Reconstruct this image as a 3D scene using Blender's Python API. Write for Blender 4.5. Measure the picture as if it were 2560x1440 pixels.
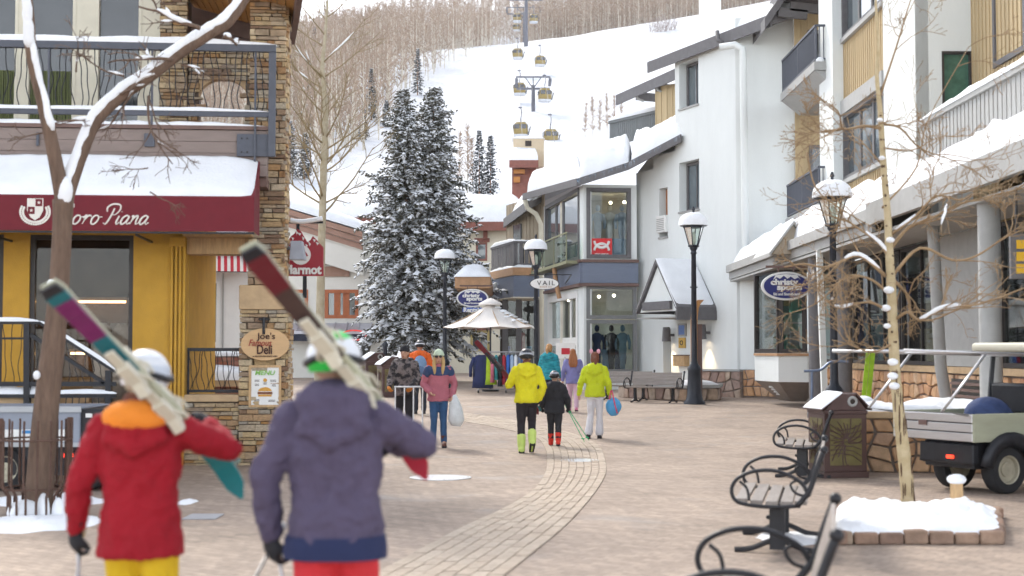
import bpy, bmesh, math, random
import numpy as np
from mathutils import Vector, Matrix, noise
# ---------------------------------------------------------------- camera, world, sun, exposure
for o in list(bpy.data.objects):
 bpy.data.objects.remove(o)
SC = bpy.context.scene
COL = SC.collection
F = 2560 * 50 / 36.0
CAM_H = 1.7
PITCH = math.atan(160 / F)
cam_d = bpy.data.cameras.new('camera')
cam = bpy.data.objects.new('camera', cam_d)
COL.objects.link(cam)
cam.location = (0, 0, CAM_H)
cam.rotation_euler = (math.pi / 2 + PITCH, 0, 0)
cam_d.lens = 50
cam_d.sensor_width = 36
cam_d.clip_start = 0.1
cam_d.clip_end = 6000
cam_d.dof.use_dof = True
cam_d.dof.focus_distance = 42
cam_d.dof.aperture_fstop = 1.9
SC.camera = cam
SUN_EL, SUN_AZ = math.radians(40), math.radians(-24)      # azimuth from +Y towards +X: ahead and to the left
world = bpy.data.worlds.new('World')
SC.world = world
world.use_nodes = True
wn, wl = world.node_tree.nodes, world.node_tree.links
wn.clear()
sky = wn.new('ShaderNodeTexSky')
sky.sky_type = 'NISHITA'
sky.sun_disc = False
sky.sun_elevation = SUN_EL
sky.sun_rotation = SUN_AZ
sky.altitude = 2400
sky.air_density = 1.0
sky.dust_density = 2.5
sky.ozone_density = 1.0
hs = wn.new('ShaderNodeHueSaturation')
hs.inputs['Saturation'].default_value = 0.26
bg = wn.new('ShaderNodeBackground')
bg.inputs['Strength'].default_value = 0.15
wo = wn.new('ShaderNodeOutputWorld')
wl.new(sky.outputs[0], hs.inputs['Color'])
wl.new(hs.outputs[0], bg.inputs['Color'])
wl.new(bg.outputs[0], wo.inputs['Surface'])
sun_d = bpy.data.lights.new('sun', 'SUN')
sun_d.energy = 1.1
sun_d.angle = math.radians(11)
sun_d.color = (1.0, 0.93, 0.82)
sun = bpy.data.objects.new('sun', sun_d)
COL.objects.link(sun)
sdir = Vector((math.sin(SUN_AZ) * math.cos(SUN_EL), math.cos(SUN_AZ) * math.cos(SUN_EL), math.sin(SUN_EL)))
sun.location = sdir * 300
sun.rotation_euler = sdir.to_track_quat('Z', 'Y').to_euler()
vs = SC.view_settings
vs.view_transform = 'Standard'
vs.look = 'None'
vs.exposure = 1.72
vs.gamma = 1.0
vs.use_curve_mapping = False
SC.cycles.max_bounces = 5
SC.cycles.use_adaptive_sampling = True
SC.cycles.adaptive_threshold = 0.03
SC.cycles.diffuse_bounces = 2
SC.cycles.glossy_bounces = 2
SC.cycles.transparent_max_bounces = 8
SC.cycles.transmission_bounces = 4
SC.cycles.caustics_reflective = False
SC.cycles.caustics_refractive = False
# ---------------------------------------------------------------- measuring the place
_fw = Vector((0, math.cos(PITCH), math.sin(PITCH)))
_up = Vector((0, -math.sin(PITCH), math.cos(PITCH)))
EYE = Vector((0, 0, CAM_H))
def ray(px, py):
 return _fw + Vector((1, 0, 0)) * ((px - 1280) / F) + _up * ((720 - py) / F)
def P(px, py, Y):
 d = ray(px, py)
 return EYE + d * (Y / d.y)
def G(y):
 """height of the street, level in front and then rising gently"""
 t = max(0.0, y - 20.0)
 return 0.012 * t * t / (t + 4.0)
def on(fn, px, py, lo=3.0, hi=900.0):
 d = ray(px, py)
 f = lambda Y: (EYE + d * (Y / d.y)).z - fn((EYE + d * (Y / d.y)).x, Y)
 a, Y = lo, lo
 while Y < hi:
  Y = a + max(0.5, a * 0.02)
  if f(Y) <= 0:
   break
  a = Y
 b = Y
 for _ in range(30):
  m = (a + b) / 2
  if f(m) > 0: a = m
  else: b = m
 return EYE + d * (b / d.y)
def GP(px, py):
 return on(lambda x, y: G(y), px, py)
# ---------------------------------------------------------------- materials
MATS = {}
def lin(c):
 return tuple(((x / 255) / 12.92 if x / 255 <= 0.04045 else ((x / 255 + 0.055) / 1.055) ** 2.4) for x in c)
def mat(name, col, rough=0.7, var=0.12, scale=6.0, bump=0.0, bscale=None, metal=0.0, rnd=0.0, col2=None,
  spec=0.4, stretch=None, emit=None, coat=0.0, sheen=0.0, contrast=None):
 """procedural principled material: two octaves of noise in the colour, bump, and a per-object tint"""
 if name in MATS:
  return MATS[name]
 m = bpy.data.materials.new(name)
 m.use_nodes = True
 n, l = m.node_tree.nodes, m.node_tree.links
 b = n['Principled BSDF']
 b.inputs['Roughness'].default_value = rough
 b.inputs['Metallic'].default_value = metal
 b.inputs['Specular IOR Level'].default_value = spec
 if coat: b.inputs['Coat Weight'].default_value = coat
 if sheen: b.inputs['Sheen Weight'].default_value = sheen
 tc = n.new('ShaderNodeTexCoord')
 mp = n.new('ShaderNodeMapping')
 if stretch: mp.inputs['Scale'].default_value = stretch
 l.new(tc.outputs['Object'], mp.inputs['Vector'])
 nz = n.new('ShaderNodeTexNoise')
 nz.inputs['Scale'].default_value = scale
 nz.inputs['Detail'].default_value = 6
 nz.inputs['Roughness'].default_value = 0.62
 l.new(mp.outputs[0], nz.inputs['Vector'])
 rp = n.new('ShaderNodeValToRGB')
 c2 = col2 if col2 else tuple(min(1, x * (1 + var)) for x in col)
 c1 = col if col2 else tuple(x * (1 - var) for x in col)
 lo, hi = contrast if contrast else (0.3, 0.7)
 rp.color_ramp.elements[0].position = lo
 rp.color_ramp.elements[1].position = hi
 rp.color_ramp.elements[0].color = (*c1, 1)
 rp.color_ramp.elements[1].color = (*c2, 1)
 l.new(nz.outputs['Fac'], rp.inputs['Fac'])
 out = rp.outputs['Color']
 if rnd:
  oi = n.new('ShaderNodeObjectInfo')
  h = n.new('ShaderNodeHueSaturation')
  mr = n.new('ShaderNodeMapRange')
  mr.inputs['To Min'].default_value = 1 - rnd
  mr.inputs['To Max'].default_value = 1 + rnd
  l.new(oi.outputs['Random'], mr.inputs['Value'])
  l.new(mr.outputs[0], h.inputs['Value'])
  l.new(out, h.inputs['Color'])
  out = h.outputs[0]
 l.new(out, b.inputs['Base Color'])
 if bump:
  bz = n.new('ShaderNodeTexNoise')
  bz.inputs['Scale'].default_value = bscale or scale * 4
  bz.inputs['Detail'].default_value = 5
  l.new(mp.outputs[0], bz.inputs['Vector'])
  bp = n.new('ShaderNodeBump')
  bp.inputs['Strength'].default_value = bump
  bp.inputs['Distance'].default_value = 0.02
  l.new(bz.outputs['Fac'], bp.inputs['Height'])
  l.new(bp.outputs[0], b.inputs['Normal'])
 if emit:
  b.inputs['Emission Color'].default_value = (*emit[0], 1)
  b.inputs['Emission Strength'].default_value = emit[1]
 MATS[name] = m
 return m
def ramp_mat(name, cols, rough=0.85, scale=9.0, bump=0.5, bscale=30, spread=0.25, stretch=None):
 """every piece takes its own colour out of a palette (object random), with grain on top"""
 if name in MATS:
  return MATS[name]
 m = bpy.data.materials.new(name)
 m.use_nodes = True
 n, l = m.node_tree.nodes, m.node_tree.links
 b = n['Principled BSDF']
 b.inputs['Roughness'].default_value = rough
 b.inputs['Specular IOR Level'].default_value = 0.25
 oi = n.new('ShaderNodeObjectInfo')
 at = n.new('ShaderNodeAttribute'); at.attribute_name = 'rnd'
 ad = n.new('ShaderNodeMath'); ad.operation = 'ADD'
 l.new(oi.outputs['Random'], ad.inputs[0]); l.new(at.outputs['Fac'], ad.inputs[1])
 fr = n.new('ShaderNodeMath'); fr.operation = 'FRACT'
 l.new(ad.outputs[0], fr.inputs[0])
 r = n.new('ShaderNodeValToRGB')
 r.color_ramp.interpolation = 'LINEAR'
 e = r.color_ramp.elements
 e[0].color = (*cols[0], 1); e[1].color = (*cols[-1], 1)
 for i, c in enumerate(cols[1:-1]):
  x = e.new((i + 1) / (len(cols) - 1)); x.color = (*c, 1)
 l.new(fr.outputs[0], r.inputs['Fac'])
 tc = n.new('ShaderNodeTexCoord')
 mp = n.new('ShaderNodeMapping')
 if stretch: mp.inputs['Scale'].default_value = stretch
 l.new(tc.outputs['Object'], mp.inputs['Vector'])
 nz = n.new('ShaderNodeTexNoise'); nz.inputs['Scale'].default_value = scale; nz.inputs['Detail'].default_value = 6
 nz.noise_dimensions = '4D'
 ml = n.new('ShaderNodeMath'); ml.operation = 'MULTIPLY'; ml.inputs[1].default_value = 37.0
 l.new(fr.outputs[0], ml.inputs[0]); l.new(ml.outputs[0], nz.inputs['W'])
 l.new(mp.outputs[0], nz.inputs['Vector'])
 mr = n.new('ShaderNodeMapRange')
 mr.inputs['From Min'].default_value = 0.3; mr.inputs['From Max'].default_value = 0.7
 mr.inputs['To Min'].default_value = 1 - spread; mr.inputs['To Max'].default_value = 1 + spread
 l.new(nz.outputs['Fac'], mr.inputs['Value'])
 h = n.new('ShaderNodeHueSaturation')
 l.new(mr.outputs[0], h.inputs['Value']); l.new(r.outputs[0], h.inputs['Color'])
 l.new(h.outputs[0], b.inputs['Base Color'])
 bz = n.new('ShaderNodeTexNoise'); bz.inputs['Scale'].default_value = bscale; bz.inputs['Detail'].default_value = 5
 l.new(mp.outputs[0], bz.inputs['Vector'])
 bp = n.new('ShaderNodeBump'); bp.inputs['Strength'].default_value = bump; bp.inputs['Distance'].default_value = 0.02
 l.new(bz.outputs['Fac'], bp.inputs['Height']); l.new(bp.outputs[0], b.inputs['Normal'])
 MATS[name] = m
 return m
def glass_mat(name, tint=(0.75, 0.8, 0.8), refl=1.0, ior=1.5, k=0.7):
 """thin window glass: clear straight through, mirror-like at grazing angles"""
 if name in MATS:
  return MATS[name]
 m = bpy.data.materials.new(name)
 m.use_nodes = True
 n, l = m.node_tree.nodes, m.node_tree.links
 n.clear()
 tr = n.new('ShaderNodeBsdfTransparent'); tr.inputs['Color'].default_value = (*tint, 1)
 gl = n.new('ShaderNodeBsdfGlossy'); gl.inputs['Roughness'].default_value = 0.02
 gl.inputs['Color'].default_value = (refl, refl, refl, 1)
 fr = n.new('ShaderNodeFresnel'); fr.inputs['IOR'].default_value = ior
 ml = n.new('ShaderNodeMath'); ml.operation = 'MULTIPLY'; ml.inputs[1].default_value = k; ml.use_clamp = True
 mx = n.new('ShaderNodeMixShader'); o = n.new('ShaderNodeOutputMaterial')
 l.new(fr.outputs[0], ml.inputs[0]); l.new(ml.outputs[0], mx.inputs[0])
 l.new(tr.outputs[0], mx.inputs[1]); l.new(gl.outputs[0], mx.inputs[2])
 l.new(mx.outputs[0], o.inputs['Surface'])
 MATS[name] = m
 return m
# ---------------------------------------------------------------- mesh building
class MB:
 def __init__(s):
  s.v, s.f, s.m, s.mi = [], [], [], 0
  s.T = None
 def add(s, vs, fs):
  b = len(s.v)
  if s.T is not None:
   vs = [s.T @ Vector(v) for v in vs]
  s.v += [tuple(v) for v in vs]
  s.f += [tuple(i + b for i in f) for f in fs]
  s.m += [s.mi] * len(fs)
  return s
 def box(s, x0, x1, y0, y1, z0, z1):
  vs = [(x0, y0, z0), (x1, y0, z0), (x1, y1, z0), (x0, y1, z0), (x0, y0, z1), (x1, y0, z1), (x1, y1, z1), (x0, y1, z1)]
  return s.add(vs, [(0, 3, 2, 1), (4, 5, 6, 7), (0, 1, 5, 4), (1, 2, 6, 5), (2, 3, 7, 6), (3, 0, 4, 7)])
 def hexa(s, lo, hi):
  """solid between two quads of four points each"""
  return s.add(list(lo) + list(hi), [(0, 3, 2, 1), (4, 5, 6, 7), (0, 1, 5, 4), (1, 2, 6, 5), (2, 3, 7, 6), (3, 0, 4, 7)])
 def bar(s, a, b, w, h=None, up=(0, 0, 1)):
  a, b = Vector(a), Vector(b)
  h = h or w
  t = (b - a).normalized()
  u = Vector(up)
  if abs(t.dot(u)) > 0.97: u = Vector((0, 1, 0))
  sd = t.cross(u).normalized()
  u = sd.cross(t).normalized()
  q = lambda c: [c - sd * w / 2 - u * h / 2, c + sd * w / 2 - u * h / 2, c + sd * w / 2 + u * h / 2, c - sd * w / 2 + u * h / 2]
  return s.hexa(q(a), q(b))
 def prism(s, poly, ext):
  ext = Vector(ext)
  n = len(poly)
  p = [Vector(q) for q in poly]
  vs = p + [q + ext for q in p]
  fs = [tuple(range(n))[::-1], tuple(range(n, 2 * n))]
  fs += [(i, (i + 1) % n, n + (i + 1) % n, n + i) for i in range(n)]
  return s.add(vs, fs)
 def tube(s, path, r, n=8, cap=True, flat=1.0, ref=None):
  path = [Vector(p) for p in path]
  k = len(path)
  rs = r if isinstance(r, (list, tuple)) else [r] * k
  prev = None
  vs = []
  for i, p in enumerate(path):
   t = (path[min(i + 1, k - 1)] - path[max(i - 1, 0)])
   if t.length < 1e-9: t = Vector((0, 0, 1))
   t.normalize()
   if prev is None:
    a = Vector(ref) if ref else (Vector((1, 0, 0)) if abs(t.x) < 0.8 else Vector((0, 1, 0)))
   else:
    a = prev
   a = (a - t * a.dot(t))
   if a.length < 1e-6:
    a = t.orthogonal()
   a.normalize()
   b = t.cross(a)
   prev = a
   for j in range(n):
    th = 2 * math.pi * j / n
    vs.append(p + (a * math.cos(th) + b * math.sin(th) * flat) * rs[i])
  fs = [(i * n + j, i * n + (j + 1) % n, (i + 1) * n + (j + 1) % n, (i + 1) * n + j) for i in range(k - 1) for j in range(n)]
  if cap:
   fs += [tuple(range(n))[::-1], tuple(range((k - 1) * n, k * n))]
  return s.add(vs, fs)
 def lathe(s, prof, n=16, c=(0, 0, 0), cap=True):
  c = Vector(c)
  vs = [c + Vector((r * math.cos(2 * math.pi * j / n), r * math.sin(2 * math.pi * j / n), z)) for r, z in prof for j in range(n)]
  k = len(prof)
  fs = [(i * n + j, i * n + (j + 1) % n, (i + 1) * n + (j + 1) % n, (i + 1) * n + j) for i in range(k - 1) for j in range(n)]
  if cap:
   fs += [tuple(range(n))[::-1], tuple(range((k - 1) * n, k * n))]
  return s.add(vs, fs)
 def ell(s, c, r, nu=12, nv=8, R=None):
  c = Vector(c)
  r = (r, r, r) if isinstance(r, (int, float)) else r
  vs = []
  for i in range(nv + 1):
   ph = math.pi * i / nv
   rr = max(math.sin(ph), 0.02)
   for j in range(nu):
    th = 2 * math.pi * j / nu
    p = Vector((r[0] * rr * math.cos(th), r[1] * rr * math.sin(th), -r[2] * math.cos(ph)))
    vs.append(c + (R @ p if R is not None else p))
  fs = [(i * nu + j, i * nu + (j + 1) % nu, (i + 1) * nu + (j + 1) % nu, (i + 1) * nu + j) for i in range(nv) for j in range(nu)]
  fs += [tuple(range(nu))[::-1], tuple(range(nv * nu, (nv + 1) * nu))]
  return s.add(vs, fs)
 def grid(s, fn, nu, nv):
  vs = [fn(i / nu, j / nv) for j in range(nv + 1) for i in range(nu + 1)]
  w = nu + 1
  return s.add(vs, [(j * w + i, j * w + i + 1, (j + 1) * w + i + 1, (j + 1) * w + i) for j in range(nv) for i in range(nu)])
 def mesh(s, name, mats, smooth=False):
  me = bpy.data.meshes.new(name)
  me.from_pydata(s.v, [], s.f)
  if mats is None: mats = []
  if not isinstance(mats, (list, tuple)): mats = [mats]
  for x in mats: me.materials.append(x)
  if len(mats) > 1: me.polygons.foreach_set('material_index', s.m)
  if smooth: me.polygons.foreach_set('use_smooth', [True] * len(me.polygons))
  me.update()
  return me
W = {}
def link(o, parent=None, M=None):
 COL.objects.link(o)
 if M is not None:
  o.matrix_basis = M
 if parent is not None:
  o.parent = parent
  o.matrix_parent_inverse = W[parent.name].inverted()
 W[o.name] = o.matrix_basis.copy()
 return o
def obj(name, mb, mats, parent=None, smooth=False, bevel=0.0, angle=None, seg=2, flip=True):
 """link a builder as ONE mesh object, given in world coordinates"""
 me = mb.mesh(name, mats, smooth) if isinstance(mb, MB) else mb
 if flip and isinstance(mb, MB):
  bm = bmesh.new(); bm.from_mesh(me)
  bmesh.ops.recalc_face_normals(bm, faces=bm.faces)
  bm.to_mesh(me); bm.free()
 o = bpy.data.objects.new(name, me)
 link(o, parent)
 if bevel:
  b = o.modifiers.new('bevel', 'BEVEL'); b.width = bevel; b.segments = seg; b.limit_method = 'ANGLE'
 if smooth and angle:
  me.set_sharp_from_angle(angle=math.radians(angle))
 return o
def inst(name, me, parent, M):
 """one more piece that shares its mesh"""
 return link(bpy.data.objects.new(name, me), parent, M)
def tag(o, label, cat, group=None):
 o['label'] = label
 o['category'] = cat
 if group: o['group'] = group
 return o
def thing(name, label, cat, loc=(0, 0, 0), rz=0.0, group=None):
 o = bpy.data.objects.new(name, None)
 o.empty_display_size = 0.3
 link(o, None, Matrix.Translation(Vector(loc)) @ Matrix.Rotation(rz, 4, 'Z'))
 return tag(o, label, cat, group)
def struct(name, mb, mats, **k):
 o = obj(name, mb, mats, **k)
 o['kind'] = 'structure'
 return o
def copy_tree(o, parent=None):
 c = o.copy()
 COL.objects.link(c)
 if parent is not None:
  c.parent = parent
 W[c.name] = W[o.name]
 for ch in [x for x in o.children]:
  copy_tree(ch, c)
 return c
def dup(root, loc, rz=0.0, label=None, group=None, scale=1.0):
 c = copy_tree(root)
 c.matrix_basis = Matrix.Translation(Vector(loc)) @ Matrix.Rotation(rz, 4, 'Z') @ Matrix.Scale(scale, 4)
 W[c.name] = c.matrix_basis.copy()
 if label: c['label'] = label
 if group: c['group'] = group
 return c
def place(root, loc, rz=0.0, scale=1.0):
 root.matrix_basis = Matrix.Translation(Vector(loc)) @ Matrix.Rotation(rz, 4, 'Z') @ Matrix.Scale(scale, 4)
 return root
def frame(o, x, z=(0, 0, 1)):
 """matrix whose local X runs along x, local Y along z-up, local Z out of the face"""
 x = Vector(x).normalized(); y = Vector(z).normalized()
 y = (y - x * x.dot(y)).normalized()
 n = x.cross(y)
 return Matrix(((x.x, y.x, n.x, o[0]), (x.y, y.y, n.y, o[1]), (x.z, y.z, n.z, o[2]), (0, 0, 0, 1)))
def text(name, s, M, width, material, parent, height=None, shear=0.0, fat=0.0, depth=0.006, spacing=1.0):
 """lettering as a mesh, centred on M's origin, in M's XY plane, scaled to width (and height)"""
 cu = bpy.data.curves.new(name, 'FONT')
 cu.body = s
 cu.align_x = 'CENTER'; cu.align_y = 'CENTER'
 cu.shear = shear
 cu.offset = fat
 cu.extrude = 0.02
 cu.resolution_u = 3
 cu.space_character = spacing
 t = bpy.data.objects.new(name, cu)
 me = bpy.data.meshes.new_from_object(t)
 bpy.data.objects.remove(t)
 xs = [v.co.x for v in me.vertices]; ys = [v.co.y for v in me.vertices]
 if not xs: return None
 cx, cy = (min(xs) + max(xs)) / 2, (min(ys) + max(ys)) / 2
 sx = width / (max(xs) - min(xs))
 sy = height / (max(ys) - min(ys)) if height else sx
 for v in me.vertices:
  v.co = M @ Vector(((v.co.x - cx) * sx, (v.co.y - cy) * sy, v.co.z / 0.02 * depth + depth))
 me.materials.clear()
 me.materials.append(material)
 o = bpy.data.objects.new(name, me)
 return link(o, parent)
def nz(x, y=0.0, z=0.0):
 return noise.noise(Vector((x, y, z)))
def snow_patch(mb, p00, p10, p11, p01, thick, nu=16, nv=8, bump=0.3, seed=0.0, edge=0.18, freq=1.2, sag=0.0, round_=0.5):
 """a rounded, lumpy slab of snow lying on the four-cornered patch"""
 p00, p10, p11, p01 = map(Vector, (p00, p10, p11, p01))
 base = lambda u, v: (p00 * (1 - u) + p10 * u) * (1 - v) + (p01 * (1 - u) + p11 * u) * v
 def prof(t, n_):
  d = min(t, 1 - t) / edge
  return min(1.0, max(0.0, d)) ** round_ if d < 1 else 1.0
 def top(u, v):
  b = base(u, v)
  h = prof(u, nu) * prof(v, nv)
  k = 1 + bump * (nz(b.x * freq + seed, b.y * freq, b.z * freq) + 0.5 * nz(b.x * freq * 2.7, b.y * freq * 2.7 + seed, 3.1) + 0.22 * nz(b.x * freq * 7, b.y * freq * 7 + seed, b.z * 5))
  q = b + Vector((0, 0, thick * h * k))
  if v == 0 or v == 1 or u == 0 or u == 1:
   q += Vector((0, 0, 0.0))
  return q
 us = sorted(set([0, 0.02, 0.05, 0.1] + [i / nu for i in range(nu + 1)] + [0.9, 0.95, 0.98, 1]))
 vs_ = sorted(set([0, 0.04, 0.1] + [i / nv for i in range(nv + 1)] + [0.9, 0.96, 1]))
 w = len(us)
 pts = [top(u, v) for v in vs_ for u in us]
 low = [base(u, v) - Vector((0, 0, 0.004)) for v in vs_ for u in us]
 n = len(pts)
 h = len(vs_)
 fs = [(j * w + i, j * w + i + 1, (j + 1) * w + i + 1, (j + 1) * w + i) for j in range(h - 1) for i in range(w - 1)]
 fs += [tuple(x + n for x in f[::-1]) for f in fs]
 per = [i for i in range(w)] + [j * w + w - 1 for j in range(1, h)] + [(h - 1) * w + i for i in range(w - 2, -1, -1)] + [j * w for j in range(h - 2, 0, -1)]
 fs += [(per[i], per[i] + n, per[(i + 1) % len(per)] + n, per[(i + 1) % len(per)]) for i in range(len(per))]
 return mb.add(pts + low, fs)
class Wall:
 """a vertical wall between two plan points; pixels of the photograph are measured on it"""
 def __init__(s, a, b):
  s.a = Vector((a[0], a[1], 0)); s.b = Vector((b[0], b[1], 0))
  s.t = (s.b - s.a).normalized()
  s.len = (s.b - s.a).length
  n = Vector((s.t.y, -s.t.x, 0))
  mid = (s.a + s.b) / 2
  if n.dot(Vector((0, 0, 0)) - mid) < 0: n = -n
  s.n = n
 def uz(s, px, py, off=0.0):
  d = ray(px, py)
  o = s.a + s.n * off
  k = (o - EYE).dot(s.n) / d.dot(s.n)
  q = EYE + d * k
  return (q - s.a).dot(s.t), q.z
 def u(s, px, off=0.0):
  return s.uz(px, 700, off)[0]
 def p(s, u, z, off=0.0):
  q = s.a + s.t * u + s.n * off
  return Vector((q.x, q.y, z))
 def box(s, mb, u0, u1, z0, z1, o0, o1):
  return mb.hexa([s.p(u0, z0, o0), s.p(u1, z0, o0), s.p(u1, z0, o1), s.p(u0, z0, o1)],
                       [s.p(u0, z1, o0), s.p(u1, z1, o0), s.p(u1, z1, o1), s.p(u0, z1, o1)])
 def rect(s, x0, y0, x1, y1, off=0.0):
  """pixel rectangle -> (u0,u1,z0,z1)"""
  ua, za = s.uz(x0, (y0 + y1) / 2, off); ub, zb = s.uz(x1, (y0 + y1) / 2, off)
  xm = (x0 + x1) / 2
  z1 = s.uz(xm, y0, off)[1]; z0 = s.uz(xm, y1, off)[1]
  return min(ua, ub), max(ua, ub), min(z0, z1), max(z0, z1)
 def panel(s, mb, u0, u1, z0, z1, holes=(), thick=0.25, off=0.0, top=None):
  """wall slab with real openings and reveals"""
  us = sorted(set([u0, u1] + [h[0] for h in holes] + [h[1] for h in holes]))
  zs = sorted(set([z0, z1] + [h[2] for h in holes] + [h[3] for h in holes]))
  us = [x for x in us if u0 <= x <= u1]; zs = [x for x in zs if z0 <= x <= z1]
  inside = lambda u, z: any(h[0] < u < h[1] and h[2] < z < h[3] for h in holes)
  for i in range(len(us) - 1):
   for j in range(len(zs) - 1):
    a, b, c, d = us[i], us[i + 1], zs[j], zs[j + 1]
    if inside((a + b) / 2, (c + d) / 2): continue
    for o in (off, off - thick):
     mb.add([s.p(a, c, o), s.p(b, c, o), s.p(b, d, o), s.p(a, d, o)], [(0, 1, 2, 3)])
  for (a, b, c, d) in list(holes) + [(u0, u1, z0, z1)]:
   q = [(a, c), (b, c), (b, d), (a, d)]
   for i in range(4):
    e, f = q[i], q[(i + 1) % 4]
    mb.add([s.p(*e, off), s.p(*f, off), s.p(*f, off - thick), s.p(*e, off - thick)], [(0, 1, 2, 3)])
  return mb
 def window(s, parent, r, fm, gm, depth=0.12, fw=0.07, cols=1, rows=1, off=0.0, name='window', proud=0.02, backing=None, split=None, bw=0.04, sill=None):
  """frame, panes and bars as parts of the wall's thing"""
  u0, u1, z0, z1 = r
  fr = MB()
  a, b = off - depth - 0.05, off - depth + 0.05
  if proud: b = off + proud
  s.box(fr, u0, u1, z0, z0 + fw, a, b); s.box(fr, u0, u1, z1 - fw, z1, a, b)
  s.box(fr, u0, u0 + fw, z0 + fw, z1 - fw, a, b); s.box(fr, u1 - fw, u1, z0 + fw, z1 - fw, a, b)
  w = obj(name, fr, fm, parent)
  cu = split if split else [i / cols for i in range(cols + 1)]
  U = [u0 + fw + (u1 - u0 - 2 * fw) * c for c in cu]
  Z = [z0 + fw + (z1 - z0 - 2 * fw) * j / rows for j in range(rows + 1)]
  for i in range(len(U) - 1):
   for j in range(rows):
    g = MB()
    s.box(g, U[i] + 0.004, U[i + 1] - 0.004, Z[j] + 0.004, Z[j + 1] - 0.004, off - depth - 0.01, off - depth)
    obj('pane', g, gm, w)
  if len(U) > 2 or rows > 1:
   bm_ = MB()
   for x in U[1:-1]: s.box(bm_, x - bw / 2, x + bw / 2, Z[0], Z[-1], off - depth - 0.03, off - depth + 0.03)
   for y in Z[1:-1]: s.box(bm_, U[0], U[-1], y - bw / 2, y + bw / 2, off - depth - 0.026, off - depth + 0.026)
   obj('glazing_bar', bm_, fm, w)
  if backing:
   g = MB(); s.box(g, u0 + 0.01, u1 - 0.01, z0 + 0.01, z1 - 0.01, off - depth - 0.35, off - depth - 0.3)
   obj('curtain', g, backing, w)
  if sill:
   g = MB(); s.box(g, u0 - 0.05, u1 + 0.05, z0 - 0.06, z0 - 0.002, off - depth, off + 0.06)
   obj('sill', g, sill, w)
  return w
# ---------------------------------------------------------------- palette
M_SNOW = mat('snow', (0.83, 0.85, 0.88), 0.75, 0.05, 2.5, bump=0.6, bscale=22, spec=0.25)
M_SLOPE = mat('groomed_snow', (0.67, 0.69, 0.73), 0.8, 0.06, 0.05, bump=0.9, bscale=0.22, spec=0.2, stretch=(1, 0.45, 1))
MATS['groomed_snow'].node_tree.nodes['Bump'].inputs['Distance'].default_value = 2.2
# ---------------------------------------------------------------- mountain
_fy = [60, 72, 85, 100, 125, 150, 215, 285, 355, 385, 420, 470, 600, 700, 900, 1400]
_fz = [-3, -2, 0.8, 4.2, 11.5, 19.8, 34.7, 56.0, 78.0, 86.0, 90.5, 101, 148, 168, 178, 180]
def H(x, y):
 b = float(np.interp(y, _fy, _fz))
 k = min(1.0, max(0.0, (y - 200) / 180))
 z = b + (0.16 if x > 0 else 0.09) * x * k
 if x < -38:
  z -= 0.13 * (-x - 38) * min(1.0, max(0.0, (y - 330) / 270))
 k2 = min(1.0, max(0.0, (y - 90) / 60))
 z += k2 * (1.3 * nz(x * 0.022, y * 0.022, 0.3) + 0.4 * nz(x * 0.09, y * 0.06, 4.0))
 return z
mb = MB()
ys = list(np.linspace(62, 140, 30)) + list(np.linspace(144, 480, 100)) + list(np.linspace(490, 1300, 40))
xs = sorted(set(list(np.linspace(-420, -100, 28)) + list(np.linspace(-96, 120, 80)) + list(np.linspace(128, 420, 26))))
vs_ = [(x, y, H(x, y)) for y in ys for x in xs]
w_ = len(xs)
mb.add(vs_, [(j * w_ + i, j * w_ + i + 1, (j + 1) * w_ + i + 1, (j + 1) * w_ + i) for j in range(len(ys) - 1) for i in range(w_ - 1)])
struct('snowy_hillside', mb, M_SLOPE, smooth=True)
# far ridge behind the forest
mb = MB()
def far(u, v):
 x = -900 + 1500 * u
 y = 1500 + 700 * v
 top = 382 + 0.16 * min(0, -(x + 240)) + 18 * nz(x * 0.006, 0, 2) + 5 * nz(x * 0.03, 0, 2)
 return (x, y, 60 + (top - 60) * math.sin(v * math.pi * 0.5) ** 0.8)
mb.grid(far, 60, 12)
M_FAR = mat('far_wooded_slope', (0.30, 0.33, 0.38), 0.95, 0.2, 0.02, col2=(0.75, 0.78, 0.83), contrast=(0.42, 0.62))
struct('far_ridge', mb, M_FAR, smooth=True)
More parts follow.
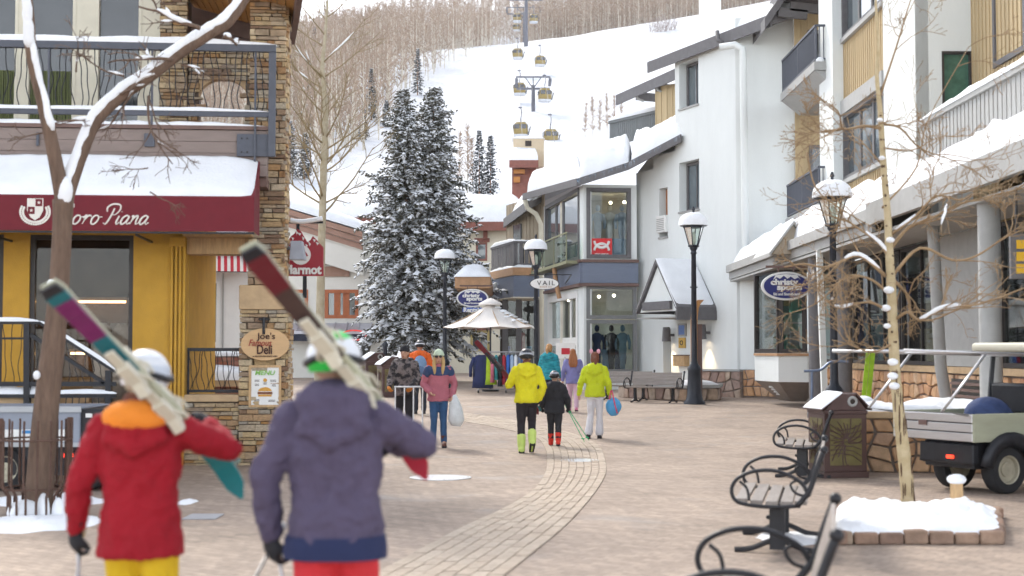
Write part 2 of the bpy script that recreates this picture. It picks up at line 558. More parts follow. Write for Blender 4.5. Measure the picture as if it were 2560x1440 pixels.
# ---------------------------------------------------------------- aspen forest: one mass of bare trees
rng = np.random.default_rng(7)
M_TWIG = mat('aspen_twigs', (0.33, 0.245, 0.18), 0.9, 0.18, 0.03, spec=0.1, col2=(0.47, 0.36, 0.28))
M_ASPEN = mat('aspen_bark_far', (0.55, 0.50, 0.42), 0.9, 0.15, 0.3, spec=0.1)
def edge_x(y):
 return float(np.interp(y, [140, 212, 288, 340, 380, 420, 470], [-19, -21, -19, -11, -4, -5, -7]))
def aspen_arrays(spots, seed, twigs=36, hr=(9, 15), tw=(0.045, 0.08)):
 r = np.random.default_rng(seed)
 V, Fc, Mi = [], [], []
 nb = 0
 for (x, y, z) in spots:
  h = r.uniform(*hr)
  rad = 0.011 * h
  lean = r.normal(0, 0.02, 2)
  # trunk: three-sided, tapering
  pts = []
  for f, rr in ((0, 1), (0.55, 0.6), (1, 0.12)):
   for a in (0, 2.094, 4.189):
    pts.append((x + lean[0] * h * f + rad * rr * math.cos(a), y + lean[1] * h * f + rad * rr * math.sin(a), z - 0.4 + h * f))
  V.append(np.array(pts))
  for k in (0, 3):
   for j in range(3):
    a, b, c, d = nb + k + j, nb + k + (j + 1) % 3, nb + k + 3 + (j + 1) % 3, nb + k + 3 + j
    Fc += [(a, b, c), (a, c, d)]; Mi += [0, 0]
  nb += 9
  n = twigs
  f = r.uniform(0.10, 1.0, n) ** 0.8
  th = r.uniform(0, 6.283, n)
  L = (1.1 - f * 0.75) * h * 0.20 * r.uniform(0.6, 1.3, n)
  el = r.uniform(0.25, 1.1, n)
  base = np.stack([x + lean[0] * h * f, y + lean[1] * h * f, z + h * f], 1)
  d = np.stack([np.cos(th) * np.cos(el), np.sin(th) * np.cos(el), np.sin(el)], 1)
  tip = base + d * L[:, None]
  sd = np.cross(d, np.array([0, 0.6, 0.8])); sd /= np.linalg.norm(sd, axis=1)[:, None] + 1e-9
  wd = r.uniform(tw[0], tw[1], n)[:, None]
  mid = base + d * L[:, None] * 0.5 + np.stack([r.normal(0, .12, n), r.normal(0, .12, n), r.normal(0.08, .1, n)], 1)
  V.append(np.stack([base - sd * wd, base + sd * wd, mid + sd * wd * 0.8, tip, mid - sd * wd * 0.8], 1).reshape(-1, 3))
  for i in range(n):
   o_ = nb + i * 5
   Fc.append((o_, o_ + 1, o_ + 2, o_ + 3, o_ + 4)); Mi.append(1)
  nb += n * 5
 return np.concatenate(V), Fc, Mi
def forest(name, spots, seed, label, cat='forest', **k):
 V, Fc, Mi = aspen_arrays(spots, seed, **k)
 me = bpy.data.meshes.new(name)
 me.from_pydata(V.tolist(), [], Fc)
 me.materials.append(M_ASPEN); me.materials.append(M_TWIG)
 me.polygons.foreach_set('material_index', Mi)
 me.update()
 o = bpy.data.objects.new(name, me)
 link(o)
 return o
spots = []
y = 152.0
while y < 640:
 st = 2.05 + (y - 150) * 0.0035
 x = -0.175 * y - 18
 while x < edge_x(y) if y < 470 else x < 190:
  xx = x + rng.uniform(-1.4, 1.4); yy = y + rng.uniform(-1.4, 1.4)
  gap = nz(xx * 0.03, yy * 0.03, 8.0)
  if yy < 195: dens = 0.22 + 0.7 * (yy - 152) / 43
  else: dens = 0.95
  if edge_x(yy) - xx < 9 and yy < 330: dens *= 0.55
  if rng.random() < dens * (1.0 if gap > -0.25 else 0.35):
   spots.append((xx, yy, H(xx, yy)))
  x += st
 y += st
o = forest('aspen_forest', spots, 11, '')
o['kind'] = 'stuff'; tag(o, 'dense bare aspen forest covering the hillside left of the ski run', 'forest')
spots = []
y = 402.0
while y < 470:
 x = 5.0
 while x < 110:
  xx = x + rng.uniform(-1.4, 1.4); yy = y + rng.uniform(-1.4, 1.4)
  if rng.random() < 0.92: spots.append((xx, yy, H(xx, yy)))
  x += 2.3
 y += 2.3
o = forest('aspen_forest', spots, 12, '')
o['kind'] = 'stuff'; tag(o, 'band of bare aspens behind the crest of the ski run', 'forest')
# ---------------------------------------------------------------- street paving
def paving_mat():
 m = bpy.data.materials.new('street_pavers'); m.use_nodes = True
 n, l = m.node_tree.nodes, m.node_tree.links
 b = n['Principled BSDF']; b.inputs['Roughness'].default_value = 0.78; b.inputs['Specular IOR Level'].default_value = 0.35
 tc = n.new('ShaderNodeTexCoord'); mp = n.new('ShaderNodeMapping')
 mp.inputs['Rotation'].default_value = (0, 0, math.radians(38))
 l.new(tc.outputs['Object'], mp.inputs['Vector'])
 br = n.new('ShaderNodeTexBrick')
 br.inputs['Scale'].default_value = 1.0
 br.inputs['Brick Width'].default_value = 0.21; br.inputs['Row Height'].default_value = 0.105
 br.inputs['Mortar Size'].default_value = 0.006; br.inputs['Mortar Smooth'].default_value = 0.3
 br.inputs['Bias'].default_value = 0.0
 br.inputs['Color1'].default_value = (0.42, 0.325, 0.255, 1); br.inputs['Color2'].default_value = (0.315, 0.245, 0.195, 1)
 br.inputs['Mortar'].default_value = (0.22, 0.18, 0.155, 1)
 l.new(mp.outputs[0], br.inputs['Vector'])
 nz_ = n.new('ShaderNodeTexNoise'); nz_.inputs['Scale'].default_value = 0.55; nz_.inputs['Detail'].default_value = 5
 l.new(tc.outputs['Object'], nz_.inputs['Vector'])
 n2 = n.new('ShaderNodeTexNoise'); n2.inputs['Scale'].default_value = 14; n2.inputs['Detail'].default_value = 4
 l.new(tc.outputs['Object'], n2.inputs['Vector'])
 r1 = n.new('ShaderNodeMapRange'); r1.inputs['From Min'].default_value = .3; r1.inputs['From Max'].default_value = .7; r1.inputs['To Min'].default_value = .80; r1.inputs['To Max'].default_value = 1.14
 l.new(nz_.outputs['Fac'], r1.inputs['Value'])
 r2 = n.new('ShaderNodeMapRange'); r2.inputs['From Min'].default_value = .3; r2.inputs['From Max'].default_value = .7; r2.inputs['To Min'].default_value = .82; r2.inputs['To Max'].default_value = 1.15
 l.new(n2.outputs['Fac'], r2.inputs['Value'])
 mu = n.new('ShaderNodeMath'); mu.operation = 'MULTIPLY'; l.new(r1.outputs[0], mu.inputs[0]); l.new(r2.outputs[0], mu.inputs[1])
 n3 = n.new('ShaderNodeTexNoise'); n3.inputs['Scale'].default_value = .8; n3.inputs['Detail'].default_value = 7; n3.inputs['Distortion'].default_value = .6
 l.new(tc.outputs['Object'], n3.inputs['Vector'])
 r3 = n.new('ShaderNodeMapRange'); r3.inputs['From Min'].default_value = .56; r3.inputs['From Max'].default_value = .66; r3.inputs['To Min'].default_value = 1; r3.inputs['To Max'].default_value = .80
 l.new(n3.outputs['Fac'], r3.inputs['Value'])
 m3 = n.new('ShaderNodeMath'); m3.operation = 'MULTIPLY'; l.new(mu.outputs[0], m3.inputs[0]); l.new(r3.outputs[0], m3.inputs[1]); mu = m3
 r4 = n.new('ShaderNodeMapRange'); r4.inputs['From Min'].default_value = .56; r4.inputs['From Max'].default_value = .68; r4.inputs['To Min'].default_value = .8; r4.inputs['To Max'].default_value = .5
 l.new(n3.outputs['Fac'], r4.inputs['Value']); l.new(r4.outputs[0], b.inputs['Roughness'])
 h = n.new('ShaderNodeHueSaturation'); l.new(br.outputs['Color'], h.inputs['Color']); l.new(mu.outputs[0], h.inputs['Value'])
 l.new(h.outputs[0], b.inputs['Base Color'])
 bp = n.new('ShaderNodeBump'); bp.inputs['Strength'].default_value = 0.5; bp.inputs['Distance'].default_value = 0.008; bp.invert = True
 l.new(br.outputs['Fac'], bp.inputs['Height']); l.new(bp.outputs[0], b.inputs['Normal'])
 MATS['street_pavers'] = m
 return m
M_PAVE = paving_mat()
mb = MB()
gy = [-30, -10, 0, 10, 18] + list(np.arange(20, 96, 4.0))
gx = [-160, -60, -20, -8, 0, 8, 20, 60, 160]
mb.add([(x, y, G(y)) for y in gy for x in gx], [(j * 9 + i, j * 9 + i + 1, (j + 1) * 9 + i + 1, (j + 1) * 9 + i) for j in range(len(gy) - 1) for i in range(8)])
street = struct('street', mb, M_PAVE)
# curved band of pale pavers, each one a block of its own
def catmull(pts, n):
 pts = [Vector(p) for p in pts]
 q = [pts[0] * 2 - pts[1]] + pts + [pts[-1] * 2 - pts[-2]]
 out = []
 for i in range(1, len(q) - 2):
  for k in range(n):
   t = k / n
   a, b, c, d = q[i - 1], q[i], q[i + 1], q[i + 2]
   out.append(0.5 * ((2 * b) + (c - a) * t + (2 * a - 5 * b + 4 * c - d) * t * t + (3 * b - a - 3 * c + d) * t ** 3))
 return out + [pts[-1]]
LR = [((560, 1640), (1010, 1640)), ((770, 1520), (1150, 1520)), ((929, 1440), (1262, 1440)), ((1060, 1370), (1350, 1370)), ((1161, 1317), (1412, 1318)), ((1267, 1268), (1462, 1265)), ((1333, 1226), (1500, 1215)),
      ((1362, 1184), (1516, 1180)), ((1367, 1149), (1513, 1150)), ((1362, 1121), (1500, 1119)), ((1341, 1096), (1465, 1096)), ((1290, 1080), (1400, 1076)),
      ((1225, 1066), (1325, 1059)), ((1150, 1053), (1240, 1044)), ((1060, 1040), (1140, 1031)), ((960, 1027), (1040, 1020))]
Lp = catmull([GP(*a) for a, b in LR], 24); Rp = catmull([GP(*b) for a, b in LR], 24)
cum = [0.0]
for i in range(1, len(Lp)):
 cum.append(cum[-1] + (((Lp[i] + Rp[i]) / 2) - ((Lp[i - 1] + Rp[i - 1]) / 2)).length)
def band(s, f):
 i = int(np.searchsorted(cum, s)) - 1
 i = max(0, min(i, len(Lp) - 2))
 t = (s - cum[i]) / max(1e-6, cum[i + 1] - cum[i])
 a = Lp[i].lerp(Lp[i + 1], t); b = Rp[i].lerp(Rp[i + 1], t)
 return a.lerp(b, f)
M_BAND = ramp_mat('pale_paver', [(.40, .325, .26), (.47, .385, .305), (.43, .355, .285), (.49, .41, .33), (.44, .36, .285)], scale=20, bump=0.4, spread=0.14)
rnd = random.Random(3)
mb = MB(); mb.grid(lambda u, v: band(v * cum[-1], u) + Vector((0, 0, 0.004)), 2, 120)
M_JOINT = mat('paving_joint', (0.25, 0.20, 0.165), 0.95, 0.2, 20)
struct('paving_band', mb, M_JOINT)
band_o = bpy.data.objects['paving_band']
rest = MB(); restr = []; cnt = 0
N = 8
L = 0.34
k = 0
quads = []
while (k + 1) * L < cum[-1]:
 for r in range(N):
  o_ = (r % 2) * L * 0.5 + rnd.uniform(-.01, .01)
  s0, s1 = k * L + o_ + 0.006, (k + 1) * L + o_ - 0.006
  if s1 > cum[-1]: continue
  e = 0.03
  f0, f1 = (r + e) / N, (r + 1 - e) / N
  quads.append([band(s0, f0), band(s0, f1), band(s1, f1), band(s1, f0)])
 k += 1
for q in quads:
 z = Vector((0, 0, 0.014 + rnd.uniform(-.003, .003)))
 c = sum(q, Vector()) / 4
 top = [p.lerp(c, 0.035) + z for p in q]
 vis = c.y > 10.4
 if vis and cnt < 300:
  b = MB(); b.add(list(q) + top, [(4, 5, 6, 7), (0, 1, 5, 4), (1, 2, 6, 5), (2, 3, 7, 6), (3, 0, 4, 7)])
  obj('paver', b, M_BAND, band_o); cnt += 1
 else:
  rest.add(list(q) + top, [(4, 5, 6, 7), (0, 1, 5, 4), (1, 2, 6, 5), (2, 3, 7, 6), (3, 0, 4, 7)])
  restr += [rnd.random()] * 5
o = obj('far_pavers', rest, M_BAND, band_o, flip=False)
at = o.data.attributes.new('rnd', 'FLOAT', 'FACE'); at.data.foreach_set('value', restr)
o['kind'] = 'stuff'
# manhole covers and steel plates let into the paving
M_STEEL = mat('worn_steel', (0.55, 0.55, 0.56), 0.32, 0.15, 18, metal=0.9, bump=0.2)
M_IRON = mat('black_iron', (0.022, 0.023, 0.028), 0.45, 0.2, 12, metal=0.3, bump=0.1)
def manhole(px, py, w, label):
 c = GP(px, py); r = w * c.y / F / 2
 t = thing('manhole_cover', label, 'manhole cover', c, 0, 'manhole covers in the paving')
 b = MB(); b.lathe([(r * 1.06, 0.001), (r * 1.06, 0.012), (r, 0.014), (r, 0.006)], 40, c); obj('rim', b, M_STEEL, t)
 b = MB(); b.lathe([(0.01, 0.013), (r * .97, 0.013), (r * .97, 0.0)], 40, c, cap=False)
 for i in range(-5, 6):
  x = i * r * .16; hh = math.sqrt(max(0, (r * .85) ** 2 - x * x))
  b.box(c.x + x - .012, c.x + x + .012, c.y - hh, c.y + hh, c.z + .0135, c.z + .018)
 obj('lid', b, M_STEEL, t)
manhole(1101, 1195, 145, 'round bright steel manhole cover in the paving right of the grey jacketed skier')
manhole(1452, 1152, 95, 'small grey manhole cover set in the pale curved paver band')
c = GP(508, 1293)
b = MB(); b.box(c.x - .17, c.x + .17, c.y - .22, c.y + .22, 0.002, 0.012)
tag(obj('steel_plate', b, mat('grey_plate', (0.36, 0.37, 0.40), 0.5, .1, 10), bevel=.003), 'grey rectangular access plate flush in the paving by the stone pillar', 'plate')
# ---------------------------------------------------------------- stones
def stone_variants(name, n, material, seed, jit=0.07, bev=0.1):
 r = random.Random(seed); out = []
 for i in range(n):
  bm = bmesh.new()
  bmesh.ops.create_cube(bm, size=1.0)
  for v in bm.verts:
   v.co += Vector((r.uniform(-jit, jit), r.uniform(-jit, jit) * .6, r.uniform(-jit, jit)))
   if v.co.y < 0:
    v.co.x *= 0.97; v.co.z *= 0.93
  bmesh.ops.bevel(bm, geom=[e for e in bm.edges if all(v.co.y < 0 for v in e.verts)], offset=bev * .5, segments=1, affect='EDGES')
  me = bpy.data.meshes.new(name); bm.to_mesh(me); bm.free()
  me.materials.append(material); out.append(me)
 return out
M_LEDGE = ramp_mat('ledgestone', [(.48, .33, .17), (.60, .46, .27), (.34, .19, .09), (.52, .43, .31), (.24, .15, .10), (.64, .50, .31), (.38, .34, .28), (.50, .28, .11)], scale=7, bump=0.7, spread=0.3)
M_MORTAR = mat('dark_mortar', (0.13, 0.10, 0.08), 0.95, 0.2, 15)
LEDGE = stone_variants('stone', 6, M_LEDGE, 1)
def ledge(parent, wall, u0, u1, z0, z1, hr=(0.04, 0.11), lr=(0.10, 0.34), seed=0, off=0.0, budget=300, gap=0.008, holes=()):
 """courses of split stone on a wall: single stones up to the budget, the rest joined"""
 r = random.Random(seed)
 rest, rr = MB(), []
 z = z0; n = 0
 while z < z1 - 0.02:
  h = min(r.uniform(*hr), z1 - z)
  u = u0 - r.uniform(0, .1)
  while u < u1 - 0.02:
   L_ = r.uniform(*lr)
   a, b = max(u, u0), min(u + L_, u1)
   u += L_
   if b - a < 0.03: continue
   if any(x[0] < (a + b) / 2 < x[1] and x[2] < z + h / 2 < x[3] for x in holes): continue
   pr = r.uniform(0.0, 0.035)
   c = wall.p((a + b) / 2, z + h / 2, off + pr / 2)
   Mx = Matrix(((wall.t.x, -wall.n.x, 0, c.x), (wall.t.y, -wall.n.y, 0, c.y), (0, 0, 1, c.z), (0, 0, 0, 1)))
   S = Matrix.Diagonal((b - a - gap, 0.07 + pr, h - gap, 1))
   me = r.choice(LEDGE)
   if n < budget:
    inst('stone', me, parent, Mx @ S); n += 1
   else:
    T = Mx @ S
    rest.add([T @ v.co for v in me.vertices], [tuple(p.vertices) for p in me.polygons])
    rr += [r.random()] * len(me.polygons)
  z += h
 if rr:
  o = obj('far_stones', rest, M_LEDGE, parent, flip=False)
  at = o.data.attributes.new('rnd', 'FLOAT', 'FACE'); at.data.foreach_set('value', rr)
  o['kind'] = 'stuff'
# ---------------------------------------------------------------- left corner building
M_YELLOW = mat('yellow_stucco', (0.55, 0.31, 0.045), 0.85, 0.10, 3, bump=0.25, bscale=60)
M_CREAM = mat('cream_paint', (0.66, 0.62, 0.50), 0.6, 0.06, 4)
M_TAUPE = mat('taupe_siding', (0.24, 0.19, 0.17), 0.75, 0.1, 2.5, bump=0.15, stretch=(1, 1, 6), rnd=.04)
M_BROWN = mat('brown_trim', (0.16, 0.10, 0.085), 0.7, 0.15, 5)
M_RAIL = mat('blue_grey_steel', (0.075, 0.082, 0.105), 0.5, 0.12, 8)
M_DARKFRAME = mat('dark_bronze_frame', (0.035, 0.028, 0.026), 0.45, 0.15, 10)
M_DGLASS = mat('dark_window_glass', (0.035, 0.04, 0.042), 0.06, 0.3, 0.9, spec=0.9)
M_GLASS = glass_mat('clear_glass')
M_SOFFIT = mat('varnished_planks', (0.50, 0.25, 0.07), 0.5, 0.25, 3, bump=0.1, stretch=(1, 8, 1), rnd=.1)
M_PINE = mat('tan_timber', (0.50, 0.33, 0.17), 0.65, 0.2, 4, stretch=(8, 1, 1), rnd=.06)
M_MAROON = mat('maroon_canvas', (0.155, 0.016, 0.025), 0.85, 0.08, 8, bump=0.15, bscale=120)
M_WHITE = mat('white_paint', (0.78, 0.78, 0.76), 0.6, 0.04, 5)
M_CURTAIN = mat('green_curtain', (0.10, 0.115, 0.045), 0.9, 0.3, 4, stretch=(10, 10, 0.4))
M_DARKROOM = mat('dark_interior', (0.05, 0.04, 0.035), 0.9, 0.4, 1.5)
M_SAND = mat('sandstone_block', (0.48, 0.34, 0.20), 0.85, 0.15, 4, bump=0.3)
lb = thing('corner_boutique_building', 'yellow and stone corner building with maroon awning and a snow-edged balcony', 'building', (-6, 22, 0))
FW = Wall((-10.0, 20.88), (-4.1, 21.4))
ua = lambda px, off=0: FW.u(px, off)
u_end = ua(463)
win = FW.rect(72, 590, 332, 950)
win = (win[0], win[1], 0.85, 3.45)
win2 = (ua(-160), ua(8), 0.85, 3.45)
b = MB(); FW.panel(b, -2.0, u_end, 0, 4.3, [win, win2], thick=0.3)
obj('wall', b, M_YELLOW, lb)
b = MB()                                                   # stepped pilaster beside the porch
for i, px in enumerate((428, 438, 448, 458)):
 FW.box(b, ua(px), ua(px + 6), 0, 3.4, -0.02, 0.07 - 0.012 * i)
FW.box(b, ua(424), u_end, 3.28, 3.42, 0.0, 0.1)
obj('pilaster', b, M_YELLOW, lb, bevel=.006)
# porch side wall going back
PS = Wall((FW.p(u_end, 0).x, FW.p(u_end, 0).y), (FW.p(u_end, 0).x - 0.2, 24.5))
b = MB(); PS.box(b, 0.31, PS.len, 0, 4.3, -0.2, 0.0); obj('porch_wall', b, M_YELLOW, lb)
for wr in (win, win2):
 w = FW.window(lb, wr, M_DARKFRAME, glass_mat('tinted_glass', (.85, .82, .78), k=.45), depth=0.1, fw=0.07, cols=1, proud=0.0)
# interior of the shop: back wall, floor, ceiling, display figures
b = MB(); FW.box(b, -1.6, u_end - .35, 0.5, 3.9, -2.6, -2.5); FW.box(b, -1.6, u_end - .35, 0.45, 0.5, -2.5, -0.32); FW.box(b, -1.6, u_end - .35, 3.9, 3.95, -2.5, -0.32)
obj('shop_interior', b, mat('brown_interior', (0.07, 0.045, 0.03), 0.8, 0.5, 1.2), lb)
b = MB()
for px in (300, 120): FW.box(b, ua(px), ua(px) + .5, 0.5, 1.3, -1.6, -1.0)
FW.box(b, ua(92), ua(250), 2.55, 2.6, -2.4, -2.2); FW.box(b, ua(92), ua(250), 1.7, 1.75, -2.4, -2.2)
obj('display_shelf', b, M_PINE, lb)
for z in (2.57, 1.72):
 b = MB(); FW.box(b, ua(95), ua(245), z - .06, z - .025, -2.3, -2.26); obj('shelf_lamp', b, mat('warm_strip', (1, .7, .4), .5, 0, 1, emit=((1, .62, .28), 3)), lb)
b = MB()
for i in range(5):
 p = FW.p(ua(230 + 24 * i), 0, -0.9 - .2 * (i % 2))
 b.tube([p + Vector((0, 0, z)) for z in (0.9, 1.3, 1.7, 2.0, 2.15)], [.16, .14, .2, .17, .06], 10)
obj('display_garments', b, mat('pale_garment', (0.55, 0.52, 0.5), 0.9, 0.3, 5), lb, smooth=True)
# awning
AO = 1.45                                                  # how far it stands out
u_aw = ua(634, AO)
zf0, zf1, zb = FW.uz(300, 577, AO)[1], FW.uz(300, 491, AO)[1], 4.50
b = MB()
FW.box(b, -2.0, u_aw, zf0, zf1, AO - .015, AO)
b.add([FW.p(-2, zf1, AO), FW.p(u_aw, zf1, AO), FW.p(u_aw, zb, .62), FW.p(-2, zb, .62)], [(0, 1, 2, 3)])
b.add([FW.p(u_aw, zf0, AO), FW.p(u_aw, zf1, AO), FW.p(u_aw, zb, .62), FW.p(u_aw, zf0, .62)], [(0, 1, 2, 3)])
aw = obj('awning', b, M_MAROON, lb)
b = MB()
for px in (25, 376): FW.box(b, ua(px), ua(px) + .03, zf0 - .06, zf0 - .03, .0, AO - .1)
FW.box(b, -2, u_aw, zf0 - .03, zf0 - .004, AO - .06, AO - .02)
obj('awning_frame', b, M_IRON, aw)
b = MB(); snow_patch(b, FW.p(-2, zf1 + .005, AO - .02), FW.p(u_aw - .02, zf1 + .005, AO - .02), FW.p(u_aw - .02, zb, .66), FW.p(-2, zb, .66), 0.10, 50, 6, bump=.3, freq=1.4, edge=.06)
obj('snow', b, M_SNOW, aw, smooth=True)
# hand-lettered name and crest
M_LET = mat('white_lettering', (0.75, 0.72, 0.66), 0.8, 0.05, 10)
GL = {'L': [[(.62, .82), (.56, .98), (.42, .98), (.36, .8), (.38, .45), (.3, .12), (.12, .0), (.02, .08), (.1, .17), (.3, .1), (.55, .0), (.75, .06)]],
      'o': [[(.36, .42), (.18, .42), (.06, .25), (.1, .04), (.26, 0), (.4, .16), (.4, .34), (.3, .45), (.42, .36), (.6, .36)]],
      'r': [[(.0, .3), (.14, .44), (.12, .25), (.06, 0)], [(.1, .2), (.24, .4), (.38, .42), (.42, .36)]],
      'P': [[(.36, .8), (.3, .4), (.16, .02), (0, .06)], [(.02, .62), (-.04, .84), (.2, 1.0), (.6, .96), (.68, .7), (.5, .48), (.28, .5)]],
      'i': [[(.1, .42), (.04, .12), (.1, 0), (.22, .1)], [(.16, .62), (.17, .64)]],
      'a': [[(.4, .36), (.26, .44), (.08, .32), (.04, .1), (.14, 0), (.3, .12), (.42, .4), (.36, .12), (.42, 0), (.54, .1)]],
      'n': [[(.02, .38), (.12, .42), (.1, .2), (.04, 0)], [(.08, .18), (.24, .4), (.36, .4), (.34, .16), (.38, 0), (.52, .1)]]}
b = MB()
fo = FW.p(FW.uz(142, 540, AO)[0], 0, AO + .004)
MT = frame((fo.x, fo.y, FW.uz(200, 560, AO)[1]), FW.t)
x = 0.0
for ch, adv in (('L', .78), ('o', .56), ('r', .44), ('o', .75), ('P', .66), ('i', .26), ('a', .52), ('n', .52), ('a', .5)):
 for st in GL[ch]:
  pts = catmull([(p[0], p[1], 0) for p in st], 6) if len(st) > 2 else [Vector((*p, 0)) for p in st]
  k = len(pts)
  pts = [MT @ Vector(((x + q.x + q.y * .38) * .248, q.y * .28, .004)) for q in pts]
  rs = [(.0065 + .0075 * abs(math.sin(3.0 * i / k + .6))) for i in range(k)]
  b.tube(pts, rs, 6, flat=1.0)
 x += adv
obj('lettering', b, M_LET, aw, smooth=True)
b = MB(); co = FW.p(FW.uz(88, 530, AO)[0], FW.uz(88, 530, AO)[1], AO + .004); CT = frame(co, FW.t)
S = 76 * 19.7 / F / 2
shield = [(-.52, .9), (.52, .9), (.52, .1), (.3, -.35), (0, -.55), (-.3, -.35), (-.52, .1)]
b.prism([CT @ Vector((p[0] * S, p[1] * S, 0)) for p in shield], CT.to_3x3() @ Vector((0, 0, .006)))
for i in range(26):                                        # laurel round the shield
 a = math.radians(-90 + (i - 12.5) * 9.2)
 for rr in (.78, .95):
  p = CT @ Vector((math.cos(a) * S * rr, math.sin(a) * S * rr * .86, .004))
  b.ell(p, (S * .085, .006, S * .085), 6, 4)
obj('crest', b, M_LET, aw)
b = MB()
for (cx, cy) in ((.24, .62), (-.24, .1)):
 b.prism([CT @ Vector(((cx + dx) * S, (cy + dy) * S, .0061)) for dx, dy in ((-.22, -.24), (.22, -.24), (.22, .24), (-.22, .24))], CT.to_3x3() @ Vector((0, 0, .003)))
obj('crest_field', b, M_MAROON, aw)
b = MB()
for (cx, cy) in ((.24, .62), (-.24, .1)):
 st = [(.13 * (1 if i % 2 == 0 else .42) * math.sin(i * math.pi / 5), .13 * (1 if i % 2 == 0 else .42) * math.cos(i * math.pi / 5)) for i in range(10)]
 b.prism([CT @ Vector(((cx + dx) * S, (cy + dy) * S, .0092)) for dx, dy in st], CT.to_3x3() @ Vector((0, 0, .002)))
obj('crest_star', b, M_LET, aw)
# deck, fascia boards, balcony rail
DO = 0.62
u_dk = ua(666, DO)
zt, zbm = FW.uz(330, 312, DO)[1], 4.28
b = MB(); FW.box(b, -2.2, u_dk - .03, zbm + .02, zt - .02, -2.4, DO - .03); obj('deck', b, M_TAUPE, lb)
nb_ = 4
for i in range(nb_):
 h = (zt - .06 - zbm) / nb_
 b = MB(); FW.box(b, -2.2, u_dk, zbm + i * h, zbm + (i + 1) * h - .006, DO - .03, DO + .004 * (i % 2)); obj('board', b, M_TAUPE, lb)
b = MB(); FW.box(b, -2.2, u_dk + .02, zt - .055, zt, DO - .05, DO + .035); FW.box(b, u_dk - .25, u_dk - .02, zbm - .14, zbm - .004, -.6, DO - .12); obj('deck_edge', b, M_BROWN, lb)
b = MB(); snow_patch(b, FW.p(-2.2, zt, DO + .03), FW.p(u_dk, zt, DO + .03), FW.p(u_dk, zt, DO - .12), FW.p(-2.2, zt, DO - .12), .055, 60, 3, bump=.5, edge=.1, freq=3); obj('deck_snow', b, M_SNOW, lb, smooth=True)
RO = .68
u_r = ua(686, RO)
zr0, zr1 = FW.uz(300, 124, RO)[1], FW.uz(300, 106, RO)[1]
zl0, zl1 = FW.uz(300, 288, RO)[1], FW.uz(300, 275, RO)[1]
rl = MB(); FW.box(rl, -2.2, u_r, zr0, zr1, RO - .05, RO + .05); FW.box(rl, -2.2, u_r - .1, zl0, zl1, RO - .03, RO + .03)
for px in (112, 372, 632): FW.box(rl, ua(px, RO), ua(px, RO) + .03, zt - .9 if px == 632 else zt, zr0 - .002, RO - .02, RO + .02)
FW.box(rl, ua(668, RO), u_r, FW.uz(670, 392, RO)[1], zr0 - .002, RO - .05, RO + .045)
rail = obj('balcony_rail', rl, M_RAIL, lb, bevel=.004)
for zz, hh, ue in ((zr1, .085, u_r + .01), (zl1, .055, u_r - .1)):
 b = MB(); snow_patch(b, FW.p(-2.2, zz, RO + .05), FW.p(ue, zz, RO + .05), FW.p(ue, zz, RO - .05), FW.p(-2.2, zz, RO - .05), hh, 60, 4, bump=.25, edge=.14, freq=2, seed=zz); obj('rail_snow', b, M_SNOW, rail, smooth=True)
bal = []
for k in range(4):
 m_ = MB(); m_.tube([(0.03 * math.sin(t * 5 + k * 1.7) + .015 * math.sin(t * 11 + k), 0, t * (zr0 - zl1)) for t in np.linspace(0, 1, 12)], .008, 5)
 bal.append(m_.mesh('baluster', M_IRON, True))
u = -1.9; i = 0
while u < u_r - .15:
 q = FW.p(u, zl1, RO); inst('baluster', bal[(i * 7 + i // 3) % 4], rail, Matrix.Translation(q) @ Matrix.Rotation(math.atan2(FW.t.y, FW.t.x), 4, 'Z'))
 u += .105 + .02 * math.sin(i * 2.1); i += 1
for (x0, y0, x1, y1) in ((592, 335, 680, 391), (360, 333, 386, 366), (90, 330, 97, 364)):
 r = FW.rect(x0, y0, x1, y1, DO + .05); b = MB(); FW.box(b, *r, DO + .012, DO + .05); obj('bracket_plate', b, M_RAIL, lb, bevel=.006)
for px, py in ((604, 346), (604, 380), (618, 346), (618, 380)):
 q = FW.uz(px, py, DO + .06); b = MB(); FW.box(b, q[0] - .012, q[0] + .012, q[1] - .012, q[1] + .012, DO + .051, DO + .062); obj('bolt', b, M_IRON, lb)
# upper storey behind the balcony
UO = -1.7
uu = lambda px: ua(px, UO)
w1 = (uu(-60), uu(36), 5.05, 7.9); w2 = (uu(56), uu(181), 5.05, 7.9); w3 = (uu(231), uu(347), 5.05, 7.9)
b = MB(); FW.panel(b, -3.0, uu(395), 5.0, 8.2, [w1, w2, w3], .2, UO); obj('upper_wall', b, M_CREAM, lb)
for w in (w1, w2, w3):
 o = FW.window(lb, w, M_CREAM, M_DGLASS, depth=.08, fw=.05, rows=1, off=UO, proud=.01)
b = MB()
for w in (w2, w1):
 n = 14
 for i in range(n):
  a_ = w[0] + .06 + (w[1] - w[0] - .12) * i / n
  FW.box(b, a_, a_ + (w[1] - w[0] - .12) / n * .8, 5.1, 6.25, UO - .078, UO - .066 + .008 * (i % 3))
obj('curtain', b, M_CURTAIN, lb)
ch = MB(); FW.box(ch, uu(396), uu(466), 4.9, 8.2, UO - .3, UO + .1); chm = obj('stone_chimney', ch, M_MORTAR, lb); ledge(chm, FW, uu(396), uu(466), 5.0, 8.2, seed=4, off=UO + .1, budget=120)
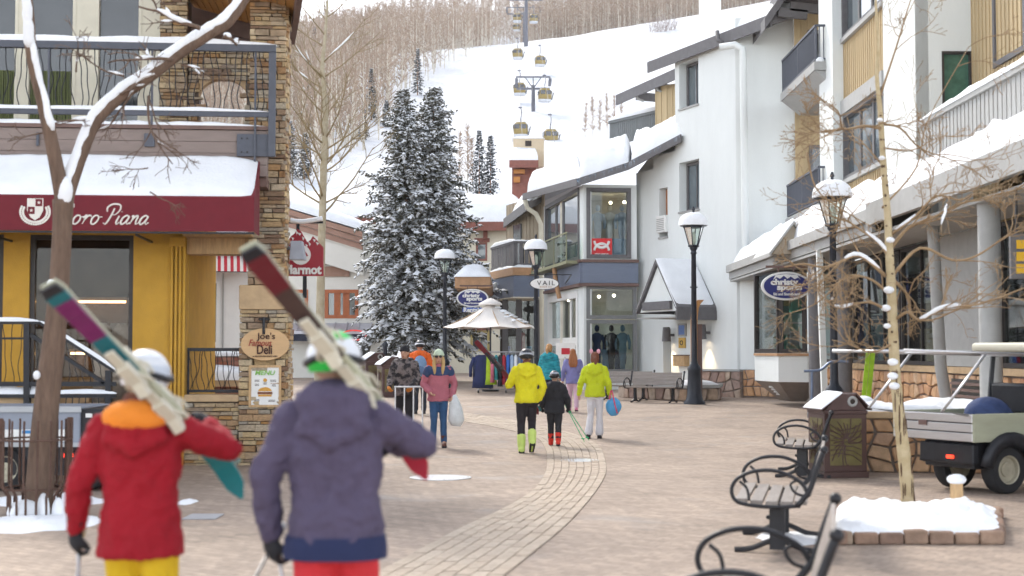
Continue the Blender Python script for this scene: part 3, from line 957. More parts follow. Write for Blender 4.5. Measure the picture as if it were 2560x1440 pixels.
# parapet wall with an arched opening at the end of the balcony
AP = UO + .05
r = (uu(468), uu(640), 4.9, 6.35)
hole = FW.rect(497, 197, 617, 302, AP)
ap = MB(); FW.panel(ap, r[0], r[1], r[2], 6.75, [(hole[0], hole[1], 5.02, hole[3])], .25, AP)
apo = obj('arched_parapet', ap, M_MORTAR, lb)
cxh, hw = (hole[0] + hole[1]) / 2, (hole[1] - hole[0]) / 2
ledge(apo, FW, r[0], r[1], 4.95, 6.75, seed=9, off=AP, budget=140, holes=[(hole[0], hole[1], 5.0, hole[3])])
for sgn in (-1, 1):
 pts = [(cxh + sgn * hw, hole[3])] + [(cxh + sgn * hw * math.cos(t), hole[3] - .3 + .3 * math.sin(t)) for t in np.linspace(0, 1.3, 7)]
 pts += [(pts[-1][0], hole[3])]
 b = MB(); b.prism([FW.p(x, z, AP + .01) for x, z in pts], FW.n * -.2); obj('arch_corner', b, M_SAND, apo)
b = MB(); FW.box(b, hole[0] - .02, hole[1] + .02, 4.97, 5.02, AP - .2, AP + .05); obj('arch_sill', b, M_SAND, apo)
# roof: plank soffit, fascia
e0, e1 = P(485, 18, 23.6), P(724, 88, 23.6)
f0, f1 = P(380, -130, 19.3), P(748, -60, 19.3)
npl = 14
for i in range(npl):
 a_, c_ = i / npl + .004, (i + 1) / npl - .004
 q = [e0.lerp(e1, a_), e0.lerp(e1, c_), f0.lerp(f1, c_), f0.lerp(f1, a_)]
 b = MB(); b.hexa(q, [p + Vector((0, 0, .05)) for p in q]); obj('soffit_plank', b, M_SOFFIT, lb)
b = MB(); q = [e0, e1, f1, f0]; b.hexa([p + Vector((0, 0, .054)) for p in q], [p + Vector((0, 0, .25)) for p in q])
b.bar(f1 + Vector((.04, 0, .02)), e1 + Vector((.04, .0, .02)), .09, .36)
obj('roof', b, M_BROWN, lb)
b = MB(); snow_patch(b, *[p + Vector((0, 0, .26)) for p in (f0, f1, e1, e0)], .35, 14, 10, bump=.2); obj('roof_snow', b, M_SNOW, lb, smooth=True)
b = MB(); b.hexa([e0 + Vector((-.3, .14, -1)), e1 + Vector((0, .14, -.8)), e1 + Vector((0, .2, -.8)), e0 + Vector((-.3, .2, -1))], [e0 + Vector((-.3, .14, .4)), e1 + Vector((0, .14, .2)), e1 + Vector((0, .2, .2)), e0 + Vector((-.3, .2, .4))]); obj('gable_backing', b, M_BROWN, lb)
for i in range(3):                                         # sloping siding under the eave
 d_ = Vector((0, 0, -.27 * i))
 b = MB(); b.hexa([e0 + d_ + Vector((0, .05, -.27)), e1 + d_ + Vector((0, .05, -.27)), e1 + d_ + Vector((0, .12, -.27)), e0 + d_ + Vector((0, .12, -.27))],
                     [e0 + d_ + Vector((0, .05, -.012)), e1 + d_ + Vector((0, .05, -.012)), e1 + d_ + Vector((0, .12, -.012)), e0 + d_ + Vector((0, .12, -.012))])
 obj('gable_board', b, M_BROWN, lb)
b = MB(); c0, c1 = P(690, 195, 23.5), P(708, 150, 23.5); b.box(c0.x, c1.x, 23.3, 23.6, c0.z, c1.z); obj('beam_end', b, M_PINE, lb, bevel=.01)
# stone pillar with a sandstone collar
PF = 0.0
pl0, pl1 = ua(600), ua(722)
pz = FW.uz(660, 775)[1]; pz2 = FW.uz(660, 712)[1]
pm = MB(); FW.box(pm, pl0 + .03, pl1 - .03, 0, pz, -.68, -.03); FW.box(pm, ua(620), ua(712), pz2, 8.4, -.6, -.03)
pil = obj('pillar', pm, M_MORTAR, lb)
ledge(pil, FW, pl0, pl1, 0.0, pz, seed=21, budget=150)
ledge(pil, FW, ua(620), ua(712), pz2, 8.3, seed=22, budget=150)
q = FW.p(pl1, 0); SW = Wall((q.x, q.y), (q.x - FW.n.x * .7, q.y - FW.n.y * .7))
SW.n = FW.t.copy()
ledge(pil, SW, 0, .68, 0, pz, seed=23, off=-.03, budget=0); q = FW.p(ua(712), 0); SW.a = Vector((q.x, q.y, 0)); ledge(pil, SW, .0, .6, pz2, 8.3, seed=24, off=-.03, budget=0)
b = MB(); FW.box(b, pl0 - .01, pl1 + .01, pz + .005, pz2 - .005, -.66, .04); obj('collar', b, M_SAND, pil, bevel=.015)
# porch: low wall with cap, timber ceiling beam, iron railing
lw = MB(); FW.box(lw, ua(466), pl0 + .04, 0, 1.0, -.45, -.06); lwo = obj('porch_low_wall', lw, M_MORTAR, lb)
ledge(lwo, FW, ua(464), pl0, 0, FW.uz(540, 1005)[1], seed=31, off=-.05, budget=120)
zc = FW.uz(540, 1005)[1]
b = MB(); FW.box(b, ua(464), pl0, zc + .003, zc + .11, -.5, .03); obj('cap', b, M_SAND, lwo, bevel=.01)
b = MB(); FW.box(b, ua(464), pl0 + .2, 3.18, 3.42, -.5, -.1); FW.box(b, ua(464), pl0 + .2, 3.423, 3.45, -3.0, .4); obj('porch_ceiling', b, M_PINE, lb)
rz0, rz1 = zc + .14, FW.uz(540, 878, -.2)[1]
b = MB(); FW.box(b, ua(466), pl0, rz1, rz1 + .05, -.23, -.17); FW.box(b, ua(466), pl0, rz0, rz0 + .04, -.22, -.18); FW.box(b, ua(466), ua(466) + .03, zc, rz1, -.22, -.18)
pr = obj('porch_rail', b, M_IRON, lb)
for i in range(13):
 q = FW.p(ua(474) + i * .06, rz0 + .04, -.2)
 inst('baluster', bal[(i * 3) % 4], pr, Matrix.Translation(q) @ Matrix.Diagonal((.8, .8, (rz1 - rz0 - .04) / (zr0 - zl1), 1)))
# floodlight on the pillar
q = FW.p(ua(720), 0, -.2); zz = P(728, 615, 21)[2]
b = MB(); b.prism([(q.x + .02, q.y, zz + .13), (q.x + .19, q.y, zz + .13), (q.x + .24, q.y, zz - .16), (q.x + .0, q.y, zz - .16)], (0, .22, 0)); b.box(q.x - .05, q.x + .05, q.y + .08, q.y + .14, zz + .0, zz + .05)
obj('floodlight', b, mat('grey_lamp_housing', (0.30, 0.32, 0.37), .5, .1), lb, bevel=.01)
# oval hanging sign and the menu frame on the pillar
M_SIGNTAN = mat('tan_sign_board', (0.58, 0.38, 0.20), 0.7, 0.08, 3, stretch=(1, 1, 6))
sg = thing('oval_deli_sign', "tan oval hanging sign reading Joe's Famous Deli on the stone pillar", 'sign', FW.p(ua(663), 1.6, .1))
sc_ = FW.p(*FW.uz(663, 861, .12), .12); ST = frame(sc_, FW.t)
rx, rz_ = 61 * 21 / F, 41 * 21 / F
b = MB(); b.prism([ST @ Vector((rx * math.cos(t), rz_ * math.sin(t), 0)) for t in np.linspace(0, 2 * math.pi, 41)[:-1]], FW.n * .03); obj('board', b, M_SIGNTAN, sg, bevel=.006)
M_INK = mat('dark_brown_ink', (0.06, 0.025, 0.02), .8, .05); M_REDINK = mat('red_ink', (0.32, 0.06, 0.04), .8, .05)
tq = lambda dx, dy: ST @ Matrix.Translation((dx * 21 / F, dy * 21 / F, .031))
text('name_lettering', "Joe's", tq(2, 19), 46 * 21 / F, M_INK, sg, height=22 * 21 / F, fat=.012)
text('script_lettering', 'Famous', tq(-12, 4), 58 * 21 / F, M_REDINK, sg, height=17 * 21 / F, shear=.3, fat=.012)
text('name_lettering', 'Deli', tq(-1, -13), 38 * 21 / F, M_INK, sg, height=24 * 21 / F, fat=.02)
text('small_lettering', 'A TRADITION SINCE 1985', tq(0, -30), 62 * 21 / F, M_INK, sg)
b = MB(); hq = ST @ Vector((-.02, rz_ + .15, -.06)); b.lathe([(.001, -.03), (.085, -.03), (.085, .0), (.03, .02)], 14, hq); b.T = None
b.tube([hq, hq + FW.n * .1, ST @ Vector((-.02, rz_ - .05, .045)), ST @ Vector((-.02, rz_ - .09, .035))], .022, 8)
obj('hook', b, M_IRON, sg)
mn = thing('menu_board', 'wood framed menu poster with a burger on the stone pillar', 'menu', FW.p(ua(662), 1, .05))
r = FW.rect(622, 913, 703, 1018, .07)
b = MB(); f_ = .035
for a_ in ((r[0], r[1], r[2], r[2] + f_), (r[0], r[1], r[3] - f_, r[3]), (r[0], r[0] + f_, r[2] + f_, r[3] - f_), (r[1] - f_, r[1], r[2] + f_, r[3] - f_)): FW.box(b, *a_, .045, .08)
obj('frame', b, M_PINE, mn)
b = MB(); FW.box(b, r[0] + .01, r[1] - .01, r[2] + .01, r[3] - .01, .05, .062); obj('poster', b, M_WHITE, mn)
mc = FW.p((r[0] + r[1]) / 2, (r[2] + r[3]) / 2, .063); MTm = frame(mc, FW.t)
text('heading', 'MENU', MTm @ Matrix.Translation((0, .2, 0)), .3, mat('green_ink', (.25, .5, .12), .8, .05), mn, height=.07, fat=.02, shear=.2)
M_BUN = mat('bun_print', (.62, .33, .07), .8, .15, 20)
b = MB()
b.prism([MTm @ Vector((.1 * math.cos(t), -.075 + .06 * math.sin(t), .001)) for t in np.linspace(0, math.pi, 12)], FW.n * .004); b.prism([MTm @ Vector((x, y, .001)) for x, y in ((-.1, -.155), (.1, -.155), (.1, -.125), (-.1, -.125))], FW.n * .004)
b.prism([MTm @ Vector((.03 * math.cos(t), .09 + .028 * math.sin(t), .001)) for t in np.linspace(0, 6.1, 10)], FW.n * .004)
obj('burger_print', b, M_BUN, mn)
b = MB(); b.prism([MTm @ Vector((x, y, .001)) for x, y in ((-.11, -.12), (.11, -.12), (.11, -.085), (-.11, -.085))], FW.n * .003); obj('filling_print', b, mat('filling_print', (.2, .07, .03), .8, .2), mn)
b = MB()
for k_, (x, y, w_) in enumerate(((-.12, .09, .07), (.12, .09, .09), (-.12, .03, .06), (.13, .02, .06), (-.12, -.2, .08), (.1, -.21, .1), (0, .05, .05))):
 for j in range(2): b.prism([MTm @ Vector((x + sx * w_ / 2, y - j * .018 + sy * .004, .001)) for sx, sy in ((-1, -1), (1, -1), (1, 1), (-1, 1))], FW.n * .002)
obj('print_line', b, M_INK, mn)['kind'] = 'stuff'
# ---------------------------------------------------------------- helpers for boards and rubble
UNIT = {}
def piece(name, wall, u0, u1, z0, z1, o0, o1, material, parent):
 """a box-shaped piece on a wall that shares one unit mesh per material"""
 if material.name not in UNIT:
  m_ = MB(); m_.box(-.5, .5, -.5, .5, -.5, .5); UNIT[material.name] = m_.mesh(name, material)
 c = wall.p((u0 + u1) / 2, (z0 + z1) / 2, (o0 + o1) / 2)
 Mx = Matrix(((wall.t.x, wall.n.x, 0, c.x), (wall.t.y, wall.n.y, 0, c.y), (0, 0, 1, c.z), (0, 0, 0, 1)))
 return inst(name, UNIT[material.name], parent, Mx @ Matrix.Diagonal((u1 - u0, o1 - o0, z1 - z0, 1)))
def boards(parent, wall, u0, u1, z0, z1, w, material, off=0.0, name='board', th=.02, batten=True, skip=()):
 n = max(1, round((u1 - u0) / w)); s_ = (u1 - u0) / n
 for i in range(n):
  a_ = u0 + i * s_
  if any(x[0] < a_ + s_ / 2 < x[1] for x in skip): continue
  piece(name, wall, a_ + .004, a_ + s_ - .004, z0, z1, off, off + th, material, parent)
  if batten: piece('batten', wall, a_ - .018, a_ + .018, z0, z1, off + th + .001, off + th + .022, material, parent)
def rubble(parent, wall, u0, u1, z0, z1, size, material, seed=0, off=0.0, budget=300, name='stone', flat=.06):
 """random rubble: jittered cells, every stone its own block with rounded edges"""
 r = random.Random(seed)
 nu_, nv_ = max(1, round((u1 - u0) / size)), max(1, round((z1 - z0) / (size * .8)))
 pt = {}
 for j in range(nv_ + 1):
  for i in range(nu_ + 1):
   x = u0 + (u1 - u0) * i / nu_; z = z0 + (z1 - z0) * j / nv_
   if 0 < i < nu_: x += r.uniform(-.34, .34) * size
   if 0 < j < nv_: z += r.uniform(-.3, .3) * size * .8
   pt[i, j] = (x, z)
 n = 0; rest, rr = MB(), []
 for j in range(nv_):
  for i in range(nu_):
   q = [pt[i, j], pt[i + 1, j], pt[i + 1, j + 1], pt[i, j + 1]]
   c = (sum(a_[0] for a_ in q) / 4, sum(a_[1] for a_ in q) / 4)
   pr = off + r.uniform(.02, flat)
   g = lambda a_, k: (a_[0] + (c[0] - a_[0]) * k, a_[1] + (c[1] - a_[1]) * k)
   mids = []
   for k in range(4):
    a_, b_ = g(q[k], .1), g(q[(k + 1) % 4], .1)
    mids += [g(a_, .06), ((a_[0] + b_[0]) / 2 + r.uniform(-.02, .02) * size, (a_[1] + b_[1]) / 2 + r.uniform(-.02, .02) * size)]
   n8 = 8
   vs2 = [wall.p(*m_, off - .03) for m_ in mids] + [wall.p(*m_, pr - .015) for m_ in mids] + [wall.p(*g(m_, .14), pr) for m_ in mids]
   fs2 = [(k, (k + 1) % n8, n8 + (k + 1) % n8, n8 + k) for k in range(n8)] + [(n8 + k, n8 + (k + 1) % n8, 2 * n8 + (k + 1) % n8, 2 * n8 + k) for k in range(n8)] + [tuple(range(2 * n8, 3 * n8))]
   if n < budget:
    b_ = MB(); b_.add(vs2, fs2); obj(name, b_, material, parent); n += 1
   else:
    rest.add(vs2, fs2); rr += [r.random()] * len(fs2)
 if rr:
  o = obj('far_stones', rest, material, parent); at = o.data.attributes.new('rnd', 'FLOAT', 'FACE'); at.data.foreach_set('value', rr); o['kind'] = 'stuff'
M_STUCCO = mat('white_stucco', (0.74, 0.77, 0.76), 0.9, 0.055, .9, stretch=(1, 1, .3), bump=0.3, bscale=45, spec=.2)
M_GREYT = mat('grey_trim', (0.135, 0.13, 0.135), 0.65, 0.12, 6, bump=.08)
M_LGREY = mat('light_grey_trim', (0.36, 0.36, 0.35), 0.7, 0.08, 5, rnd=.05)
M_BLUEBAND = mat('slate_blue_panel', (0.17, 0.20, 0.27), 0.7, 0.06, 3, bump=.08, stretch=(1, 1, 8))
M_TAN = mat('tan_board', (0.50, 0.385, 0.225), 0.75, 0.1, 3, bump=.1, stretch=(3, 3, .5), rnd=.07)
M_SANDST = ramp_mat('red_sandstone', [(.50, .27, .14), (.60, .37, .21), (.42, .22, .13), (.62, .43, .28), (.54, .30, .15), (.46, .30, .20)], scale=6, bump=.6, spread=.22)
M_MORT2 = mat('grey_mortar', (0.24, 0.19, 0.16), .95, .15, 12)
M_LITWALL = mat('shop_interior_wall', (0.72, 0.68, 0.58), .8, .25, 1.6)
M_SKYGLASS = mat('reflecting_glass', (0.10, 0.125, 0.14), 0.04, 0.35, .7, spec=1.0)
M_COPPER = mat('copper_flashing', (0.44, 0.25, 0.13), .55, .15, 5)
# ---------------------------------------------------------------- white lodge with the sportswear shop
wb = thing('white_lodge_building', 'white stucco lodge with a corner sportswear shop and thick roof snow', 'building', (4.6, 52.3, G(52)))
T1, E1 = (7.28, 46.0), (4.59, 52.3)
W0 = Wall(E1, T1)
zg = .2
u1690 = W0.u(1690)
R = W0.rect
hA, hB = R(1698, 152, 1746, 266), R(1698, 402, 1748, 526)
hC = R(1648, 470, 1669, 592)
hD = R(1658, 822, 1678, 940); hD = (hD[0], hD[1], zg, hD[3])
b = MB(); W0.panel(b, 0, u1690, zg, 8.3, [hC, hD], .5)
obj('wall', b, M_STUCCO, wb)
b = MB(); W0.panel(b, u1690 * .45, u1690, 8.3, 8.75, [], .3); obj('wall_head', b, M_STUCCO, wb)
b = MB(); W0.panel(b, u1690, W0.len, zg, 12.2, [hA, hB], .5)
obj('tower_wall', b, M_STUCCO, wb)
for h in (hA, hB): W0.window(wb, (h[0] + .02, h[1] - .02, h[2] + .02, h[3] - .02), M_GREYT, M_SKYGLASS, depth=.33, fw=.09, cols=2, proud=0)
W0.window(wb, (hC[0] + .01, hC[1] - .01, hC[2] + .72, hC[3] - .01), mat('orange_wood', (.42, .15, .04), .6, .15), M_DGLASS, depth=.33, fw=.12, proud=0)
ac = MB(); W0.box(ac, hC[0] - .02, hC[1], hC[2] + .15, hC[2] + .75, -.3, .12); aco = obj('air_conditioner', ac, M_WHITE, wb, bevel=.02)
for i in range(7):
 z = hC[2] + .22 + i * .065; piece('grille_slat', W0, hC[0] + .02, hC[1] - .06, z, z + .03, .121, .13, M_LGREY, aco)
b = MB(); W0.box(b, hD[0] + .02, hD[1] - .02, zg, hD[3] - .02, -.4, -.34); obj('door', b, M_LGREY, wb, bevel=.01)
for h in (hA, hB, hC):
 b = MB(); W0.box(b, h[0] - .02, h[1] + .04, h[2] - .07, h[2] - .003, -.3, .05); obj('sill', b, M_LGREY, wb)
# frontal return and back of the tower
T2 = (9.05, 45.4)
W2 = Wall(T1, T2)
b = MB(); W2.panel(b, 0.0, W2.len, zg, 12.6, [], .3); obj('return_wall', b, M_STUCCO, wb)
b = MB(); b.hexa([(E1[0] + .1, E1[1] + .4, zg), (T1[0] + .4, T1[1] + .5, zg), (13, 52, zg), (9, 57, zg)], [(E1[0] + .1, E1[1] + .4, 8.4), (T1[0] + .4, T1[1] + .5, 12.1), (13, 52, 12.1), (9, 57, 8.4)])
obj('core', b, M_STUCCO, wb)
qa = W0.p(u1690, 0); LS = Wall((qa.x, qa.y), (qa.x + 4.6, qa.y + 2.0)); LS.n = Vector((-.39, .92, 0))
b = MB(); LS.panel(b, 0, 5, 8.3, 12.2, [], .2); obj('tower_flank', b, M_STUCCO, wb)
# downpipe on the tower edge
b = MB(); dp = [P(1800, 118, 45.6), P(1838, 112, 45.4), P(1856, 122, 45.3), P(1858, 150, 45.3), P(1862, 500, 45.3), P(1868, 930, 45.3)]
b.tube(dp, .115, 10); obj('downpipe', b, M_STUCCO, wb, smooth=True)
b = MB(); b.tube([P(1793, 78, 46.3), P(1795, 100, 46.2), P(1806, 106, 46)], .07, 8); obj('gutter_spout', b, M_GREYT, wb, smooth=True)
b = MB(); c0 = P(1756, 30, 54); c1 = P(1802, -70, 54); b.box(c0.x, c1.x, 54, 55, c0.z - 2, c1.z); obj('chimney', b, M_STUCCO, wb)
def roof(parent, eave, back, th=.28, snow=.45, fascia=M_GREYT, seed=0., soff=M_LGREY, nu_=30, inset=.12, bump=.3, name='roof', sn_top=1.0):
 """slab between an eave polyline and a higher back polyline, fascia board, snow on top"""
 n = len(eave)
 b = MB()
 for i in range(n - 1):
  q = [eave[i], eave[i + 1], back[i + 1], back[i]]
  b.hexa([p - Vector((0, 0, th)) for p in q], q)
 ro = obj(name, b, fascia, parent)
 for i in range(n - 1):
  e0_, e1_ = eave[i], eave[i + 1]
  out = Vector(((e1_ - e0_).y, -(e1_ - e0_).x, 0)).normalized()
  if out.dot((e0_ - back[i])) < 0: out = -out
  b = MB(); dz = Vector((0, 0, th + .08)); o_ = out * .005
  b.hexa([e0_ + o_ - dz, e1_ + o_ - dz, e1_ + o_ * 14 - dz, e0_ + o_ * 14 - dz], [e0_ + o_ + Vector((0, 0, .03)), e1_ + o_ + Vector((0, 0, .03)), e1_ + o_ * 14 + Vector((0, 0, .03)), e0_ + o_ * 14 + Vector((0, 0, .03))])
  obj('fascia', b, fascia, ro)
  b = MB(); g = out * inset
  snow_patch(b, e0_ - g + Vector((0, 0, .01)), e1_ - g + Vector((0, 0, .01)), back[i + 1] + Vector((0, 0, .01)), back[i] + Vector((0, 0, .01)), snow, nu_, 12, bump=bump, seed=seed + i * 3.3, edge=.1, freq=.6, round_=.45)
  obj('roof_snow', b, M_SNOW, ro, smooth=True)
 return ro
# tower roof
e = [P(1622, 158, 50.8), P(1930, 38, 43.9)]
up_ = lambda p, dx, dy, dz: p + Vector((dx, dy, dz))
roof(wb, e, [up_(e[0], 3.8, 1.6, 1.5), up_(e[1], 3.8, 1.6, 1.5)], snow=.5, seed=2.)
# gable end rising to the right of it
b = MB(); g0, g1 = P(1912, 45, 43.6), P(1985, -60, 43.6)
b.hexa([g0 - Vector((0, 0, .35)), g1 - Vector((0, 0, .35)), g1 + Vector((0, 3, -.35)), g0 + Vector((0, 3, -.35))], [g0, g1, g1 + Vector((0, 3, 0)), g0 + Vector((0, 3, 0))]); obj('gable_fascia', b, M_GREYT, wb)
for i, px in enumerate((1945, 1975)):
 b = MB(); p0 = P(px, 30 - i * 14, 43.8); b.bar(p0, p0 + Vector((.9, 0, -.1)), .16, .28); obj('rafter_tail', b, M_GREYT, wb)
# lower roof over the shop
e = [P(1704, 338, 49.0), P(1572, 408, 50.5), P(1446, 448, 50.8), P(1310, 486, 60)]
bk = [P(x, y, Y) - Vector((0, 0, .75)) for x, y, Y in ((1712, 312, 54), (1580, 338, 56.5), (1450, 368, 57.5), (1322, 440, 63.5))]
roof(wb, e, bk, th=.16, snow=.78, seed=5., bump=.32)
# second gutter line, icicles
b = MB()
r_ = random.Random(5)
for k in range(46):
 t = r_.random(); i = 0 if r_.random() < .45 else 1
 p = e[i].lerp(e[i + 1], t) + Vector((-.08, -.1, -.02)); b.tube([p, p - Vector((0, 0, r_.uniform(.05, .22)))], [.018, .003], 5)
o = obj('icicles', b, glass_mat('ice', (.85, .9, .95)), wb); o['kind'] = 'stuff'
# shop bay: frontal facet and the facet turned up the street
RP = Wall((2.6, 51.6), (4.56, 51.85)); LP = Wall((1.34, 59.5), (2.6, 51.6))
z8 = 7.8
wu = RP.rect(1466, 470, 1577, 646); wl_ = RP.rect(1466, 714, 1592, 932); wl_ = (wl_[0], min(wl_[1], RP.len - .02), wl_[2], wl_[3])
b = MB(); RP.panel(b, 0, RP.len, zg, z8, [wu, wl_], .3); obj('bay_wall', b, M_STUCCO, wb)
M_SHOPG = glass_mat('shop_glass', (.8, .84, .84), k=1.9)
RP.window(wb, wu, M_GREYT, M_SHOPG, depth=.08, fw=.14, proud=.05)
RP.window(wb, (wl_[0], wl_[1], wl_[2], RP.uz(1520, 800)[1]), mat('grey_shopfront', (.19, .195, .20), .5, .08), M_GLASS, depth=.08, fw=.13, proud=.04)
RP.window(wb, (wl_[0], wl_[1], RP.uz(1520, 717)[1] - .0 if False else RP.uz(1520, 797)[1], wl_[3]), MATS['grey_shopfront'], M_SHOPG, depth=.08, fw=.13, proud=.04)
lu = LP.rect(1364, 492, 1449, 664); ll = LP.rect(1372, 735, 1446, 940); ll = (ll[0], ll[1], zg + .05, ll[3])
b = MB(); LP.panel(b, 0, LP.len, zg, z8, [lu, ll], .3); obj('bay_wall', b, M_STUCCO, wb)
LP.window(wb, lu, M_GREYT, M_SKYGLASS, depth=.08, fw=.16, split=[0, .28, .5, 1], proud=.05, bw=.3)
LP.window(wb, ll, M_WHITE, M_GLASS, depth=.1, fw=.25, split=[0, .36, .72, 1], rows=2, proud=.05, bw=.3)
zb0, zb1 = RP.uz(1520, 708)[1], RP.uz(1520, 657)[1]
b = MB(); RP.box(b, -.08, RP.len + .02, zb0, zb1, .0, .16); obj('band_panel', b, M_BLUEBAND, wb)
b = MB(); LP.box(b, 1.0, LP.len + .08, zb0, zb1, .0, .16); obj('band_panel', b, M_BLUEBAND, wb)
b = MB()
for z in (zb1 + .003, zb0 - .12): RP.box(b, -.1, RP.len + .03, z, z + .11, -.0, .22); LP.box(b, 1.0, LP.len + .1, z + .001, z + .109, -.0, .219)
obj('band_trim', b, M_BROWN, wb)
# glass railing under the side windows, with a bracketed platform
b = MB(); LP.box(b, .4, LP.len - .1, lu[2] - .16, lu[2] - .05, .17, .62); LP.box(b, .4, LP.len - .1, lu[2] + .95, lu[2] + 1.0, .57, .61)
for k in range(4): LP.box(b, .45 + k * (LP.len - .7) / 3, .5 + k * (LP.len - .7) / 3, lu[2] - .05, lu[2] + .95, .57, .61)
jr = obj('juliet_rail', b, mat('greenish_bronze', (.25, .25, .15), .5, .1), wb)
b = MB(); LP.box(b, .5, LP.len - .2, lu[2] + .02, lu[2] + .9, .585, .595); obj('rail_glass', b, glass_mat('green_glass', (.55, .72, .66)), jr)
b = MB(); b.tube([LP.p(LP.len * .62, lu[2] - .16, .5), LP.p(LP.len * .62, zb0 + .2, .45), LP.p(LP.len * .62, zb0 - .45, .3)], .09, 8); obj('rusty_bracket', b, M_COPPER, wb)
# interior: floors, back wall, lit ceiling spots, goods
b = MB()
for z0_, z1_ in ((zg + .12, zb0 - .15), (zb1 + .1, z8 - .2)):
 b.add([(1.9, 56.0, z0_), (4.9, 54.6, z0_), (4.9, 54.6, z1_), (1.9, 56.0, z1_)], [(0, 1, 2, 3)])
 b.add([(1.5, 58.5, z0_), (2.4, 52.3, z0_), (4.5, 52.2, z0_), (4.9, 54.6, z0_), (1.9, 58.8, z0_)], [(0, 1, 2, 3, 4)])
 b.add([(1.5, 58.5, z1_), (2.4, 52.3, z1_), (4.5, 52.2, z1_), (4.9, 54.6, z1_), (1.9, 58.8, z1_)], [(0, 1, 2, 3, 4)])
obj('shop_interior', b, M_LITWALL, wb, flip=False)
M_SPOT = mat('shop_lamp', (1, .85, .6), .5, 0, 1, emit=((1, .86, .62), 5))
b = MB()
for (x, y, z) in ((2.9, 53, zb0 - .4), (3.8, 53, zb0 - .4), (3.3, 54, zb0 - .4), (2.9, 53, z8 - .5), (3.7, 53.2, z8 - .5), (4.2, 53, z8 - .5), (2.2, 55, zb0 - .5), (2.0, 57, zb0 - .5)): b.ell((x, y, z), .06, 10, 6)
obj('ceiling_lamps', b, M_SPOT, wb)['kind'] = 'stuff'
def mannequin(c, col, arms=True, h=1.75):
 b = MB(); c = Vector(c)
 b.tube([c + Vector((0, 0, z)) for z in (0, .4, .82, .9, 1.05, 1.25, 1.4, 1.47)], [.09, .1, .15, .15, .13, .18, .17, .06], 12, flat=.7)
 b.ell(c + Vector((0, 0, 1.62)), (.09, .1, .13), 10, 7)
 for s_ in (-1, 1): b.tube([c + Vector((s_ * .17, 0, 1.38)), c + Vector((s_ * .26, 0, 1.1)), c + Vector((s_ * .24, -.06, .85))], [.07, .055, .04], 8)
 return obj('mannequin', b, col, wb, smooth=True)
mcol = [mat('garment_' + n, c, .9, .15, 6) for n, c in (('navy', (.03, .06, .16)), ('black', (.03, .03, .04)), ('denim', (.18, .30, .42)), ('sky', (.25, .42, .6)), ('red', (.5, .05, .04)))]
for i, px in enumerate((1492, 1528, 1556)): mannequin((P(px, 900, 52.6).x, 52.5, zg + .75), mcol[i])
for i, px in enumerate((1515, 1545)): mannequin((P(px, 900, 53.4).x, 53.3, zg + .2), mcol[(i + 3) % 4])
for i in range(3): mannequin((3.2 + i * .45, 52.9 + .1 * (i % 2), zb1 + .5), mat('pale_shirt_%d' % i, ((.45, .55, .66), (.62, .60, .52), (.36, .48, .60))[i], .9, .15, 6))
b = MB(); b.box(2.7, 4.4, 52.05, 52.4, zg + .1, zg + .72); obj('display_plinth', b, M_PINE, wb)
# red poster with the linked-arc emblem in the upper window
pr_ = RP.rect(1478, 596, 1530, 641, -.07)
b = MB(); RP.box(b, *pr_, -.078, -.066); po = obj('poster', b, mat('red_poster', (.62, .03, .035), .6, .05), wb)
pc = RP.p((pr_[0] + pr_[1]) / 2, (pr_[2] + pr_[3]) / 2 + .06, -.065); PT = frame(pc, RP.t)
b = MB()
for sy in (1, -1):
 pts = [PT @ Vector((.26 * math.cos(t) * 1.05, sy * (.20 - .27 * math.sin(t)), .004)) for t in np.linspace(.1, math.pi - .1, 15)]
 b.tube(pts, [.055 - .03 * abs(i - 7) / 7 * .3 for i in range(15)], 6)
obj('emblem', b, M_WHITE, po)
text('brand_lettering', 'UNDER ARMOUR', PT @ Matrix.Translation((0, -.3, 0)), .52, M_WHITE, po, fat=.02)
b = MB(); r2 = RP.rect(1532, 596, 1566, 641, -.25); RP.box(b, *r2, -.35, -.3); obj('folded_shirts', b, mcol[3], wb, bevel=.02)
# gabled canopy over the door
cz0, cz1 = 0, 0
ca = W0.p(W0.u(1668), 0); cu_ = W0.u(1742)
cen = (W0.u(1625) + W0.u(1768)) / 2 if False else cu_ - .15
PRJ = 1.5
hwid = 1.42
apex_z = P(1648, 650, 48.6).z; base_z = P(1648, 772, 48.6).z
def cp(u, z, o): return W0.p(u, z, o)
cnp = None
b = MB()
for sgn in (-1, 1):
 a0 = [cp(cen, apex_z, PRJ), cp(cen + sgn * hwid, base_z, PRJ), cp(cen + sgn * hwid, base_z, .002), cp(cen, apex_z, .002)]
 b.hexa([p - Vector((0, 0, .16)) for p in a0], a0)
cnp = obj('door_canopy', b, M_GREYT, wb)
b = MB()
b.prism([cp(cen, apex_z - .2, PRJ - .1), cp(cen + hwid - .12, base_z - .12, PRJ - .1), cp(cen - hwid + .12, base_z - .12, PRJ - .1)], W0.n * -.05); obj('tympanum', b, M_STUCCO, cnp)
b = MB(); W0.box(b, cen - .95, cen + .95, base_z - .06, base_z + .22, PRJ - .09, PRJ + .02); obj('tie_beam', b, M_GREYT, cnp)
b = MB(); W0.box(b, cen + hwid - .06, cen + hwid + .02, base_z - .42, base_z - .1, 0, PRJ + .02); obj('canopy_fascia', b, M_GREYT, cnp)
b = MB(); W0.box(b, cen - hwid + .05, cen + hwid - .07, base_z - .34, base_z - .3, 0, PRJ - .02); obj('canopy_ceiling', b, M_LGREY, cnp)
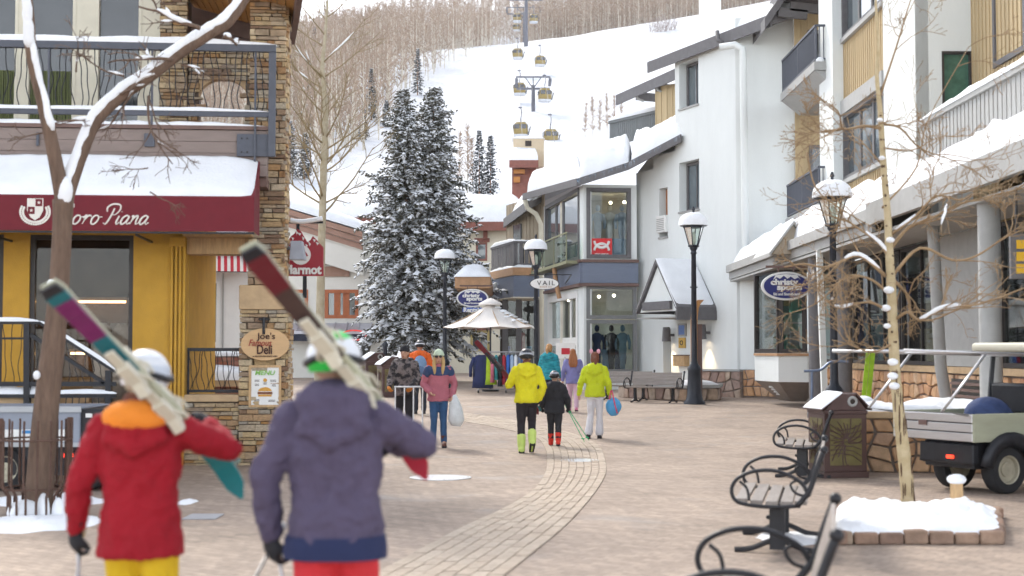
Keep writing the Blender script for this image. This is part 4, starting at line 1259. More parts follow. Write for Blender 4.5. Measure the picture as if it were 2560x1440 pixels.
for sgn in (-1, 1):
 b = MB(); a0 = [cp(cen, apex_z + .01, PRJ + .02), cp(cen + sgn * (hwid - .05), base_z + .01, PRJ + .02), cp(cen + sgn * (hwid - .05), base_z + .01, .0), cp(cen, apex_z + .01, .0)]
 snow_patch(b, *a0, .1, 8, 10, bump=.3, edge=.1); obj('canopy_snow', b, M_SNOW, cnp, smooth=True)
# lit wall lamps and signs beside the door
def wall_lamp(px, py, label):
 u_, z_ = W0.uz(px, py, .2)
 t = thing('wall_lamp', label, 'wall lamp', W0.p(u_, z_, .1), 0, 'lit wall lamps by the lodge door')
 b = MB(); b.lathe([(.12, .28), (.13, .2), (.16, -.22), (.15, -.22), (.11, .2)], 16, W0.p(u_, z_, .28)); obj('shade', b, M_GREYT, t, smooth=True, angle=40)
 b = MB(); b.bar(W0.p(u_, z_ + .02, .0), W0.p(u_, z_ + .02, .2), .06); b.lathe([(.09, -.04), (.09, .04)], 12, W0.p(u_, z_, .03)); obj('bracket', b, M_GREYT, t)
 b = MB(); b.ell(W0.p(u_, z_ - .1, .28), .06, 10, 6); obj('bulb', b, mat('warm_bulb', (1, .8, .5), .5, 0, 1, emit=((1, .72, .38), 14)), t)
 ld = bpy.data.lights.new('lamp_light', 'SPOT'); ld.energy = 55; ld.spot_size = math.radians(75); ld.spot_blend = .8; ld.color = (1, .76, .42); ld.shadow_soft_size = .05
 lo_ = bpy.data.objects.new('lamp_light', ld); link(lo_, t, Matrix.Translation(W0.p(u_, z_ - .17, .28)))
wall_lamp(1671, 838, 'lit grey wall lamp at the left of the lodge door under the canopy')
wall_lamp(1760, 832, 'lit grey wall lamp on white wall right of the wooden ski post')
for nm, lab, rc, mt, mt2 in (('framed_notice', 'small grey framed blue notice on white wall by the lodge door', (1697, 809, 1717, 841), M_LGREY, mat('blue_notice', (.12, .2, .45), .6, .3, 30)),
                             ('yellow_notice', 'small yellow notice with a dark symbol on the white wall', (1699, 844, 1715, 870), mat('yellow_board', (.55, .34, .07), .6, .1), M_IRON),
                             ('wall_mailbox', 'wooden mailbox on the white wall below the yellow notice', (1696, 889, 1724, 915), M_PINE, M_BROWN)):
 r = R(*rc); t = thing(nm, lab, 'sign' if 'notice' in nm else 'mailbox', W0.p(r[0], r[2], 0))
 dd = .22 if 'mail' in nm else .05
 b = MB(); W0.box(b, r[0], r[1], r[2], r[3], 0.0, dd); obj('body', b, mt, t, bevel=.01)
 b = MB()
 if nm == 'framed_notice': W0.box(b, r[0] + .08, r[1] - .08, r[2] + .06, r[3] - .06, dd, dd + .006)
 elif nm == 'yellow_notice':
  c_ = W0.p((r[0] + r[1]) / 2, (r[2] + r[3]) / 2, dd); cf = frame(c_, W0.t)
  b.tube([cf @ Vector((.09 * math.cos(q), .07 * math.sin(q), .004)) for q in np.linspace(0, 6.28, 16)], .016, 5)
 else: W0.box(b, r[0] - .02, r[1] + .02, r[3], r[3] + .03, 0, dd + .03)
 obj('lid' if 'mail' in nm else 'print', b, mt2, t)
# rear wing: eave, tan boards, slatted balcony with snow
RW = Wall((W0.p(u1690, 0).x - 4.2, 59.0), (W0.p(u1690, 0).x + .6, 53.2))
tz0, tz1 = 8.9, 12.3
boards(wb, RW, RW.u(1615), RW.u(1700), 9.2, 12.0, .28, M_TAN, off=-.6)
e = [P(1543, 240, 57.5), P(1700, 170, 53)]
rr_ = roof(wb, e, [up_(e[0], 2.5, 2.6, 1.6), up_(e[1], 2.5, 2.6, 1.6)], th=.3, snow=.5, seed=8., bump=.45)
for k in (.3, .62, .92):
 p = e[0].lerp(e[1], k); b = MB(); b.bar(p + Vector((.1, .1, -.3)), p + Vector((1.1, .9, -.25)), .2, .3); obj('rafter_tail', b, M_GREYT, rr_)
 b = MB(); b.tube([p + Vector((.0, -.02, -.25)), p + Vector((.12, .02, -.42)), p + Vector((.35, .1, -.5))], .05, 6); obj('drain_elbow', b, M_LGREY, rr_)
M_BGR = mat('grey_balcony_paint', (.19, .205, .21), .7, .1, 5, rnd=.05)
RA, RBp = P(1524, 318, 60.5), P(1652, 258, 57.5)
RL = Wall((RA.x, RA.y), (RBp.x, RBp.y)); rzt = (RA.z + RBp.z) / 2
b = MB(); RL.box(b, 0, RL.len, rzt - .12, rzt, -.07, .07); RL.box(b, 0, RL.len, rzt - 1.05, rzt - .95, -.05, .05)
q = RL.p(RL.len, 0); b.bar((q.x, q.y, rzt - .06), (q.x + 1.1, q.y + .3, rzt - .06), .14, .12); b.bar((q.x, q.y, rzt - 1), (q.x + 1.1, q.y + .3, rzt - 1), .1, .1)
rlo = obj('rear_balcony', b, M_BGR, wb)
for i in range(26):
 a_ = i * RL.len / 26; piece('slat', RL, a_ + .02, a_ + RL.len / 26 - .02, rzt - .95, rzt - .12, -.02, .02, M_BGR, rlo)
for i in range(5):
 p = Vector((q.x + .1 + i * .22, q.y + .03 + i * .06, rzt - .54)); inst('slat', UNIT[M_BGR.name], rlo, Matrix.Translation(p) @ Matrix.Diagonal((.15, .04, .83, 1)))
b = MB(); snow_patch(b, RL.p(-.05, rzt, .09), RL.p(RL.len + .05, rzt, .09), RL.p(RL.len + .05, rzt, -.09), RL.p(-.05, rzt, -.09), .2, 30, 4, bump=.3, edge=.2); obj('rail_snow', b, M_SNOW, rlo, smooth=True)
b = MB(); snow_patch(b, (q.x, q.y - .09, rzt), (q.x + 1.1, q.y + .21, rzt), (q.x + 1.1, q.y + .39, rzt), (q.x, q.y + .09, rzt), .2, 10, 4, bump=.2, edge=.2); obj('rail_snow', b, M_SNOW, rlo, smooth=True)
# ---------------------------------------------------------------- timber lodge on the right with the ski shop under its long eave
cb = thing('timber_lodge_building', 'tan boarded lodge with white piers, balconies and a long snowy eave on the right', 'building', (9, 32, 0))
RB = Wall((9.0, 45.4), (9.0, 31.5)); FB = Wall((9.0, 31.5), (10.3, 31.5)); RA_ = Wall((10.3, 31.5), (10.3, 12.0))
y2u = lambda y: 45.4 - y
# white piers
b = MB(); RB.box(b, y2u(40.2), y2u(38.5), 3.5, 12.6, -.3, .25); obj('pier', b, M_STUCCO, cb)
b = MB(); RB.box(b, y2u(34.2), y2u(31.5), 3.5, 12.6, -.3, 0.0); obj('pier', b, M_STUCCO, cb)
gr = FB.rect(2355, 128, 2431, 268); gr = (gr[0], gr[1], 6.2, gr[3])
b = MB(); FB.panel(b, 0.02, 1.3, 3.5, 12.6, [gr], .3); obj('end_wall', b, M_STUCCO, cb)
FB.window(cb, gr, M_DARKFRAME, mat('green_curtained_glass', (.06, .15, .11), .12, .25, 5, spec=.7), depth=.1, fw=.05, proud=.01)
# boarded bays and windows between the piers
U0, U1 = y2u(38.5), y2u(34.2)
def zs(px, py, w=RB, off=0.): return w.uz(px, py, off)[1]
z_a, z_b = zs(2160, 58), zs(2160, 212)        # upper boarded band
z_c, z_d = zs(2160, 250), zs(2160, 425)       # lower window
boards(cb, RB, U0, U1, z_b, z_a, .22, M_TAN, off=-.08); boards(cb, RB, U0, U1, 4.6, z_d - .12, .22, M_TAN, off=-.08)
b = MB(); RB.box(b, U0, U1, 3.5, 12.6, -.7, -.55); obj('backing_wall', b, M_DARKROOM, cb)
RB.window(cb, (U0 + .02, U1 - .02, z_d, z_c), M_GREYT, M_SKYGLASS, depth=.12, fw=.1, cols=3, off=-.02, proud=.02, bw=.16)
RB.window(cb, (U0 + .02, U1 - .02, z_a + .12, 12.4), M_GREYT, M_SKYGLASS, depth=.12, fw=.1, cols=3, off=-.02, proud=.02, bw=.16)
for z0_, z1_ in ((z_c + .003, z_b - .003), (z_d - .115, z_d - .003), (z_a + .003, z_a + .117)):
 b = MB(); RB.box(b, U0, U1, z0_, z1_, -.1, .05); obj('window_trim', b, M_LGREY, cb)
# recess with two steel balconies
RC = Wall((9.06, 45.2), (10.6, 45.2))
boards(cb, RC, 0, 1.54, 4.5, 12.6, .22, M_TAN)
for z0_ in (9.9, 6.2):
 RC.window(cb, (.42, 1.2, z0_ + .1, z0_ + 2.1), M_GREYT, M_DGLASS, depth=-.05, fw=.1, proud=.09)
def steel_balcony(ztop, y0, y1, X, deck):
 BW = Wall((X, y0), (X, y1)); L_ = abs(y0 - y1)
 b = MB(); BW.box(b, 0, L_, ztop - .06, ztop, -.04, .04); BW.box(b, 0, L_, ztop - 1.0, ztop - .95, -.03, .03)
 b.bar((X, y1, ztop - .03), (9.0, y1, ztop - .03), .06); b.bar((X, y1, ztop - .97), (9.0, y1, ztop - .97), .05)
 for u_ in (0, L_ / 2, L_ - .05): BW.box(b, u_, u_ + .05, ztop - 1.0, ztop - .061, -.025, .025)
 o = obj('steel_balcony', b, M_RAIL, cb)
 n = int(L_ / .12)
 for i in range(n): piece('baluster', BW, i * .12 + .05, i * .12 + .075, ztop - .95, ztop - .06, -.012, .012, M_RAIL, o)
 for i in range(4):
  p = Vector((X + .1 + i * .11, y1, ztop - .5)); inst('baluster', UNIT[M_RAIL.name], o, Matrix.Translation(p) @ Matrix.Diagonal((.024, .024, .89, 1)))
 if deck:
  b = MB(); b.box(X - .08, 10.2, y1 - .1, y0, ztop - 1.3, ztop - 1.06); obj('deck', b, M_LGREY, o)
  b = MB(); b.prism([(X - .05, y1 - .05, ztop - 1.31), (10.1, y1 - .05, ztop - 1.31), (10.1, y1 - .05, ztop - 1.75), (X + .5, y1 - .05, ztop - 1.75)], (0, y0 - y1, 0)); obj('soffit', b, M_LGREY, o)
  b = MB(); b.ell((X + .1, y1 - .0, ztop - 1.02), (.12, .12, .1), 10, 6); obj('snow', b, M_SNOW, o, smooth=True)
steel_balcony(10.85, 44.3, 39.4, 8.5, True)
steel_balcony(6.9, 44.2, 39.6, 8.6, True)
b = MB(); b.box(8.3, 12.5, 38, 47.5, 12.7, 12.95); obj('upper_eave', b, M_GREYT, cb)
# near wing: boards, window, slatted timber balcony
boards(cb, RA_, 0.0, 9.0, 3.5, 12.6, .24, M_TAN)
RA_.window(cb, (1.5, 3.4, zs(2545, 140, RA_) , zs(2545, 40, RA_)+1.4), M_GREYT, M_DGLASS, depth=.0, fw=.12, proud=.08)
BWn = Wall((8.6, 29.75), (8.6, 16.0)); zt_ = 6.52
b = MB(); BWn.box(b, 0, 13.7, zt_ - .1, zt_, -.08, .08); BWn.box(b, 0, 13.7, zt_ - 1.0, zt_ - .92, -.05, .05); b.bar((8.6, 29.75, zt_ - .05), (10.2, 29.75, zt_ - .05), .16, .1)
nb2 = obj('timber_balcony', b, M_LGREY, cb)
n_ = 60
for i in range(n_):
 a_ = i * 13.7 / n_
 if 29.75 - a_ < 20: break
 piece('slat', BWn, a_ + .03, a_ + .2, zt_ - .92, zt_ - .1, -.02, .02, M_LGREY, nb2)
b = MB(); snow_patch(b, BWn.p(-.1, zt_, .1), BWn.p(13.7, zt_, .1), BWn.p(13.7, zt_, -.1), BWn.p(-.1, zt_, -.1), .12, 60, 4, bump=.3, edge=.2); obj('rail_snow', b, M_SNOW, nb2, smooth=True)
b = MB(); b.box(8.5, 10.3, 15, 29.8, zt_ - 1.25, zt_ - 1.01); obj('deck', b, M_LGREY, nb2)
# long lower roof and its eave
XE, ZE = 7.0, 4.46
ev = [Vector((XE, 46.0, ZE)), Vector((XE, 27.6, ZE)), Vector((XE, 14.0, ZE + .02))]
bk = [Vector((9.0, 46.0, 5.5)), Vector((8.98, 27.6, 5.5)), Vector((8.98, 14.0, 5.5))]
lr = roof(cb, ev, bk, th=.12, snow=.42, fascia=M_LGREY, seed=12., nu_=50, bump=.75, inset=.08)
b = MB(); b.box(XE + .03, XE + .10, 27.7, 46.0, ZE - .42, ZE - .14); obj('lower_fascia', b, M_LGREY, lr)
b = MB(); b.box(XE + .05, 8.4, 14, 45.9, ZE - .5, ZE - .44); obj('eave_soffit', b, M_LGREY, lr)
b = MB(); b.box(XE - .14, XE - .03, 14.0, 27.5, ZE - .32, ZE + .1); obj('near_fascia', b, M_LGREY, lr)
# small gabled dormer on the eave
dy = 35.6
ap_, bl, br_ = P(1987, 552, dy), P(1942, 640, dy), P(2062, 612, dy)
b = MB()
hb = bl.z + .08
cxd = 7.08
for sgn in (-1, 1):
 q = [Vector((cxd, dy, ap_.z)), Vector((cxd + sgn * .62, dy, hb)), Vector((cxd + sgn * .62, dy + 2.6, hb)), Vector((cxd, dy + 2.6, ap_.z))]
 b.hexa([p - Vector((0, 0, .08)) for p in q], q)
dm = obj('dormer', b, M_LGREY, cb)
b = MB(); b.prism([(cxd, dy + .12, ap_.z - .1), (cxd + .54, dy + .12, hb - .02), (cxd - .54, dy + .12, hb - .02)], (0, .06, 0)); obj('dormer_face', b, mat('weathered_tan', (.45, .38, .29), .8, .1), dm)
b = MB(); q = [Vector((cxd, dy + .05, ap_.z + .005)), Vector((cxd + .6, dy + .05, hb + .005)), Vector((cxd + .6, dy + 2.6, hb + .005)), Vector((cxd, dy + 2.6, ap_.z + .005))]; snow_patch(b, *q, .22, 8, 10, bump=.6); obj('dormer_snow', b, M_SNOW, dm, smooth=True)
b = MB(); q = [Vector((cxd, dy + .05, ap_.z + .005)), Vector((cxd - .6, dy + .05, hb + .005)), Vector((cxd - .6, dy + 2.6, hb + .005)), Vector((cxd, dy + 2.6, ap_.z + .005))]; snow_patch(b, *q, .12, 8, 10, bump=.6); obj('dormer_snow', b, M_SNOW, dm, smooth=True)
b = MB(); b.box(cxd + .45, cxd + .95, dy + .05, dy + .6, hb - .1, hb + .12); obj('dormer_gutter', b, M_GREYT, dm)
# ground floor wall: rubble base, dark shop windows, solid panels
SWl = Wall((8.4, 44.6), (8.4, 14.0))
y2 = lambda y: 44.6 - y
b = MB(); SWl.box(b, y2(38.0), y2(14), 0, 1.3, -.3, -.02); base = obj('stone_base', b, M_MORT2, cb)
rubble(base, SWl, y2(35.5), y2(24.0), 0.05, 1.28, .34, M_SANDST, 3, budget=130)
rubble(base, SWl, y2(38.0), y2(35.5), 0.05, 1.28, .34, M_SANDST, 4, budget=20); rubble(base, SWl, y2(23.9), y2(17.0), 0.05, 1.28, .34, M_SANDST, 14, budget=90)
b = MB(); SWl.box(b, y2(38), y2(14), 1.3, 1.42, -.3, .08); obj('coping', b, M_SAND, base)
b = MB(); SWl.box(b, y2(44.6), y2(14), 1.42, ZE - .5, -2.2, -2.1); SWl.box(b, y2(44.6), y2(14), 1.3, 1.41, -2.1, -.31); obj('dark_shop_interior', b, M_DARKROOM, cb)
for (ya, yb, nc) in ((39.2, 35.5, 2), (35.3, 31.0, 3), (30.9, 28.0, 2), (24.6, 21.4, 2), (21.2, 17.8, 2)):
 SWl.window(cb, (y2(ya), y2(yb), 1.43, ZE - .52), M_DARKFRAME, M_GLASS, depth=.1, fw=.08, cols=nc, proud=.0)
b = MB(); SWl.box(b, y2(27.98), y2(24.62), 1.43, ZE - .52, -.3, 0.0); obj('panel_wall', b, M_LGREY, cb)
lv = MB(); SWl.box(lv, y2(27.0), y2(25.0), .35, 1.2, .0, .075); lvo = obj('louvre_vent', lv, M_DARKFRAME, cb)
for i in range(7):
 z = .4 + i * .115; piece('louvre_blade', SWl, y2(26.95), y2(25.05), z, z + .05, .076, .12, M_BROWN, lvo)
r_ = random.Random(8)
gm = [mat('goods_%d' % i, c, .8, .2, 8) for i, c in enumerate(((.05, .07, .25), (.4, .4, .42), (.3, .05, .05), (.08, .2, .3), (.5, .4, .2), (.02, .02, .03)))]
for i in range(16):                                       # goods standing in the dim shop
 y_ = 39 - i * 1.2 - r_.random() * .4
 if 24.6 < y_ < 28: continue
 h = r_.uniform(.5, 1.5); z_ = 1.43 + r_.uniform(0, .6)
 b = MB(); SWl.box(b, y2(y_), y2(y_) + r_.uniform(.3, .7), z_, z_ + h, -1.0, -.7); obj('shop_goods', b, r_.choice(gm), cb, bevel=.02)
for y_ in (31.0, 34.0):
 b = MB(); SWl.box(b, y2(y_), y2(y_) + 1.1, 2.75, 3.2, -.5, -.45); nb3 = obj('window_board', b, M_WHITE, cb)
 cq = SWl.p(y2(y_) + .55, 2.97, -.448); text('window_lettering', '25% 50%', frame(cq, SWl.t), .95, mat('navy_ink', (.02, .03, .15), .7, .05), nb3, fat=.03)
# round posts under the eave
for (px, X, r0, m_) in ((2042, 7.3, .2, M_GREYT), (2110, 7.35, .17, M_GREYT), (2476, 7.3, .17, M_LGREY)):
 Y = X * F / (px - 1280)
 b = MB(); b.lathe([(r0, G(Y)), (r0, ZE - .45)], 20, (X, Y, 0)); b.lathe([(r0 * 1.25, G(Y)), (r0 * 1.25, G(Y) + .12), (r0, G(Y) + .16)], 20, (X, Y, 0)); obj('post', b, m_, cb, smooth=True, angle=40)
b = MB(); p0, p1 = P(2048, 625, 32.6), P(2062, 1010, 32.6); b.bar(p0, p1, .13); obj('downpipe', b, M_STUCCO, cb)
b = MB(); Y = 25.5; b.tube([P(2330, 470, Y), P(2332, 560, Y), P(2345, 800, Y), P(2352, 920, Y), P(2366, 1000, Y), P(2372, 1060, Y)], .11, 10); obj('downpipe', b, M_LGREY, cb, smooth=True)
# angled shop bay at the far end
By = 38.6
bx = lambda px, Y: (px - 1280) / F * Y
c0, c1, c2_, c3 = (bx(1886, 41.5), 41.5), (bx(1945, 39.2), 39.2), (bx(2018, 38.9), 38.9), (8.4, 38.9)
BL, BR = Wall(c0, c1), Wall(c1, c2_)
zb_, zt2 = P(1945, 890, 39.2).z, P(1945, 668, 39.2).z
zf = P(1945, 955, 39.2).z
bay = MB()
poly = [c0, c1, c2_, (8.4, 38.9), (8.4, 41.6)]
bay.prism([(x, y, zf) for x, y in poly], (0, 0, zb_ - zf)); byo = obj('shop_bay', bay, M_STUCCO, cb); b = MB(); b.prism([(x, y, zt2) for x, y in poly], (0, 0, .3)); obj('bay_head', b, M_STUCCO, byo)
b = MB(); b.prism([(x - .04 if i < 2 else x, y - .05, zb_ + .004) for i, (x, y) in enumerate(poly)], (0, 0, .07)); obj('bay_sill', b, M_COPPER, byo)
for w in (BL, BR): w.window(byo, (0.02, w.len - .02, zb_ + .08, zt2 - .01), M_DARKFRAME, M_GLASS, depth=.05, fw=.12, proud=.02)
b = MB(); b.box(7.6, 8.35, 40.7, 40.8, zb_ + .08, zt2); b.box(7.9, 8.38, 39.2, 40.6, zb_ + .08, zb_ + .1); obj('bay_back', b, mat('pale_green_wall', (.32, .48, .40), .8, .2, 3), byo)
for i, (x, z, w_, h) in enumerate(((7.35, .1, .3, .35), (7.5, .5, .25, .3), (7.75, .2, .3, .4), (7.6, .8, .5, .05), (7.8, 1.1, .4, .4), (7.4, 1.3, .35, .25))):
 b = MB(); b.box(x, x + w_, 39.7, 40.0, zb_ + .1 + z, zb_ + .1 + z + h); obj('bay_goods', b, (gm + [M_WHITE, mat('mint_box', (.12, .38, .29), .7, .1)])[(7, 6, 1, 6, 7, 4)[i]], byo, bevel=.01)
lowp = [((x - 8.4) * .35 + 8.2, (y - 41) * .6 + 41) for x, y in poly]
b = MB(); b.add([(x, y, zf - .002) for x, y in poly] + [(x, y, .12 + G(40)) for x, y in lowp], [(i, (i + 1) % 5, 5 + (i + 1) % 5, 5 + i) for i in range(5)] + [(4, 3, 2, 1, 0), (5, 6, 7, 8, 9)]); obj('bay_corbel', b, mat('taupe_metal', (.20, .165, .145), .6, .1, 4), byo)
b = MB()
m0 = Vector((c0[0] * .5 + c1[0] * .5, c0[1] * .5 + c1[1] * .5, zf)); m1 = Vector((lowp[0][0] * .5 + lowp[1][0] * .5, lowp[0][1] * .5 + lowp[1][1] * .5, .35))
for i in range(4):
 p = m0.lerp(m1, .3 + i * .13); b2 = MB(); b2.bar(p + Vector((-.10, -.06, 0)), p + Vector((.14, -.12, -.02)), .07, .05); obj('corbel_vent', b2, M_WHITE, byo)
# white end wall strip and low rubble plinth beside the bay
EW = Wall((7.25, 45.2), (8.4, 43.9))
b = MB(); EW.panel(b, 0, EW.len, 1.15, 4.4, [], .2); obj('end_strip', b, M_STUCCO, cb)
b = MB(); EW.box(b, 0, EW.len, 0.2, 1.14, -.2, .0); pw = obj('end_plinth', b, M_MORT2, cb); rubble(pw, EW, -.05, EW.len, .3, 1.14, .32, M_SANDST, 6, off=.01)
# oval hanging sign of the ski shop
def oval_sign(px, py, Y, wpx, label, extra=None, col=(.02, .025, .16)):
 c = P(px, py, Y); rx = wpx / 2 * Y / F; rz_ = rx * .57
 t = thing('oval_shop_sign', label, 'sign', c)
 S = frame(c, (1, 0, 0))
 el = lambda kx, kz: [(c.x + rx * kx * math.cos(q), c.y, c.z + rz_ * kz * math.sin(q)) for q in np.linspace(0, 2 * math.pi, 49)[:-1]]
 b = MB(); b.prism(el(1, 1), (0, .08, 0)); obj('rim', b, M_WHITE, t, bevel=.01)
 b = MB(); b.prism([(x, y - .012, z) for x, y, z in el(.9, .86)], (0, .011, 0)); obj('board', b, mat('navy_sign', col, .45, .06), t)
 hill = [(-.62, .42), (-.45, .62), (-.3, .5), (-.12, .72), (.05, .5), (.2, .66), (.38, .48), (.55, .6), (.66, .4), (.5, .98), (0, 1.0), (-.5, .98)]
 b = MB(); b.prism([(c.x + x * rx * .86, c.y - .016, c.z + min(z, .84 * math.sqrt(1 - (x * .86) ** 2)) * rz_) for x, z in hill], (0, .003, 0)); obj('peak_outline', b, M_WHITE, t)
 S2 = S @ Matrix.Translation((0, 0, .013))
 text('name_lettering', 'christy', S2 @ Matrix.Translation((-rx * .08, rz_ * .22, 0)), rx * 1.1, M_WHITE, t, height=rz_ * .56, fat=.05)
 text('name_lettering', 'sports', S2 @ Matrix.Translation((rx * .12, -rz_ * .16, 0)), rx * 1.0, M_WHITE, t, height=rz_ * .52, fat=.05)
 text('small_lettering', 'Ski and Snowboard', S2 @ Matrix.Translation((0, -rz_ * .56, 0)), rx * 1.05, M_WHITE, t, height=rz_ * .2, fat=.03)
 b = MB()
 for s_ in (-.3, .3): b.bar((c.x + s_ * rx, c.y + .04, c.z + rz_ * .9), (c.x + s_ * rx, c.y + .04, c.z + rz_ * 1.35), .03)
 b.bar((c.x - rx * .8, c.y + .04, c.z + rz_ * 1.35), (c.x + rx * 1.3, c.y + .04, c.z + rz_ * 1.35), .06)
 obj('hanger', b, M_BROWN, t)
 return t, c, rx, rz_
oval_sign(1966, 715, 35.2, 126, 'large navy oval ski shop sign hanging under the snowy eave beside the lamp post')
# edge of the yellow lettered board
hb_ = thing('hanging_price_board', 'grey hanging board with yellow panels at the right edge under the eave', 'sign', (7.0, 19.6, 3))
c0 = P(2528, 697, 19.6); c1 = P(2640, 584, 19.6)
b = MB(); b.box(c0.x, c1.x, 19.6, 19.68, c0.z, c1.z); obj('board', b, M_GREYT, hb_, bevel=.01)
for (ya, yb) in ((600, 622), (630, 653), (660, 684)):
 p0, p1 = P(2541, yb, 19.6), P(2620, ya, 19.6); b = MB(); b.box(p0.x, p1.x, 19.585, 19.599, p0.z, p1.z); obj('panel', b, mat('yellow_panel', (.72, .42, .02), .6, .06), hb_)
b = MB()
for x in (c0.x + .1, c1.x - .1): b.bar((x, 19.64, c1.z), (x, 19.64, ZE - .5), .03)
obj('hanger', b, M_IRON, hb_)
# sandstone planter wall by the cart, snow on top
PW = Wall((4.55, 20.3), (7.2, 19.9)); zt3 = .86
pwt = thing('sandstone_planter', 'red sandstone planter wall with snow on top behind the trash can', 'planter', (5, 19.5, 0))
b = MB(); PW.box(b, 0, PW.len, 0, zt3 - .1, -1.6, -.02); core = obj('core', b, M_MORT2, pwt)
rubble(core, PW, 0, PW.len, .0, zt3 - .1, .27, M_SANDST, 11, budget=60)
b = MB(); PW.box(b, -.04, PW.len, zt3 - .1, zt3, -1.65, .07); obj('coping', b, M_SAND, pwt, bevel=.015)
b = MB(); snow_patch(b, PW.p(0, zt3, .0), PW.p(PW.len, zt3, .0), PW.p(PW.len, zt3, -1.6), PW.p(0, zt3, -1.6), .1, 26, 14, bump=1.0, freq=1.6, edge=.12); obj('snow', b, M_SNOW, pwt, smooth=True)
# ---------------------------------------------------------------- slate-blue shop with a slatted corner balcony
sb = thing('slate_blue_shop', 'slate blue shop with a slatted corner balcony beyond the umbrella', 'shop', (0.3, 61, G(61)))
M_TAUPEB = mat('khaki_boards', (0.36, 0.29, 0.20), .75, .1, 3, rnd=.05)
SA, SB_, SC_ = P(1225, 800, 64.0), P(1284, 800, 60.0), P(1352, 800, 60.4)
SLf, SRt = Wall((SA.x, SA.y), (SB_.x, SB_.y)), Wall((SB_.x, SB_.y), (SC_.x, SC_.y))
zsx = lambda py: P(1290, py, 60.2).z
b = MB()
for w in (SLf, SRt): w.box(b, 0, w.len, zsx(742), zsx(690), -.1, 0.0)
obj('band', b, M_BLUEBAND, sb)
b = MB(); b.prism([(SA.x, SA.y, zsx(742) - .05), (SB_.x, SB_.y, zsx(742) - .05), (SC_.x, SC_.y, zsx(742) - .05), (SC_.x, 66, zsx(742) - .05), (SA.x, 66, zsx(742) - .05)], (0, 0, .045)); obj('soffit', b, M_LITWALL, sb)
b = MB()
for w in (SLf, SRt): w.box(b, -.03, w.len + .03, zsx(688), zsx(669), -.12, .05)
obj('flashing', b, M_COPPER, sb)
b = MB(); b.prism([(SA.x, SA.y, zsx(669)), (SB_.x, SB_.y, zsx(669)), (SC_.x, SC_.y, zsx(669)), (SC_.x, 66, zsx(669)), (SA.x, 66, zsx(669))], (0, 0, -.2)); obj('deck', b, M_GREYT, sb)
for w in (SLf, SRt):
 b = MB(); snow_patch(b, w.p(0, zsx(669), .04), w.p(w.len, zsx(669), .04), w.p(w.len, zsx(669), -.2), w.p(0, zsx(669), -.2), .12, 16, 4, bump=.4); obj('deck_snow', b, M_SNOW, sb, smooth=True)
 t0, t1 = zsx(664), zsx(603)
 b = MB(); w.box(b, 0.0, w.len, t1 - .1, t1, -.1, -.02); w.box(b, 0.0, w.len, t0, t0 + .1, -.09, -.03); rl_ = obj('corner_balcony', b, M_LGREY if False else M_GREYT, sb)
 n = 9 if w is SLf else 5
 for i in range(n): piece('slat', w, i * w.len / n + .04, (i + 1) * w.len / n - .05, t0 + .1, t1 - .1, -.07, -.05, M_GREYT, rl_)
 b = MB(); snow_patch(b, w.p(-.05, t1, .0), w.p(w.len, t1, .0), w.p(w.len, t1, -.14), w.p(-.05, t1, -.14), .16 if w is SLf else .05, 14, 4, bump=.3, edge=.2); obj('rail_snow', b, M_SNOW, rl_, smooth=True)
# upper wall and its grey eave
UWl = Wall((P(1268, 560, 66).x, 66.0), (P(1362, 560, 60.8).x, 60.8))
boards(sb, UWl, 0, UWl.len, zsx(669), P(1320, 490, 62).z, .5, M_TAUPEB)
b = MB(); UWl.box(b, 1.2, 2.3, zsx(655), zsx(540), .03, .08); obj('window', b, M_SKYGLASS, sb)
e = [P(1268, 582, 67.5), P(1318, 486, 60.6)]; e[1].z = e[0].z + .0
ez = P(1300, 505, 62).z
e = [Vector((P(1262, 560, 66).x, 66, ez - .4)), Vector((P(1322, 500, 60.7).x, 60.7, ez - .1))]
roof(sb, e, [up_(e[0], 2.6, 2, 1.4), up_(e[1], 2.6, 2, 1.4)], th=.3, snow=.6, seed=31.)
b = MB(); b.tube([P(1312, 498, 60.4), P(1318, 520, 60.4), P(1340, 535, 60.3), P(1352, 560, 60.3), P(1354, 720, 60.2), P(1356, 930, 60.2)], .1, 8); obj('downpipe', b, M_CREAM, sb, smooth=True)
# recessed shopfront
for i, (x0, x1) in enumerate(((1256, 1270), (1290, 1304), (1338, 1352))):
 a_, c_ = P(x0, 800, 62), P(x1, 800, 62); b = MB(); b.box(a_.x, c_.x, 61.9, 62.2, G(62), zsx(744)); obj('shopfront_post', b, M_GREYT, sb)
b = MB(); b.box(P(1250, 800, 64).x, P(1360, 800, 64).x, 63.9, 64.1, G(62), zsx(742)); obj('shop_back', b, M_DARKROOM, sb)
for x0, x1 in ((1271, 1289), (1305, 1337)):
 b = MB(); b.box(P(x0, 800, 62).x, P(x1, 800, 62).x, 62.0, 62.02, G(62) + .3, zsx(748)); obj('pane', b, M_GLASS, sb)
for i in range(5):
 b = MB(); x = P(1262 + i * 18, 800, 63.3).x; b.box(x, x + .25, 63, 63.2, G(62) + .6 + .3 * (i % 2), G(62) + 1.5 + .3 * (i % 3)); obj('shop_goods', b, gm[i % 6], sb, bevel=.02)
b = MB(); p = P(1236, 716, 62.5); b.ell(p, (.12, .14, .2), 8, 6, Matrix.Rotation(.5, 3, 'Y')); obj('flood_lamp', b, M_WHITE, sb, smooth=True)
b = MB(); p = P(1307, 665, 60.6); b.lathe([(.08, 0), (.05, .1), (.07, .3), (.05, .6), (.09, .75)], 10, p); lo2 = obj('balcony_lantern', b, M_IRON, sb, smooth=True); b = MB(); b.lathe([(.12, .76), (.08, 1.15)], 10, p); obj('lantern_shade', b, M_CREAM, lo2)
